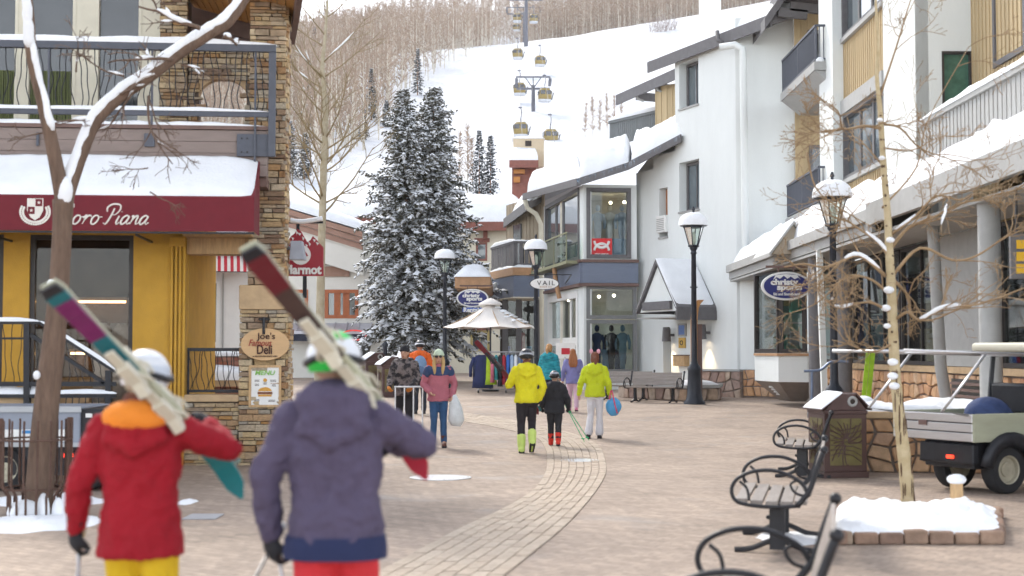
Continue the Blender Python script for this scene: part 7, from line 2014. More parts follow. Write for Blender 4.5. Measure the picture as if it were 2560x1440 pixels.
def tower(px, pb, pt_, Y, label, w=11):
 base, top = P(px, pb, Y), P(px, pt_, Y); k = Y / F
 t = thing('lift_tower', label, 'lift tower', base, 0, 'steel lift towers')
 b = MB(); b.tube([base - Vector((0, 0, 6)), top], [w * k * .55, w * k * .42], 12); obj('mast', b, M_LIFT, t, smooth=True)
 L_ = 42 * k; z = top.z
 b = MB(); b.bar((top.x - L_, Y, z + 1.4), (top.x + L_, Y, z + 1.4), .22, .25); b.bar((top.x - L_, Y, z - .6), (top.x + L_, Y, z - .6), .3, .35)
 for s_ in (-1, 1): b.bar((top.x, Y, z - .6), (top.x + s_ * L_ * .5, Y, z + 1.4), .15); b.bar((top.x, Y, z - .6), (top.x, Y, z + 1.4), .15)
 obj('crossarm', b, M_LIFT, t)
 for s_ in (-1, 1): b = MB(); b.box(top.x + s_ * L_ - .25, top.x + s_ * L_ + .25, Y - 2.2, Y + 2.2, z + .2, z + .75); b.bar((top.x + s_ * L_, Y, z + .6), (top.x + s_ * L_, Y, z + 1.5), .2); obj('sheave_train', b, M_LIFT, t)
tower(1333, 340, 213, 238, 'near lift tower with a lattice crossarm above the beige chimney')
tower(1315, 112, -6, 360, 'upper lift tower at the crest of the run', 10)
tower(1309, 84, 30, 420, 'farthest slim lift tower behind the upper one', 5)
# orange safety netting along the crest
b = MB()
pr_ = [hill(x, y) for x, y in ((1405, 62), (1440, 52), (1480, 40), (1518, 33))]
for i in range(len(pr_) - 1): b.hexa([pr_[i] + Vector((0, 0, .1)), pr_[i + 1] + Vector((0, 0, .1)), pr_[i + 1] + Vector((0, .05, .1)), pr_[i] + Vector((0, .05, .1))], [pr_[i] + Vector((0, 0, .8)), pr_[i + 1] + Vector((0, 0, .8)), pr_[i + 1] + Vector((0, .05, .8)), pr_[i] + Vector((0, .05, .8))])
tag(obj('safety_net', b, mat('orange_netting', (.6, .22, .12), .8, .1)), 'orange safety netting along the crest of the ski run', 'net')
p = hill(1521, 34); b = MB()
for s_ in (-.5, .5): b.bar(p + Vector((s_, 0, -.3)), p + Vector((s_, 0, 3)), .22)
t = thing('crest_sign', 'small green sign on two posts at the crest of the run', 'sign', p); obj('posts', b, M_LIFT, t); b = MB(); b.box(p.x - .9, p.x + .9, p.y - .15, p.y - .12, p.z + 1.8, p.z + 2.9); obj('board', b, mat('green_sign', (.05, .3, .2), .6, .1), t)
# ---------------------------------------------------------------- entrance stair of the boutique
stp = thing('entrance_stair', 'black iron entrance stair with snow along its handrail', 'stair', (-6.5, 19.3, 0))
SW_ = Wall((bx2(-300, 19.2), 19.2), (bx2(320, 19.2), 19.2)); q_ = lambda px, py, off=0: SW_.p(*SW_.uz(px, py, off), off)
b = MB(); b.bar(q_(-250, 806), q_(100, 806), .05, .05); b.bar(q_(100, 806), q_(292, 930), .05, .05); b.bar(q_(-250, 846), q_(66, 846), .03); b.bar(q_(76, 836), q_(262, 958), .05, .05)
hr_ = obj('handrail', b, M_IRON, stp)
b = MB(); snow_patch(b, q_(-250, 803, .04), q_(100, 803, .04), q_(100, 803, -.04), q_(-250, 803, -.04), .055, 20, 3, bump=.2); snow_patch(b, q_(100, 803, .04), q_(290, 926, .04), q_(290, 926, -.04), q_(100, 803, -.04), .055, 14, 3, bump=.2); obj('rail_snow', b, M_SNOW, hr_, smooth=True)
for px, y0 in ((68, 808), (-140, 808), (272, 926)): b = MB(); b.bar(q_(px, y0), q_(px, 1010 if px < 200 else 1130), .08); obj('newel', b, M_IRON, stp)
b = MB(); b.bar(q_(-250, 960), q_(290, 960), .05, .06); b.bar(q_(-250, 990), q_(290, 990), .06, .05); obj('landing_beam', b, M_IRON, stp)
b = MB(); zl = q_(0, 985).z; b.box(q_(-250, 985).x, q_(135, 985).x, 19.25, 20.8, zl - .16, zl - .03); obj('landing', b, M_SAND, stp)
b = MB(); snow_patch(b, (q_(-250, 985).x, 19.18, zl - .02), (q_(135, 985).x, 19.18, zl - .02), (q_(135, 985).x, 19.7, zl - .02), (q_(-250, 985).x, 19.7, zl - .02), .12, 24, 6, bump=.7, freq=2); snow_patch(b, q_(130, 984, .06), q_(292, 984, .06), q_(292, 984, -.12), q_(130, 984, -.12), .05, 10, 4); obj('landing_snow', b, M_SNOW, stp, smooth=True)
for i in range(5):
 x = q_(140 + i * 36, 1000).x; z = zl - .17 * (i + 1); b = MB(); b.box(x, x + .32, 19.25, 20.7, max(.01, z - .16), z); obj('tread', b, M_SAND, stp)
for i in range(26):
 px = -230 + i * 20; yt = 806 if px < 100 else 806 + (px - 100) * .646
 if yt > 915: continue
 q = q_(px, 955); inst('baluster', bal[i % 4], stp, Matrix.Translation(q) @ Matrix.Diagonal((.7, .7, (q_(px, yt).z - q.z) / (zr0 - zl1), 1)))
b = MB()
for i in range(9): b.bar(q_(150 + i * 16, 992), q_(146 + i * 17, 1020), .012)
obj('lower_bars', b, M_IRON, stp)['kind'] = 'stuff'
# ---------------------------------------------------------------- grey utility truck behind the tree
M_TYRE = mat('tyre_rubber', (.018, .018, .02), .85, .15, 20, bump=.2); M_HUB = mat('steel_wheel', (.42, .39, .30), .45, .2, 10, metal=.4)
def wheel(parent, c, axis, r, w, hubm=None):
 axis = Vector(axis).normalized(); c = Vector(c)
 prof = [(.60, -.5), (.9, -.5), (1, -.32), (1, .32), (.9, .5), (.60, .5)]
 ref = Vector((0, 0, 1)); s2 = axis.cross(ref).normalized()
 def ringm(pr):
  b = MB(); n = 24; vs6 = [c + axis * (o_ * w) + (s2 * math.cos(2 * math.pi * j / n) + ref * math.sin(2 * math.pi * j / n)) * rr_ * r for rr_, o_ in pr for j in range(n)]
  fs6 = [(i * n + j, i * n + (j + 1) % n, (i + 1) * n + (j + 1) % n, (i + 1) * n + j) for i in range(len(pr) - 1) for j in range(n)]
  b.add(vs6, fs6); return b
 t = obj('wheel', ringm(prof + [prof[0]]), M_TYRE, parent, smooth=True, angle=40)
 obj('rim', ringm([(.61, -.45), (.55, -.42), (.5, -.2), (.3, -.18), (.28, -.3), (.02, -.3)]), hubm or M_HUB, t, smooth=True, angle=40)
 obj('rim', ringm([(.61, .45), (.55, .42), (.5, .2), (.3, .18), (.28, .3), (.02, .3)]), hubm or M_HUB, t, smooth=True, angle=40)
ut = thing('grey_utility_truck', 'small grey and black utility truck parked behind the forked tree', 'truck', (-6.3, 17.8, 0))
v_ = lambda px, py, Y=17.4: P(px, py, Y)
M_GBOX = mat('grey_truck_box', (.26, .29, .35), .45, .08, 3)
b = MB(); p0, p1 = v_(-120, 1117), v_(200, 1018); b.box(p0.x, p1.x, 17.4, 18.7, p0.z, p1.z); obj('box', b, M_GBOX, ut, bevel=.02)
b = MB(); b.box(p0.x, p1.x + .02, 17.37, 17.4, p1.z - .06, p1.z + .01); b.box(p0.x, p1.x + .02, 17.37, 17.4, p0.z, p0.z + .05); obj('box_trim', b, mat('pale_trim', (.42, .44, .46), .5, .05), ut)
b = MB(); a0, a1 = v_(10, 1104, 17.38), v_(178, 1074, 17.38); b.box(a0.x, a1.x, 17.385, 17.399, a0.z, a1.z); dp_ = obj('decal', b, M_WHITE, ut)
b = MB(); a0, a1 = v_(55, 1084, 17.37), v_(122, 1076, 17.37); b.box(a0.x, a1.x, 17.37, 17.384, a0.z, a1.z); obj('decal_stripe', b, mat('blue_stripe', (.04, .22, .5), .5, .05), dp_)
b = MB(); p2, p3 = v_(194, 1205), v_(248, 1022); b.box(p2.x, p3.x + .25, 17.45, 18.7, p2.z, p3.z); obj('tail_box', b, M_IRON, ut, bevel=.02)
b = MB(); p4 = v_(-120, 1190); b.box(p4.x, p2.x, 17.5, 18.6, p4.z, p0.z - .01); obj('chassis', b, M_IRON, ut)
b = MB(); p5, p6 = v_(158, 1144, 17.4), v_(180, 1134, 17.4); b.box(p5.x, p6.x, 17.42, 17.48, p5.z, p6.z); obj('tail_light', b, mat('red_lens', (.6, .02, .01), .3, 0, 1, emit=((1, .05, .02), 1.0)), ut)
b = MB(); p5, p6 = v_(212, 1044, 17.4), v_(228, 1034, 17.4); b.box(p5.x, p6.x, 17.43, 17.449, p5.z, p6.z); obj('sticker', b, M_WHITE, ut)
for px in (15, 215):
 for y in (17.55, 18.5): wheel(ut, (v_(px, 1150, 17.5).x, y, .27), (0, 1, 0), .27, .2)
# dark standpipe with white cap and orange flag near the truck
c = GP(176, 1255); t = thing('hydrant_marker', 'dark post with a white cap and orange collar between truck and red jacket', 'post', c)
b = MB(); b.tube([c, c + Vector((0, 0, .33))], .04, 10); obj('post', b, M_IRON, t); b = MB(); b.ell(c + Vector((0, 0, .36)), (.045, .045, .04), 10, 6); obj('cap', b, M_WHITE, t, smooth=True); b = MB(); b.box(c.x + .03, c.x + .13, c.y - .02, c.y + .02, .15, .34); obj('collar', b, mat('orange_plastic', (.6, .1, .03), .5, .1), t)
# ---------------------------------------------------------------- iron tree guard and snow at the forked tree
tc_ = GP(85, 1292); tgd = thing('tree_guard', 'rusty iron tree guard of bent rods round the forked tree', 'tree guard', tc_)
M_RUST = mat('rusty_iron', (.10, .055, .04), .8, .25, 14, bump=.3)
for i in range(16):
 a = i * 2 * math.pi / 16; o_ = Vector((math.cos(a), math.sin(a), 0)); b = MB()
 b.tube([tc_ + o_ * .26 + Vector((0, 0, 0)), tc_ + o_ * .26 + Vector((0, 0, .22)), tc_ + o_ * .34 + Vector((0, 0, .34)), tc_ + o_ * .34 + Vector((0, 0, 1.0))], [.013, .013, .013, .011], 6); obj('rod', b, M_RUST, tgd)
 if i % 8 == 1: b = MB(); b.box((tc_ + o_ * .345).x - .03, (tc_ + o_ * .345).x + .03, (tc_ + o_ * .345).y - .01, (tc_ + o_ * .345).y + .01, .4, 1.02); obj('flat_bar', b, M_RUST, tgd)
b = MB()
for z, rr_ in ((.80, .35), (.30, .31), (.02, .27)): b.tube([tc_ + Vector((rr_ * math.cos(a), rr_ * math.sin(a), z)) for a in np.linspace(0, 6.2832, 25)], .012, 6)
obj('hoop', b, M_RUST, tgd)
def snow_blob(mb, c, rx, ry, th, seed=0, n=40, m=9):
 """remnant of snow with a ragged, thinning edge"""
 def f(u, v):
  a = u * 2 * math.pi; k = 1 + .28 * nz(math.cos(a) * 1.3 + seed, math.sin(a) * 1.3, seed) + .16 * nz(math.cos(a) * 4 + seed, math.sin(a) * 4, 2.) + .07 * nz(math.cos(a) * 11, math.sin(a) * 11, seed)
  x, y = c.x + rx * k * v * math.cos(a), c.y + ry * k * v * math.sin(a)
  return (x, y, c.z + .004 + th * (1 - v ** 2.2) * (1 + .8 * nz(x * 4, y * 4, seed) + .5 * nz(x * 11, y * 11, 1.)) + (0 if v < 1 else -.006))
 mb.grid(f, n, m)
def snow_pile(px0, px1, pyn, pyf, th, label, seed=0):
 c = (GP(px0, (pyn + pyf) / 2) + GP(px1, (pyn + pyf) / 2)) / 2; rx = (GP(px1, (pyn + pyf) / 2) - GP(px0, (pyn + pyf) / 2)).length / 2; ry = (GP(px0, pyf).y - GP(px0, pyn).y) / 2
 b = MB(); snow_blob(b, c, rx, ry, th, seed); return tag(obj('snow_patch', b, M_SNOW, smooth=True, flip=False), label, 'snow')
snow_pile(-60, 250, 1332, 1288, .05, 'long snow patch in front of the iron tree guard', 1)
snow_pile(-40, 262, 1268, 1240, .06, 'snow strip along the truck behind the tree guard', 2)
snow_pile(446, 492, 1262, 1250, .03, 'small snow patch on the paving beside the red jacketed skier', 3)
snow_pile(1890, 2050, 1362, 1330, .02, 'thin snow patch under the middle bench', 5)
b = MB(); c = GP(85, 1292); b.ell(c + Vector((-.05, -.1, .05)), (.2, .14, .14), 12, 8); b.ell(c + Vector((.14, -.14, .06)), (.07, .07, .2), 10, 8); b.ell(c + Vector((.28, -.1, .05)), (.07, .06, .16), 10, 8)
tag(obj('snow_heap', b, M_SNOW, smooth=True), 'heap of snow at the foot of the forked tree inside its guard', 'snow')
# ---------------------------------------------------------------- snowy stone bed on the right
bd = thing('stone_tree_bed', 'low stone edged bed filled with snow under the leaning aspen', 'planter', GP(2290, 1330))
cs = [GP(2072, 1362), GP(2514, 1362), GP(2500, 1292), GP(2085, 1290)]
M_EDGE = ramp_mat('brown_edging_stone', [(.24, .14, .10), (.32, .22, .16), (.20, .13, .10), (.36, .27, .20)], scale=8, bump=.6)
r_ = random.Random(9)
for i in range(4):
 a_, c_ = cs[i], cs[(i + 1) % 4]; n = max(2, int((c_ - a_).length / .22)); w = Wall((a_.x, a_.y), (c_.x, c_.y))
 inn = (sum(cs, Vector()) / 4 - (a_ + c_) / 2); w.n = -(Vector((inn.x, inn.y, 0)) - w.t * w.t.dot(Vector((inn.x, inn.y, 0)))).normalized()
 for k in range(n):
  u0, u1 = k * w.len / n + .005, (k + 1) * w.len / n - .005; b = MB(); w.box(b, u0, u1, 0, .115 + r_.uniform(-.012, .012), -.16, r_.uniform(-.01, .012)); obj('edging_stone', b, M_EDGE, bd, bevel=.018)
b = MB(); ins = [p.lerp(sum(cs, Vector()) / 4, .03) + Vector((0, 0, .09)) for p in cs]
snow_patch(b, *ins, .095, 44, 26, bump=1.2, freq=2.6, edge=.12, round_=.6, seed=4); obj('snow', b, M_SNOW, bd, smooth=True)
c = P(2392, 1262, 14.6); b = MB(); b.lathe([(.07, .15), (.065, .36)], 10, (c.x, c.y, 0)); so = obj('stump', b, M_PINE, bd); b = MB(); b.ell((c.x, c.y, .40), (.10, .10, .055), 12, 8); obj('stump_snow', b, M_SNOW, so, smooth=True)
# mound of snow behind the can
p = P(2158, 1010, 20.6); b = MB(); b.ell((p.x, 20.6, .98), (.16, .16, .09), 12, 8); b.tube([(p.x, 20.6, .75), (p.x, 20.6, .95)], .06, 8)
t = thing('snow_capped_bollard', 'short bollard light with a snow cap behind the near trash can', 'bollard', (p.x, 20.6, .75)); obj('post', b, M_SNOW, t, smooth=True)
# lime skis leaning at the shop wall
t = thing('lime_skis', 'lime green skis leaning on the stone base behind the lamp post', 'skis', (7.6, 29.5, 0)); sx = P(2150, 1000, 29).x
for k in range(2): b = MB(); b.bar((sx + k * .1, 29.0, G(29) + .02), (sx + .28 + k * .1, 29.4, 1.72), .09, .02, up=(0, 1, 0)); obj('ski', b, mat('lime_ski', (.35, .6, .03), .4, .2, 4), t)
# steel hand rail bent round the round post
b = MB(); b.tube(catmull([P(2010, 928, 26.2), P(2050, 925, 26.2), P(2078, 905, 26.2), P(2120, 905, 26.2)], 5), .025, 8); b.tube([P(2030, 926, 26.2), P(2030, 1085, 26.2)], .025, 8)
tag(obj('hand_rail', b, mat('blue_grey_rail', (.14, .18, .26), .4, .1, metal=.5)), 'bent blue-grey hand rail beside the near street lamp', 'rail')
# ---------------------------------------------------------------- flatbed utility cart on the right
cart = thing('flatbed_cart', 'silver flatbed utility cart with a white roof at the right edge', 'utility cart', (6.0, 17.6, 0))
fwd = Vector((.9, .43, 0)).normalized(); lat = Vector((fwd.y, -fwd.x, 0)); c0 = Vector((4.86, 18.1, 0)); Wd = 1.38
cp_ = lambda a, l, z: c0 + fwd * a + lat * l + Vector((0, 0, z))
def cbox(mb, a0, a1, l0, l1, z0, z1): return mb.hexa([cp_(a0, l0, z0), cp_(a1, l0, z0), cp_(a1, l1, z0), cp_(a0, l1, z0)], [cp_(a0, l0, z1), cp_(a1, l0, z1), cp_(a1, l1, z1), cp_(a0, l1, z1)])
M_ALU = mat('brushed_aluminium', (.62, .62, .64), .35, .08, 3, metal=.8, stretch=(1, 1, 12)); M_OLV = mat('olive_bed_side', (.33, .34, .25), .55, .15, 2, stretch=(.6, .6, 3))
zA, zB = .63, .965
for i in range(3):
 h = (zB - zA) / 3; b = MB(); cbox(b, -.03, .0, 0, Wd, zA + i * h + .008, zA + (i + 1) * h - .008); obj('tailgate_board', b, M_ALU, cart, bevel=.006)
b = MB(); cbox(b, .002, .02, .0, Wd, zA, zB); cbox(b, .0, 1.5, 0.02, Wd - .02, zA, zA + .04); obj('bed', b, M_GREYT, cart)
b = MB(); cbox(b, -.045, -.031, .48, .62, zB - .16, zB - .10); obj('latch', b, M_BROWN, cart)
for l in (Wd, 0.0): b = MB(); cbox(b, -.02, 1.5, l - .02 + .001, l + .02, zA, zB); obj('bed_side', b, M_OLV, cart, bevel=.008)
b = MB(); cbox(b, .1, 2.6, .42, Wd - .12, .30, zA - .01); cbox(b, .02, .12, .42, Wd - .05, .36, .6); obj('chassis', b, M_IRON, cart, bevel=.02)
b = MB(); cbox(b, -.01, .02, .92, 1.02, .42, .46); obj('tail_light', b, MATS['red_lens'], cart)
for l in (.46, Wd - .1): wheel(cart, cp_(.55, l, .29), lat, .29, .2); wheel(cart, cp_(2.3, l, .29), lat, .29, .2)
for l in (Wd + .03, .36):
 b = MB(); pts = [cp_(.55 + .38 * math.cos(a), l, .30 + .36 * math.sin(a)) for a in np.linspace(.1, math.pi - .1, 12)]; b.tube(pts, .045, 6, flat=2.2, ref=tuple(lat)); obj('fender', b, M_IRON, cart, smooth=True)
b = MB(); cbox(b, 1.5, 2.75, .02, Wd - .02, .32, .75); obj('cab_body', b, M_OLV, cart, bevel=.05)
b = MB(); cbox(b, 1.62, 2.05, .08, Wd - .08, .75, .92); cbox(b, 1.52, 1.64, .08, Wd - .08, .9, 1.3); obj('seat', b, M_IRON, cart, bevel=.04)
for a, l in ((1.5, .05), (1.5, Wd - .05), (2.6, .05), (2.6, Wd - .05)): b = MB(); b.bar(cp_(a, l, .75), cp_(a + (.12 if a < 2 else -.1), l, 1.72), .05); obj('roof_post', b, M_IRON, cart)
b = MB(); cbox(b, 1.32, 2.75, -.06, Wd + .06, 1.70, 1.82); obj('roof', b, M_CREAM, cart, bevel=.05, seg=3)
rk2 = MB()
for l in (.04, Wd - .04): rk2.tube([cp_(-1.0, l, 1.72), cp_(1.45, l, 1.66)], .016, 8)
for a in (-1.0, 0.0, 1.4): rk2.tube([cp_(a, .04, 1.71 - .02 * (a + 1)), cp_(a, Wd - .04, 1.71 - .02 * (a + 1))], .018, 8)
for l in (.04, Wd - .04): rk2.tube([cp_(.25, l, 1.69), cp_(-.45, l, 1.0), cp_(-.05, l, .95)], .018, 8)
obj('ladder_rack', rk2, M_ALU, cart, smooth=True)
t = thing('blue_bag', 'dark blue bag lying in the bed of the flatbed cart', 'bag', cp_(.95, .6, zA + .05)); b = MB(); b.ell(cp_(.95, .62, zA + .27), (.3, .24, .24), 14, 10); b.ell(cp_(1.2, .55, zA + .22), (.2, .2, .2), 12, 8); obj('body', b, mat('navy_fabric', (.03, .05, .13), .8, .3, 6, bump=.4), t, smooth=True)
t = thing('shop_bollard', 'short black lantern post beyond the two trash cans', 'post', (bx2(963, 56), 56, G(56))); b = MB(); b.lathe([(.16, 0), (.14, .4), (.1, .5), (.09, 1.5), (.13, 1.6), (.04, 1.75)], 12, (bx2(963, 56), 56, G(56))); obj('post', b, M_POST, t, smooth=True)
# ---------------------------------------------------------------- people
M_SKIN = mat('skin', (.52, .31, .22), .55, .06, 8, spec=.35)
def remesh(o, vox, it=5):
 m_ = o.modifiers.new('remesh', 'REMESH'); m_.mode = 'VOXEL'; m_.voxel_size = vox; m_.use_smooth_shade = True
 s_ = o.modifiers.new('smooth', 'SMOOTH'); s_.factor = .5; s_.iterations = it
 return o
def chain(mb, pts, rad, n=12):
 """tapered limb: a tube with rounded joints, so that the remesh fuses it into one surface"""
 mb.tube(pts, list(rad), n)
 for p, r in zip(pts, rad): mb.ell(p, r * .99, 10, 6)
def hand(mb, wrist, d, palm_n, side, k=1.0, curl=.9, fat=1.0):
 """palm, four unequal bent fingers and a thumb off the side of the palm"""
 d = Vector(d).normalized(); pn = Vector(palm_n); pn = (pn - d * d.dot(pn)).normalized(); w = d.cross(pn) * side
 wrist = Vector(wrist); c = wrist + d * .045 * k
 R3 = Matrix((w, pn, d)).transposed()
 mb.ell(c, (.042 * k * fat, .020 * k * fat, .052 * k), 10, 8, R3)
 for i, (o_, L_) in enumerate(((-.030, .062), (-.010, .072), (.010, .068), (.029, .052))):
  p0 = wrist + d * .078 * k + w * o_ * k; p1 = p0 + (d * math.cos(curl * .5) + pn * math.sin(curl * .5)) * L_ * .5 * k; p2 = p1 + (d * math.cos(curl * 1.5) + pn * math.sin(curl * 1.5)) * L_ * .5 * k
  chain(mb, [p0, p1, p2], [.0105 * k * fat, .0098 * k * fat, .008 * k * fat], 8)
 p0 = wrist + d * .025 * k - w * .032 * k; p1 = p0 + (d * .6 - w * .55 + pn * .5).normalized() * .036 * k; p2 = p1 + (d * .75 + pn * .65).normalized() * .032 * k
 chain(mb, [p0, p1, p2], [.013 * k * fat, .0115 * k * fat, .009 * k * fat], 8)
def loftz(mb, secs, n=24):
 """garment body: ellipses (z, rx, ry, yoff, xoff)"""
 rings = []
 for (z, rx, ry, yo, xo) in secs:
  rings.append([(xo + rx * math.copysign(abs(math.cos(a)) ** .85, math.cos(a)), yo + ry * math.copysign(abs(math.sin(a)) ** .85, math.sin(a)), z) for a in np.linspace(0, 2 * math.pi, n + 1)[:-1]])
 return loft(mb, rings)
def folds(o, strength, scale, seed=0):
 t = bpy.data.textures.new('folds', 'CLOUDS'); t.noise_scale = scale; t.noise_depth = 2
 m_ = o.modifiers.new('folds', 'DISPLACE'); m_.texture = t; m_.strength = strength; m_.mid_level = .5; m_.texture_coords = 'LOCAL'
 return o
def person(label, loc, rz, h, jacket, trousers, boots, head, arms=None, legs=None, hem=.80, width=1.0, vox=.016, gloves=None, hood=None, hemband=None, face=False, collar=None, tilt=0., yoke=None, gait=None, build=1.0, bootr=1.0, ski_boots=False, flare=0.):
 """built at the origin facing +Y, then put in place"""
 k = h / 1.75
 t = thing('person', label, 'person', (0, 0, 0), 0, None)
 V = lambda x, y, z: Vector((x * k, y * k, z * k))
 A = {'l': ((-.27, -.03, 1.14), (-.29, .05, .88)), 'r': ((.27, -.03, 1.14), (.29, .05, .88))}
 A.update(arms or {})
 Lg = {'l': ((-.10, .03, .50), (-.10, 0, .10)), 'r': ((.10, .03, .50), (.10, 0, .10))}
 Lg.update(legs or {})
 sh = {'l': V(-.185, -.01, 1.41), 'r': V(.185, -.01, 1.41)}; hp = {'l': V(-.09, 0, .90), 'r': V(.09, 0, .90)}
 Rt = Matrix.Rotation(tilt, 3, 'Y'); hc = V(0, .03, 1.63); nb_ = V(0, 0, 1.45)
 hd = lambda x, y, z: nb_ + Rt @ (V(x, y, z) - nb_)
 # continuous body
 b = MB()
 b.ell(hd(0, .015, 1.655), (.077 * k, .097 * k, .105 * k), 14, 10); b.ell(hd(0, .035, 1.59), (.06 * k, .075 * k, .075 * k), 12, 8)
 chain(b, [hd(0, .108, 1.655), hd(0, .128, 1.618), hd(0, .108, 1.605)], [.012 * k, .017 * k, .014 * k], 8)
 for s_ in (-1, 1): b.ell(hd(s_ * .077, .0, 1.635), (.012 * k, .022 * k, .032 * k), 8, 6)
 chain(b, [hd(0, .0, 1.56), V(0, -.01, 1.44)], [.052 * k, .06 * k])
 loftz(b, [(z * k, rx * k * .85, ry * k * .85, 0, 0) for z, rx, ry in ((.84, .14, .10), (.95, .155, .11), (1.1, .13, .095), (1.28, .155, .11), (1.40, .15, .09), (1.46, .07, .06))])
 for s_ in 'lr':
  sg_ = -1 if s_ == 'l' else 1
  e_, w_ = V(*A[s_][0]), V(*A[s_][1])
  chain(b, [sh[s_], e_, w_], [.048 * k, .038 * k, .028 * k])
  hand(b, w_, w_ - e_, (-sg_ * .6, .5, 0), sg_, k)
  kn, an = V(*Lg[s_][0]), V(*Lg[s_][1])
  chain(b, [hp[s_], kn, an], [.075 * k, .052 * k, .04 * k]); chain(b, [an, an + V(0, .12, -.05)], [.04 * k, .03 * k])
 body = remesh(obj('body', b, M_SKIN, t), vox * .85, 3)
 # trousers
 b = MB(); loftz(b, [(z * k, rx * k * build, ry * k * build, 0, 0) for z, rx, ry in ((.80, .15, .115), (.90, .17, .13), (1.0, .165, .12))])
 for s_ in 'lr':
  kn, an = V(*Lg[s_][0]), V(*Lg[s_][1]); lo = an + (kn - an) * (.17 if ski_boots else .05)
  chain(b, [hp[s_] + V(0, 0, -.03), kn.lerp(hp[s_], .35), kn, lo.lerp(kn, .4), lo], [.098 * k * build, .088 * k * build, .072 * k * build, (.068 + flare * .5) * k * build, (.066 + flare) * k * build])
 folds(remesh(obj('trousers', b, trousers, t), vox, 4), .012 * k, .09)
 # boots
 for s_ in 'lr':
  kn, an = V(*Lg[s_][0]), V(*Lg[s_][1]); b = MB(); up_v = (kn - an).normalized(); toe = Vector((0, 1, 0)); toe = (toe - up_v * up_v.dot(toe) * .9).normalized() if an.z > .16 * k else Vector((0, 1, 0))
  R_ = 1.25 * bootr if ski_boots else 1.0 * bootr
  top = an + up_v * (.19 if ski_boots else .12) * k
  chain(b, [top, an + up_v * .02], [.062 * k * R_, .055 * k * R_]); chain(b, [an - up_v * .045 * k - toe * .03 * k, an - up_v * .055 * k + toe * .16 * k], [.05 * k * R_, .042 * k * R_])
  bo = remesh(obj('boot', b, boots[0], t), vox * .8, 2)
  b = MB(); c_ = an - up_v * .088 * k + toe * .06 * k; sd = toe.cross(up_v).normalized()
  b.hexa([c_ - toe * .13 * k - sd * .05 * k - up_v * .015, c_ + toe * .15 * k - sd * .04 * k - up_v * .015, c_ + toe * .15 * k + sd * .04 * k - up_v * .015, c_ - toe * .13 * k + sd * .05 * k - up_v * .015], [c_ - toe * .13 * k - sd * .05 * k + up_v * .02, c_ + toe * .15 * k - sd * .04 * k + up_v * .02, c_ + toe * .15 * k + sd * .04 * k + up_v * .02, c_ - toe * .13 * k + sd * .05 * k + up_v * .02]); obj('sole', b, boots[1], bo, bevel=.008)
  if ski_boots:
   for z in (.04, .09, .14):
    b = MB(); q = an + up_v * z * k + toe * .065 * k; b.bar(q - sd * .06 * k, q + sd * .06 * k, .02 * k, .018 * k); obj('buckle', b, M_LGREY, bo)
 # jacket
 b = MB(); W_ = width
 secs = [(hem, .205, .155), (hem + .05, .205, .155), (1.0, .19, .145), (1.10, .178, .135), (1.25, .195, .145), (1.36, .20, .135), (1.42, .165, .115), (1.47, .095, .09), (1.52, .085, .085)]
 loftz(b, [(z * k, rx * k * W_, ry * k * W_, (-.01 if z > 1.2 else 0), 0) for z, rx, ry in secs])
 for s_ in 'lr':
  e_, w_ = V(*A[s_][0]), V(*A[s_][1])
  s0 = sh[s_] + V(0, 0, -.005)
  chain(b, [s0, s0.lerp(e_, .5), e_, e_.lerp(w_, .5), e_.lerp(w_, .93)], [.084 * k * W_, .072 * k * W_, .067 * k * W_, .059 * k * W_, .052 * k * W_])
 if hood == 2: b.ell(V(0, -.09, 1.49), (.165 * k, .12 * k, .10 * k), 14, 10)
 if hood:
  b.ell(V(0, -.125, 1.44), (.155 * k, .085 * k, .12 * k), 14, 10); chain(b, [V(-.12, -.05, 1.49), V(-.05, -.13, 1.50), V(.05, -.13, 1.50), V(.12, -.05, 1.49)], [.05 * k] * 4)
  chain(b, [V(-.13, -.13, 1.38), V(0, -.17, 1.33), V(.13, -.13, 1.38)], [.04 * k, .05 * k, .04 * k])
 jk = folds(remesh(obj('jacket', b, jacket, t), vox, 4), .034 * k, .085); folds(jk, .016 * k, .03)
 if hood and hood not in (True, 2):
  b = MB(); b.ell(V(0, -.12, 1.475), (.165 * k, .105 * k, .085 * k), 14, 10); folds(remesh(obj('hood', b, hood, t), vox, 3), .01, .06)
 if hemband:
  b = MB(); loftz(b, [(z * k, rx * k * W_ * 1.03, ry * k * W_ * 1.03, 0, 0) for z, rx, ry in ((hem - .012, .206, .156), (hem + .03, .207, .157), (hem + .085, .200, .152))]); obj('hem_band', b, hemband, t, smooth=True, angle=50)
 if yoke:
  b = MB(); loftz(b, [(z * k, rx * k * W_ * 1.045, ry * k * W_ * 1.06, -.01, 0) for z, rx, ry in ((1.30, .197, .142), (1.36, .20, .135), (1.42, .168, .117), (1.47, .10, .092))])
  for s_ in 'lr':
   e_ = V(*A[s_][0]); s0 = sh[s_] + V(0, 0, -.005); chain(b, [s0, s0.lerp(e_, .3)], [.091 * k * W_, .086 * k * W_])
  folds(remesh(obj('yoke', b, yoke, t), vox, 3), .012, .10)
 if collar:
  b = MB(); loftz(b, [(1.45 * k, .088 * k, .088 * k, .0, 0), (1.50 * k, .082 * k, .086 * k, .005, 0), (1.555 * k, .075 * k, .083 * k, .012, 0)]); obj('collar', b, collar, t, smooth=True)
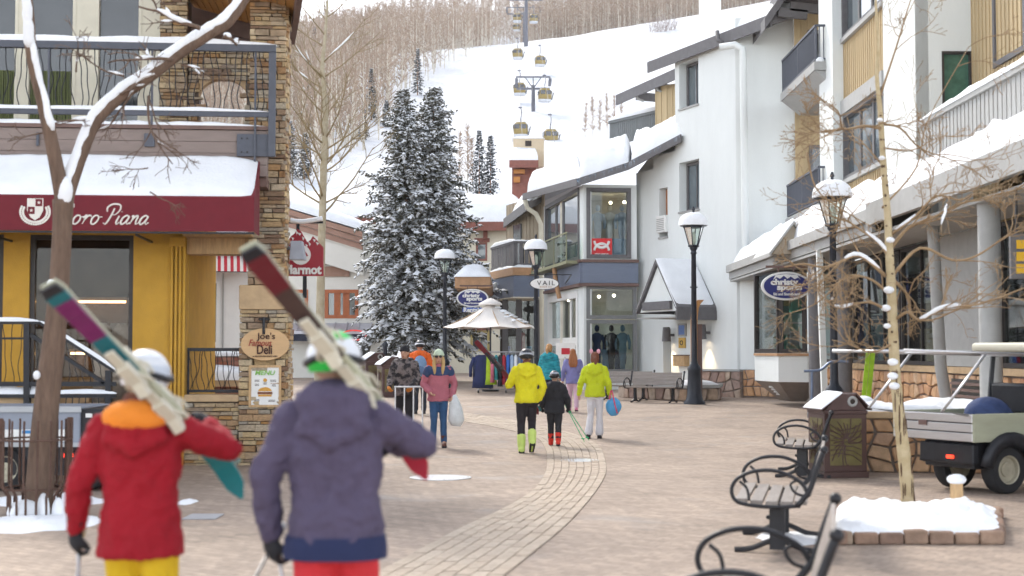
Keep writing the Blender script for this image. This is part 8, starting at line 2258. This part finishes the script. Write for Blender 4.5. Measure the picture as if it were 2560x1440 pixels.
 if gloves:
  for s_ in 'lr':
   sg_ = -1 if s_ == 'l' else 1; e_, w_ = V(*A[s_][0]), V(*A[s_][1]); b = MB(); d = (w_ - e_).normalized()
   chain(b, [w_ - d * .07 * k, w_], [.05 * k, .04 * k]); hand(b, w_, d, (-sg_ * .6, .5, 0), sg_, k * 1.12, fat=1.35, curl=1.1); remesh(obj('glove', b, gloves, t), .009 if vox < .014 else .011, 2)
 # head
 kind = head[0]
 if kind == 'helmet':
  def shell(mb, k1, z0, z1, a0=0., a1=2 * math.pi, nu_=24):
   def f(u, v):
    ph = z0 + (z1 - z0) * v; a = a0 + (a1 - a0) * u
    return hd(0, .005, 1.665) + Rt @ Vector((math.cos(ph) * math.cos(a) * .118 * k * k1, math.cos(ph) * math.sin(a) * .140 * k * k1, math.sin(ph) * .125 * k * k1 + .01 * k))
   mb.grid(f, nu_, 10)
  b = MB(); shell(b, 1, -.45, 1.57); o = obj('helmet', b, head[1], t, smooth=True, flip=False); sd_ = o.modifiers.new('shell', 'SOLIDIFY'); sd_.thickness = .012 * k
  b = MB(); shell(b, 1.015, .05, .42); obj('helmet_stripe', b, head[2], o, smooth=True, flip=False)
  if len(head) > 3:
   b = MB(); shell(b, 1.02, -.42, .02, math.pi * .95, math.pi * 1.75); obj('helmet_patch', b, head[3], o, smooth=True, flip=False); b = MB(); shell(b, 1.02, .75, 1.25, math.pi * .9, math.pi * 1.9); obj('helmet_patch', b, head[3], o, smooth=True, flip=False)
  b = MB(); b.tube([hd(.121 * math.cos(a), .005 + .143 * math.sin(a), 1.675 - .015 * math.cos(a * 2)) for a in np.linspace(0, 2 * math.pi, 25)], .017 * k, 8); obj('goggle_strap', b, M_BENCHF, t, smooth=True)
  b = MB(); b.ell(hd(0, .128, 1.672), (.082 * k, .03 * k, .045 * k), 12, 8); obj('goggles', b, M_CABD, t, smooth=True)
  if len(head) > 4: b = MB(); b.ell(hd(0, -.075, 1.55), (.075 * k, .045 * k, .07 * k), 12, 8); chain(b, [hd(-.04, -.08, 1.55), hd(0, -.095, 1.49)], [.045 * k, .04 * k]); remesh(obj('hair', b, head[4], t), .012, 3)
 elif kind == 'beanie':
  b = MB(); b.ell(hd(0, .0, 1.70), (.095 * k, .112 * k, .095 * k), 14, 10); chain(b, [hd(.088 * math.cos(a), .005 + .105 * math.sin(a), 1.685) for a in np.linspace(0, 2 * math.pi, 17)], [.02 * k] * 17, 8); remesh(obj('beanie', b, head[1], t), .01, 3)
  if head[2]:
   b = MB(); b.ell(hd(0, -.045, 1.62), (.09 * k, .07 * k, .11 * k), 12, 8)
   if head[3] > 0:
    for s_ in (-1, 1): chain(b, [hd(s_ * .075, .03, 1.63), hd(s_ * .085, .045, 1.54), hd(s_ * .075, .10, 1.42), hd(s_ * .07, .12, 1.34)], [.03 * k, .036 * k, .036 * k, .02 * k])
   remesh(obj('hair', b, head[2], t), .012, 3)
 elif kind == 'hair':
  b = MB(); b.ell(hd(0, -.005, 1.685), (.09 * k, .108 * k, .098 * k), 14, 10); b.ell(hd(0, -.045, 1.62), (.092 * k, .075 * k, .11 * k), 12, 8)
  if head[2] == 'long':
   for x in (-.055, 0, .055): chain(b, [hd(x, -.07, 1.62), hd(x * 1.35, -.115, 1.50), hd(x * 1.5, -.15, 1.36), hd(x * 1.25, -.155, 1.27)], [.045 * k, .05 * k, .05 * k, .025 * k])
  else:
   chain(b, [hd(0, -.10, 1.68), hd(.02, -.15, 1.64), hd(.025, -.155, 1.53), hd(.02, -.15, 1.46)], [.03 * k, .036 * k, .036 * k, .018 * k])
  remesh(obj('hair', b, head[1], t), .012, 3)
  if len(head) > 3:
   for s_ in (-1, 1): b = MB(); b.ell(hd(s_ * .075, -.0, 1.79), (.038 * k, .02 * k, .05 * k), 10, 8); obj('earmuff', b, head[3], t, smooth=True)
 if face or True:
  for s_ in (-1, 1): b = MB(); b.ell(hd(s_ * .031, .098, 1.648), (.012 * k, .008 * k, .008 * k), 8, 6); obj('eye', b, M_BENCHF if not face else mat('eye_dark', (.03, .02, .02), .3, 0), t, smooth=True)
  b = MB(); b.ell(hd(0, .108, 1.568), (.024 * k, .008 * k, .008 * k), 8, 6); obj('mouth', b, mat('lips', (.38, .12, .10), .5, .05), t, smooth=True)
 place(t, loc, rz)
 t['_'] = 0; del t['_']
 return t
FAB = lambda n, c, **q: mat(n, c, .85, q.pop('var', .10), q.pop('scale', 5), bump=q.pop('bump', .35), bscale=q.pop('bscale', 18), **q)
def at_px(px, Y): return Vector(((px - 1280) / F * Y, Y, G(Y)))
# foreground pair, seen from behind, skis on the right shoulder
M_RJ = FAB('red_jacket', (.30, .004, .014)); M_OH = FAB('orange_hood', (.78, .24, .025)); M_YP = FAB('yellow_trousers', (.66, .44, .015)); M_BK = FAB('black_cloth', (.018, .018, .022)); M_GJ = FAB('grey_violet_jacket', (.082, .066, .115)); M_NB = FAB('navy_hem', (.018, .026, .08)); M_RP = FAB('coral_red_trousers', (.62, .035, .045))
M_HW = mat('helmet_white', (.70, .72, .76), .35, .04); M_HG = mat('helmet_green', (.02, .48, .06), .4, .05); M_HBR = mat('brown_hair', (.16, .055, .03), .7, .3, 20, stretch=(8, 8, 1)); M_PINKG = FAB('pink_red_glove', (.62, .07, .10))
r0_ = at_px(358, 6.6)
red = person('skier in a red jacket with orange hood and yellow trousers, skis on the shoulder', r0_, 0, 1.665, M_RJ, M_YP, (M_HW, M_BK), ('helmet', M_HW, mat('helmet_silver', (.55, .6, .68), .3, .05), M_HW, M_HBR),
 arms={'l': ((-.295, -.03, 1.15), (-.325, .04, .92)), 'r': ((.40, .10, 1.31), (.26, .28, 1.42))}, hem=.80, width=1.0, vox=.011, gloves=M_BK, hood=M_OH, collar=M_BK, ski_boots=True, tilt=.06, legs={'l': ((-.10, .14, .52), (-.10, .12, .12)), 'r': ((.10, .02, .50), (.10, -.22, .20))})
g0_ = at_px(842, 6.2)
grey = person('skier in a grey violet jacket and red trousers with a green and white helmet', g0_, 0, 1.745, M_GJ, M_RP, (mat('dark_boot', (.03, .03, .04), .4, .1), M_BK), ('helmet', M_HW, M_HW, M_HG),
 arms={'l': ((-.305, -.03, 1.16), (-.285, .03, .90)), 'r': ((.37, .10, 1.30), (.22, .28, 1.29))}, hem=.83, width=1.06, vox=.011, gloves=M_BK, hood=2, hemband=M_NB, collar=M_GJ, ski_boots=True, tilt=-.05, legs={'l': ((-.10, .02, .50), (-.10, -.20, .19)), 'r': ((.10, .14, .52), (.10, .14, .12))})
def ski(mb, a, b_, wdir, n_, seg_mats, off, thick=.014, wk=1.0):
 """one ski from tail to tip: waisted plan, upturned tip"""
 a, b_ = Vector(a), Vector(b_); ax = (b_ - a); L_ = ax.length; ax.normalize(); wd = (Vector(wdir) - ax * ax.dot(Vector(wdir))).normalized(); n_ = wd.cross(ax) * (1 if n_ > 0 else -1)
 N = 30; prev = None
 for i in range(N + 1):
  s_ = i / N; w = (.036 + .016 * (2 * abs(s_ - .45)) ** 2) * wk
  if s_ > .93: w *= math.sqrt(max(.02, 1 - ((s_ - .93) / .07) ** 2))
  if s_ < .03: w *= .75 + 8 * s_
  up_ = (.10 * ((s_ - .86) / .14) ** 2 if s_ > .86 else 0)
  c = a + ax * (L_ * s_) + n_ * (off + up_ * (1 if off >= 0 else -1))
  ring = [c - wd * w, c + wd * w, c + wd * w + n_ * thick, c - wd * w + n_ * thick]
  if prev:
   mb.mi = seg_mats(s_); mb.hexa(prev, ring)
  prev = ring
 return ax, wd, n_
def ski_pair(label, a, b_, wdir, mats, f1, f2, bind_m, bpos=(.40, .62), bsz=1.0):
 t = thing('pair_of_skis', label, 'skis', (Vector(a) + Vector(b_)) / 2)
 for f, off in ((f2, .004), (f1, -.022)):
  m_ = MB(); ax, wd, n_ = ski(m_, a, b_, wdir, 1, f, off); obj('ski', m_, mats, t, bevel=.002)
 for s_ in bpos:
  c = Vector(a).lerp(Vector(b_), s_)
  for o_ in (1, -1):
   m_ = MB(); q = c + n_ * (.045 * o_); R3 = Matrix((ax, wd, n_)).transposed()
   m_.bar(q - ax * .07 * bsz, q + ax * .06 * bsz, .062, .045, up=n_); m_.bar(q + ax * .03 * bsz, q + ax * .08 * bsz + n_ * .03 * o_, .05, .06, up=n_); m_.bar(q - ax * .15 * bsz, q - ax * .03, .045, .02, up=n_)
   for s3 in (-1, 1): m_.tube([q + wd * .035 * s3, q + wd * .055 * s3 + ax * .03 * bsz, q + wd * .055 * s3 + ax * .07 * bsz - n_ * .02 * o_], .008, 5)
   obj('binding', m_, bind_m, t, bevel=.008)
 return t
M_TEAL = mat('teal_topsheet', (.012, .13, .155), .35, .12, 9); M_PURP = mat('magenta_topsheet', (.16, .015, .10), .35, .15, 9); M_BLK = mat('black_topsheet', (.02, .02, .025), .35, .1); M_CRM = mat('cream_ski_base', (.50, .50, .36), .4, .08, 6); M_IVB = mat('ivory_binding', (.62, .58, .47), .45, .06); M_TEAL2 = mat('bright_teal_base', (.01, .22, .25), .3, .1); M_DRED = mat('dark_red_topsheet', (.13, .015, .022), .35, .1, 8); M_BRN = mat('brown_topsheet', (.07, .04, .035), .35, .1, 8); M_REDB = mat('crimson_base', (.40, .02, .045), .35, .08)
A_, B_ = P(120, 712, 5.85), P(598, 1200, 6.95)
fA = lambda s: 2 if s < .045 else (0 if s < .10 else (1 if s < .24 else (0 if s < .42 else (3 if s < .78 else 4))))
ski_pair('teal and magenta skis over the shoulder of the red jacketed skier', A_, B_, (.80, -.25, .55), [M_TEAL, M_PURP, M_BLK, M_CRM, M_TEAL2], fA, lambda s: 3 if s < .80 else 4, M_IVB, bpos=(.40, .585), bsz=1.25)
A_, B_ = P(620, 618, 5.45), P(1052, 1150, 6.6)
fB = lambda s: 2 if s < .06 else (0 if s < .2 else (1 if s < .5 else (3 if s < .8 else 4)))
ski_pair('dark red skis over the shoulder of the grey jacketed skier', A_, B_, (.80, -.25, .55), [M_DRED, M_BRN, M_BLK, M_CRM, M_REDB], fB, lambda s: 3 if s < .8 else 4, M_IVB, bpos=(.39, .60), bsz=1.25)
def poles(label, hand_p, dirs, col=None, L_=1.):
 t = thing('ski_poles', label, 'ski poles', hand_p)
 for i, d in enumerate(dirs):
  d = Vector(d).normalized(); h_ = Vector(hand_p) + Vector((.02 * i, .015 * i, 0)); b = MB(); b.tube([h_ + d * -.12, h_ + d * .02], .016, 8); b.tube([h_ + d * .02, h_ + d * 1.02 * L_], [.008, .006], 6); b.lathe([(.03, 0), (.035, .01), (.008, .02)], 10, h_ + d * .93 * L_); obj('pole', b, col or M_STEEL, t, smooth=True)
hl = r0_ + Vector((-.327 * .951, .06, .86)); poles('ski poles held low in the left hand of the red jacketed skier', hl, [(.02, .12, -1), (-.06, -.15, -1)])
hl = g0_ + Vector((-.285, .06, .85)); poles('ski poles trailing from the left hand of the grey jacketed skier', hl, [(-.35, -.55, -.75), (.12, .3, -1)])
# walkers in the square
J = lambda n, c: FAB(n, c)
walk1 = {'l': ((-.09, .02, .50), (-.09, -.06, .10)), 'r': ((.10, .08, .52), (.09, -.16, .20))}
walk2 = {'l': ((-.09, .12, .52), (-.09, .14, .11)), 'r': ((.09, .0, .50), (.09, -.14, .13))}
JEAN = FAB('blue_denim', (.035, .09, .20), scale=12); M_BLOND = mat('blonde_hair', (.50, .33, .14), .65, .25, 25, stretch=(8, 8, 1)); M_AUB = mat('auburn_hair', (.30, .11, .04), .65, .25, 25, stretch=(8, 8, 1)); M_BRB = mat('brown_leather', (.11, .035, .02), .55, .2)
pw_ = at_px(1097, 25.0)
person('woman facing us in a pink jacket with navy yoke, jeans and pale green beanie', pw_, math.pi + .05, 1.68, J('dusty_pink_jacket', (.42, .135, .175)), JEAN, (M_BRB, M_BK), ('beanie', J('mint_knit', (.50, .60, .46)), M_BLOND, 1), arms={'l': ((-.29, -.03, 1.15), (-.24, .10, .93)), 'r': ((.28, -.03, 1.15), (.15, .17, 1.0))}, hem=.84, vox=.014, yoke=J('navy_yoke', (.03, .055, .13)), face=True, legs={'l': ((-.085, .04, .50), (-.10, .03, .10)), 'r': ((.085, .05, .50), (.10, -.04, .10))}, build=.9)
t = thing('sunglasses', 'dark sunglasses worn by the woman in the pink jacket', 'sunglasses', pw_ + Vector((0, 0, 1.58))); hx, hy, hz = pw_.x, pw_.y - .108, pw_.z + 1.588
for s_ in (-1, 1): b = MB(); b.ell((hx + s_ * .034, hy, hz), (.031, .012, .024), 10, 7); obj('lens', b, M_BLK, t, smooth=True)
b = MB(); b.bar((hx - .07, hy + .01, hz + .01), (hx + .07, hy + .01, hz + .01), .008); obj('bridge', b, M_BLK, t)
hp_ = pw_ + Vector((.30, -.10, .80)); t = thing('white_shopping_bag', 'white plastic shopping bag held by the woman in pink', 'bag', hp_ - Vector((0, 0, .5))); b = MB()
b.tube([hp_ + Vector((-.02, 0, .12)), hp_ + Vector((-.02, 0, .0)), hp_ + Vector((0, 0, -.12)), hp_ + Vector((.02, 0, -.32)), hp_ + Vector((.01, 0, -.42))], [.03, .09, .12, .14, .09], 14, flat=.6); folds(obj('body', b, mat('translucent_plastic', (.66, .70, .73), .35, .12, 9, bump=.5), t, smooth=True), .03, .06)
person('man in a grey and black plaid jacket and black beanie pushing a trolley', at_px(1012, 27.2), math.pi - .2, 1.74, mat('plaid_jacket', (.03, .028, .032), .9, .3, 9, col2=(.20, .17, .165), bump=.3, contrast=(.45, .55)), J('dark_trousers', (.03, .03, .035)), (M_BRB, M_BK), ('beanie', M_BK, M_AUB, 0), arms={'l': ((-.27, .05, 1.13), (-.22, .28, .98)), 'r': ((.27, .05, 1.13), (.22, .28, .98))}, hem=.82, vox=.015, gloves=J('orange_glove', (.62, .22, .04)), hood=J('grey_hood', (.32, .32, .35)), width=1.1, face=True)
t = thing('luggage_trolley', 'grey metal trolley pushed by the man in plaid', 'trolley', at_px(1020, 26.7)); c = at_px(1022, 26.6)
for x in (-.25, -.08, .09, .26): b = MB(); b.tube([c + Vector((x, 0, .12)), c + Vector((x, .05, 1.0))], .014, 6); obj('upright', b, M_STEEL, t)
b = MB(); b.tube([c + Vector((-.27, .05, 1.0)), c + Vector((.28, .05, 1.0))], .018, 7); b.tube([c + Vector((-.27, .0, .3)), c + Vector((.28, .0, .3))], .014, 7); b.box(c.x - .28, c.x + .28, c.y - .45, c.y, c.z + .1, c.z + .13); obj('frame', b, M_STEEL, t)
for x in (-.25, .25): b = MB(); b.tube([c + Vector((x - .02, 0, .08)), c + Vector((x + .02, 0, .08))], .08, 12); obj('wheel', b, M_IRON, t)
p = at_px(1050, 35.5)
person('man in an orange jacket with a blue backpack and dark helmet', p, .1, 1.80, J('orange_jacket', (.72, .13, .02)), J('dark_ski_trousers', (.03, .035, .05)), (M_BLK, M_BK), ('helmet', M_BLK, M_HW), hem=.82, vox=.018, hood=True, width=1.1, gloves=M_BK)
t = thing('blue_backpack', 'light blue backpack on the back of the man in orange', 'backpack', p + Vector((0, -.2, 1.1))); b = MB(); b.ell(p + Vector((.02, -.21, 1.20)), (.17, .11, .27), 14, 10); folds(obj('body', b, J('sky_blue_pack', (.18, .29, .46)), t, smooth=True), .03, .1); b = MB(); b.ell(p + Vector((.02, -.30, 1.10)), (.12, .05, .12), 12, 8); obj('pocket', b, J('slate_pack', (.10, .16, .28)), t, smooth=True)
p = at_px(1316, 23.8)
person('woman in a bright yellow jacket and black trousers carrying skis to the left', p, .05, 1.69, J('bright_yellow_jacket', (.66, .60, .015)), J('black_trousers', (.022, .018, .022)), (J('lime_boot', (.55, .68, .18)), M_BK), ('helmet', mat('black_helmet', (.03, .035, .05), .25, .1), mat('silver_stripe', (.45, .47, .52), .3, .05), M_BLK, M_HBR), arms={'l': ((-.30, .06, 1.16), (-.24, .24, 1.20)), 'r': ((.29, -.05, 1.15), (.23, .05, .92))}, hem=.86, vox=.014, hood=True, legs=walk1, ski_boots=True, gloves=M_BK, width=1.04)
ski_pair('teal and red skis carried by the woman in the bright yellow jacket', P(1190, 852, 24.25), P(1350, 1032, 24.25), (.8, -.3, .5), [M_DRED, M_TEAL, M_CRM], lambda s: 0, lambda s: 1, M_BLK, bpos=(.25, .36))
p = at_px(1386, 25.2)
person('small child in a black snowsuit with striped helmet and red ski boots', p, -.05, 1.30, J('black_snowsuit', (.022, .022, .028)), J('black_snowsuit_legs', (.024, .024, .03)), (J('red_boot', (.62, .04, .025)), M_BK), ('helmet', mat('grey_helmet', (.45, .46, .52), .3, .1), M_BLK, M_BLK), arms={'l': ((-.30, -.02, 1.12), (-.31, .06, .92)), 'r': ((.31, -.02, 1.12), (.33, .08, .92))}, hem=.78, vox=.014, hood=True, legs=walk2, ski_boots=True, width=1.18, gloves=M_BK, build=1.12)
poles('short green ski poles held by the child in black', p + Vector((.25, .08, .62)), [(.38, -.3, -.75), (.46, -.22, -.7)], mat('green_pole', (.02, .42, .16), .4, .1), .62)
p = at_px(1487, 27.2)
person('girl in a lime jacket and white trousers with pink earmuffs', p, -.12, 1.62, J('lime_jacket', (.52, .60, .018)), J('white_trousers', (.66, .65, .68)), (M_BLK, M_BK), ('hair', M_HBR, 'tail', J('pink_fluff', (.72, .36, .44))), arms={'l': ((-.29, -.04, 1.14), (-.33, .02, .90)), 'r': ((.28, -.04, 1.14), (.30, .05, .90))}, hem=.85, vox=.015, hood=True, legs={'l': ((-.09, .03, .50), (-.13, -.06, .10)), 'r': ((.09, .05, .50), (.09, .02, .09))}, width=1.04, flare=.03, build=.92)
q = p + Vector((.33, .0, .62)); t = thing('blue_tote_bag', 'bright blue bag with a pink strap carried by the girl in lime', 'bag', q - Vector((0, 0, .2))); b = MB(); b.ell(q + Vector((.02, 0, -.02)), (.15, .08, .18), 14, 10); folds(obj('body', b, J('bright_blue_bag', (.10, .36, .66)), t, smooth=True), .04, .08); b = MB(); b.tube(catmull([q + Vector((-.06, -.06, .12)), q + Vector((-.02, -.05, .3)), q + Vector((.05, -.08, .0)), q + Vector((.09, -.08, -.14))], 5), .014, 6); obj('strap', b, J('pink_strap', (.7, .12, .2)), t)
p = at_px(1432, 36.5)
person('girl with long auburn hair in a lavender jacket and pale pink trousers', p, 0., 1.60, J('lavender_jacket', (.20, .20, .42)), J('pale_pink_trousers', (.62, .42, .52)), (J('pink_boot', (.6, .2, .3)), M_BK), ('hair', M_AUB, 'long'), hem=.80, vox=.018, legs=walk2)
p = at_px(1373, 37.5)
person('woman in a teal plaid jacket with tied blonde hair beside the shop door', p, -.5, 1.72, mat('teal_plaid', (.012, .17, .22), .85, .2, 4, col2=(.03, .36, .42), stretch=(1, 1, 5), contrast=(.4, .6)), J('navy_trousers', (.02, .03, .07)), (M_BLK, M_BK), ('hair', mat('strawberry_hair', (.42, .22, .08), .65, .25, 25), 'tail'), hem=.82, vox=.018, hood=True, width=1.08)
c = at_px(1412, 41); t = thing('white_aframe_sign', 'small white and red sign on a stand beside the girl in lavender', 'sign', c); b = MB(); b.tube([c, c + Vector((0, 0, 1.35))], .03, 8); obj('post', b, M_STEEL, t); b = MB(); b.box(c.x - .26, c.x + .30, c.y - .02, c.y + .02, c.z + 1.3, c.z + 1.75); so_ = obj('board', b, M_WHITE, t); b = MB(); b.box(c.x - .10, c.x + .14, c.y - .03, c.y - .021, c.z + 1.42, c.z + 1.60); obj('red_mark', b, M_RED, so_)
# ---------------------------------------------------------------- thin winter haze over the valley
mh = bpy.data.materials.new('haze'); mh.use_nodes = True
mh.node_tree.nodes.clear()
pv = mh.node_tree.nodes.new('ShaderNodeVolumePrincipled'); pv.inputs['Color'].default_value = (.93, .95, 1, 1); pv.inputs['Density'].default_value = .00022; pv.inputs['Anisotropy'].default_value = .3
mo = mh.node_tree.nodes.new('ShaderNodeOutputMaterial'); mh.node_tree.links.new(pv.outputs[0], mo.inputs['Volume'])
b = MB(); b.box(-960, 960, -70, 2300, -6, 440)
o = obj('haze', b, mh); o['kind'] = 'stuff'
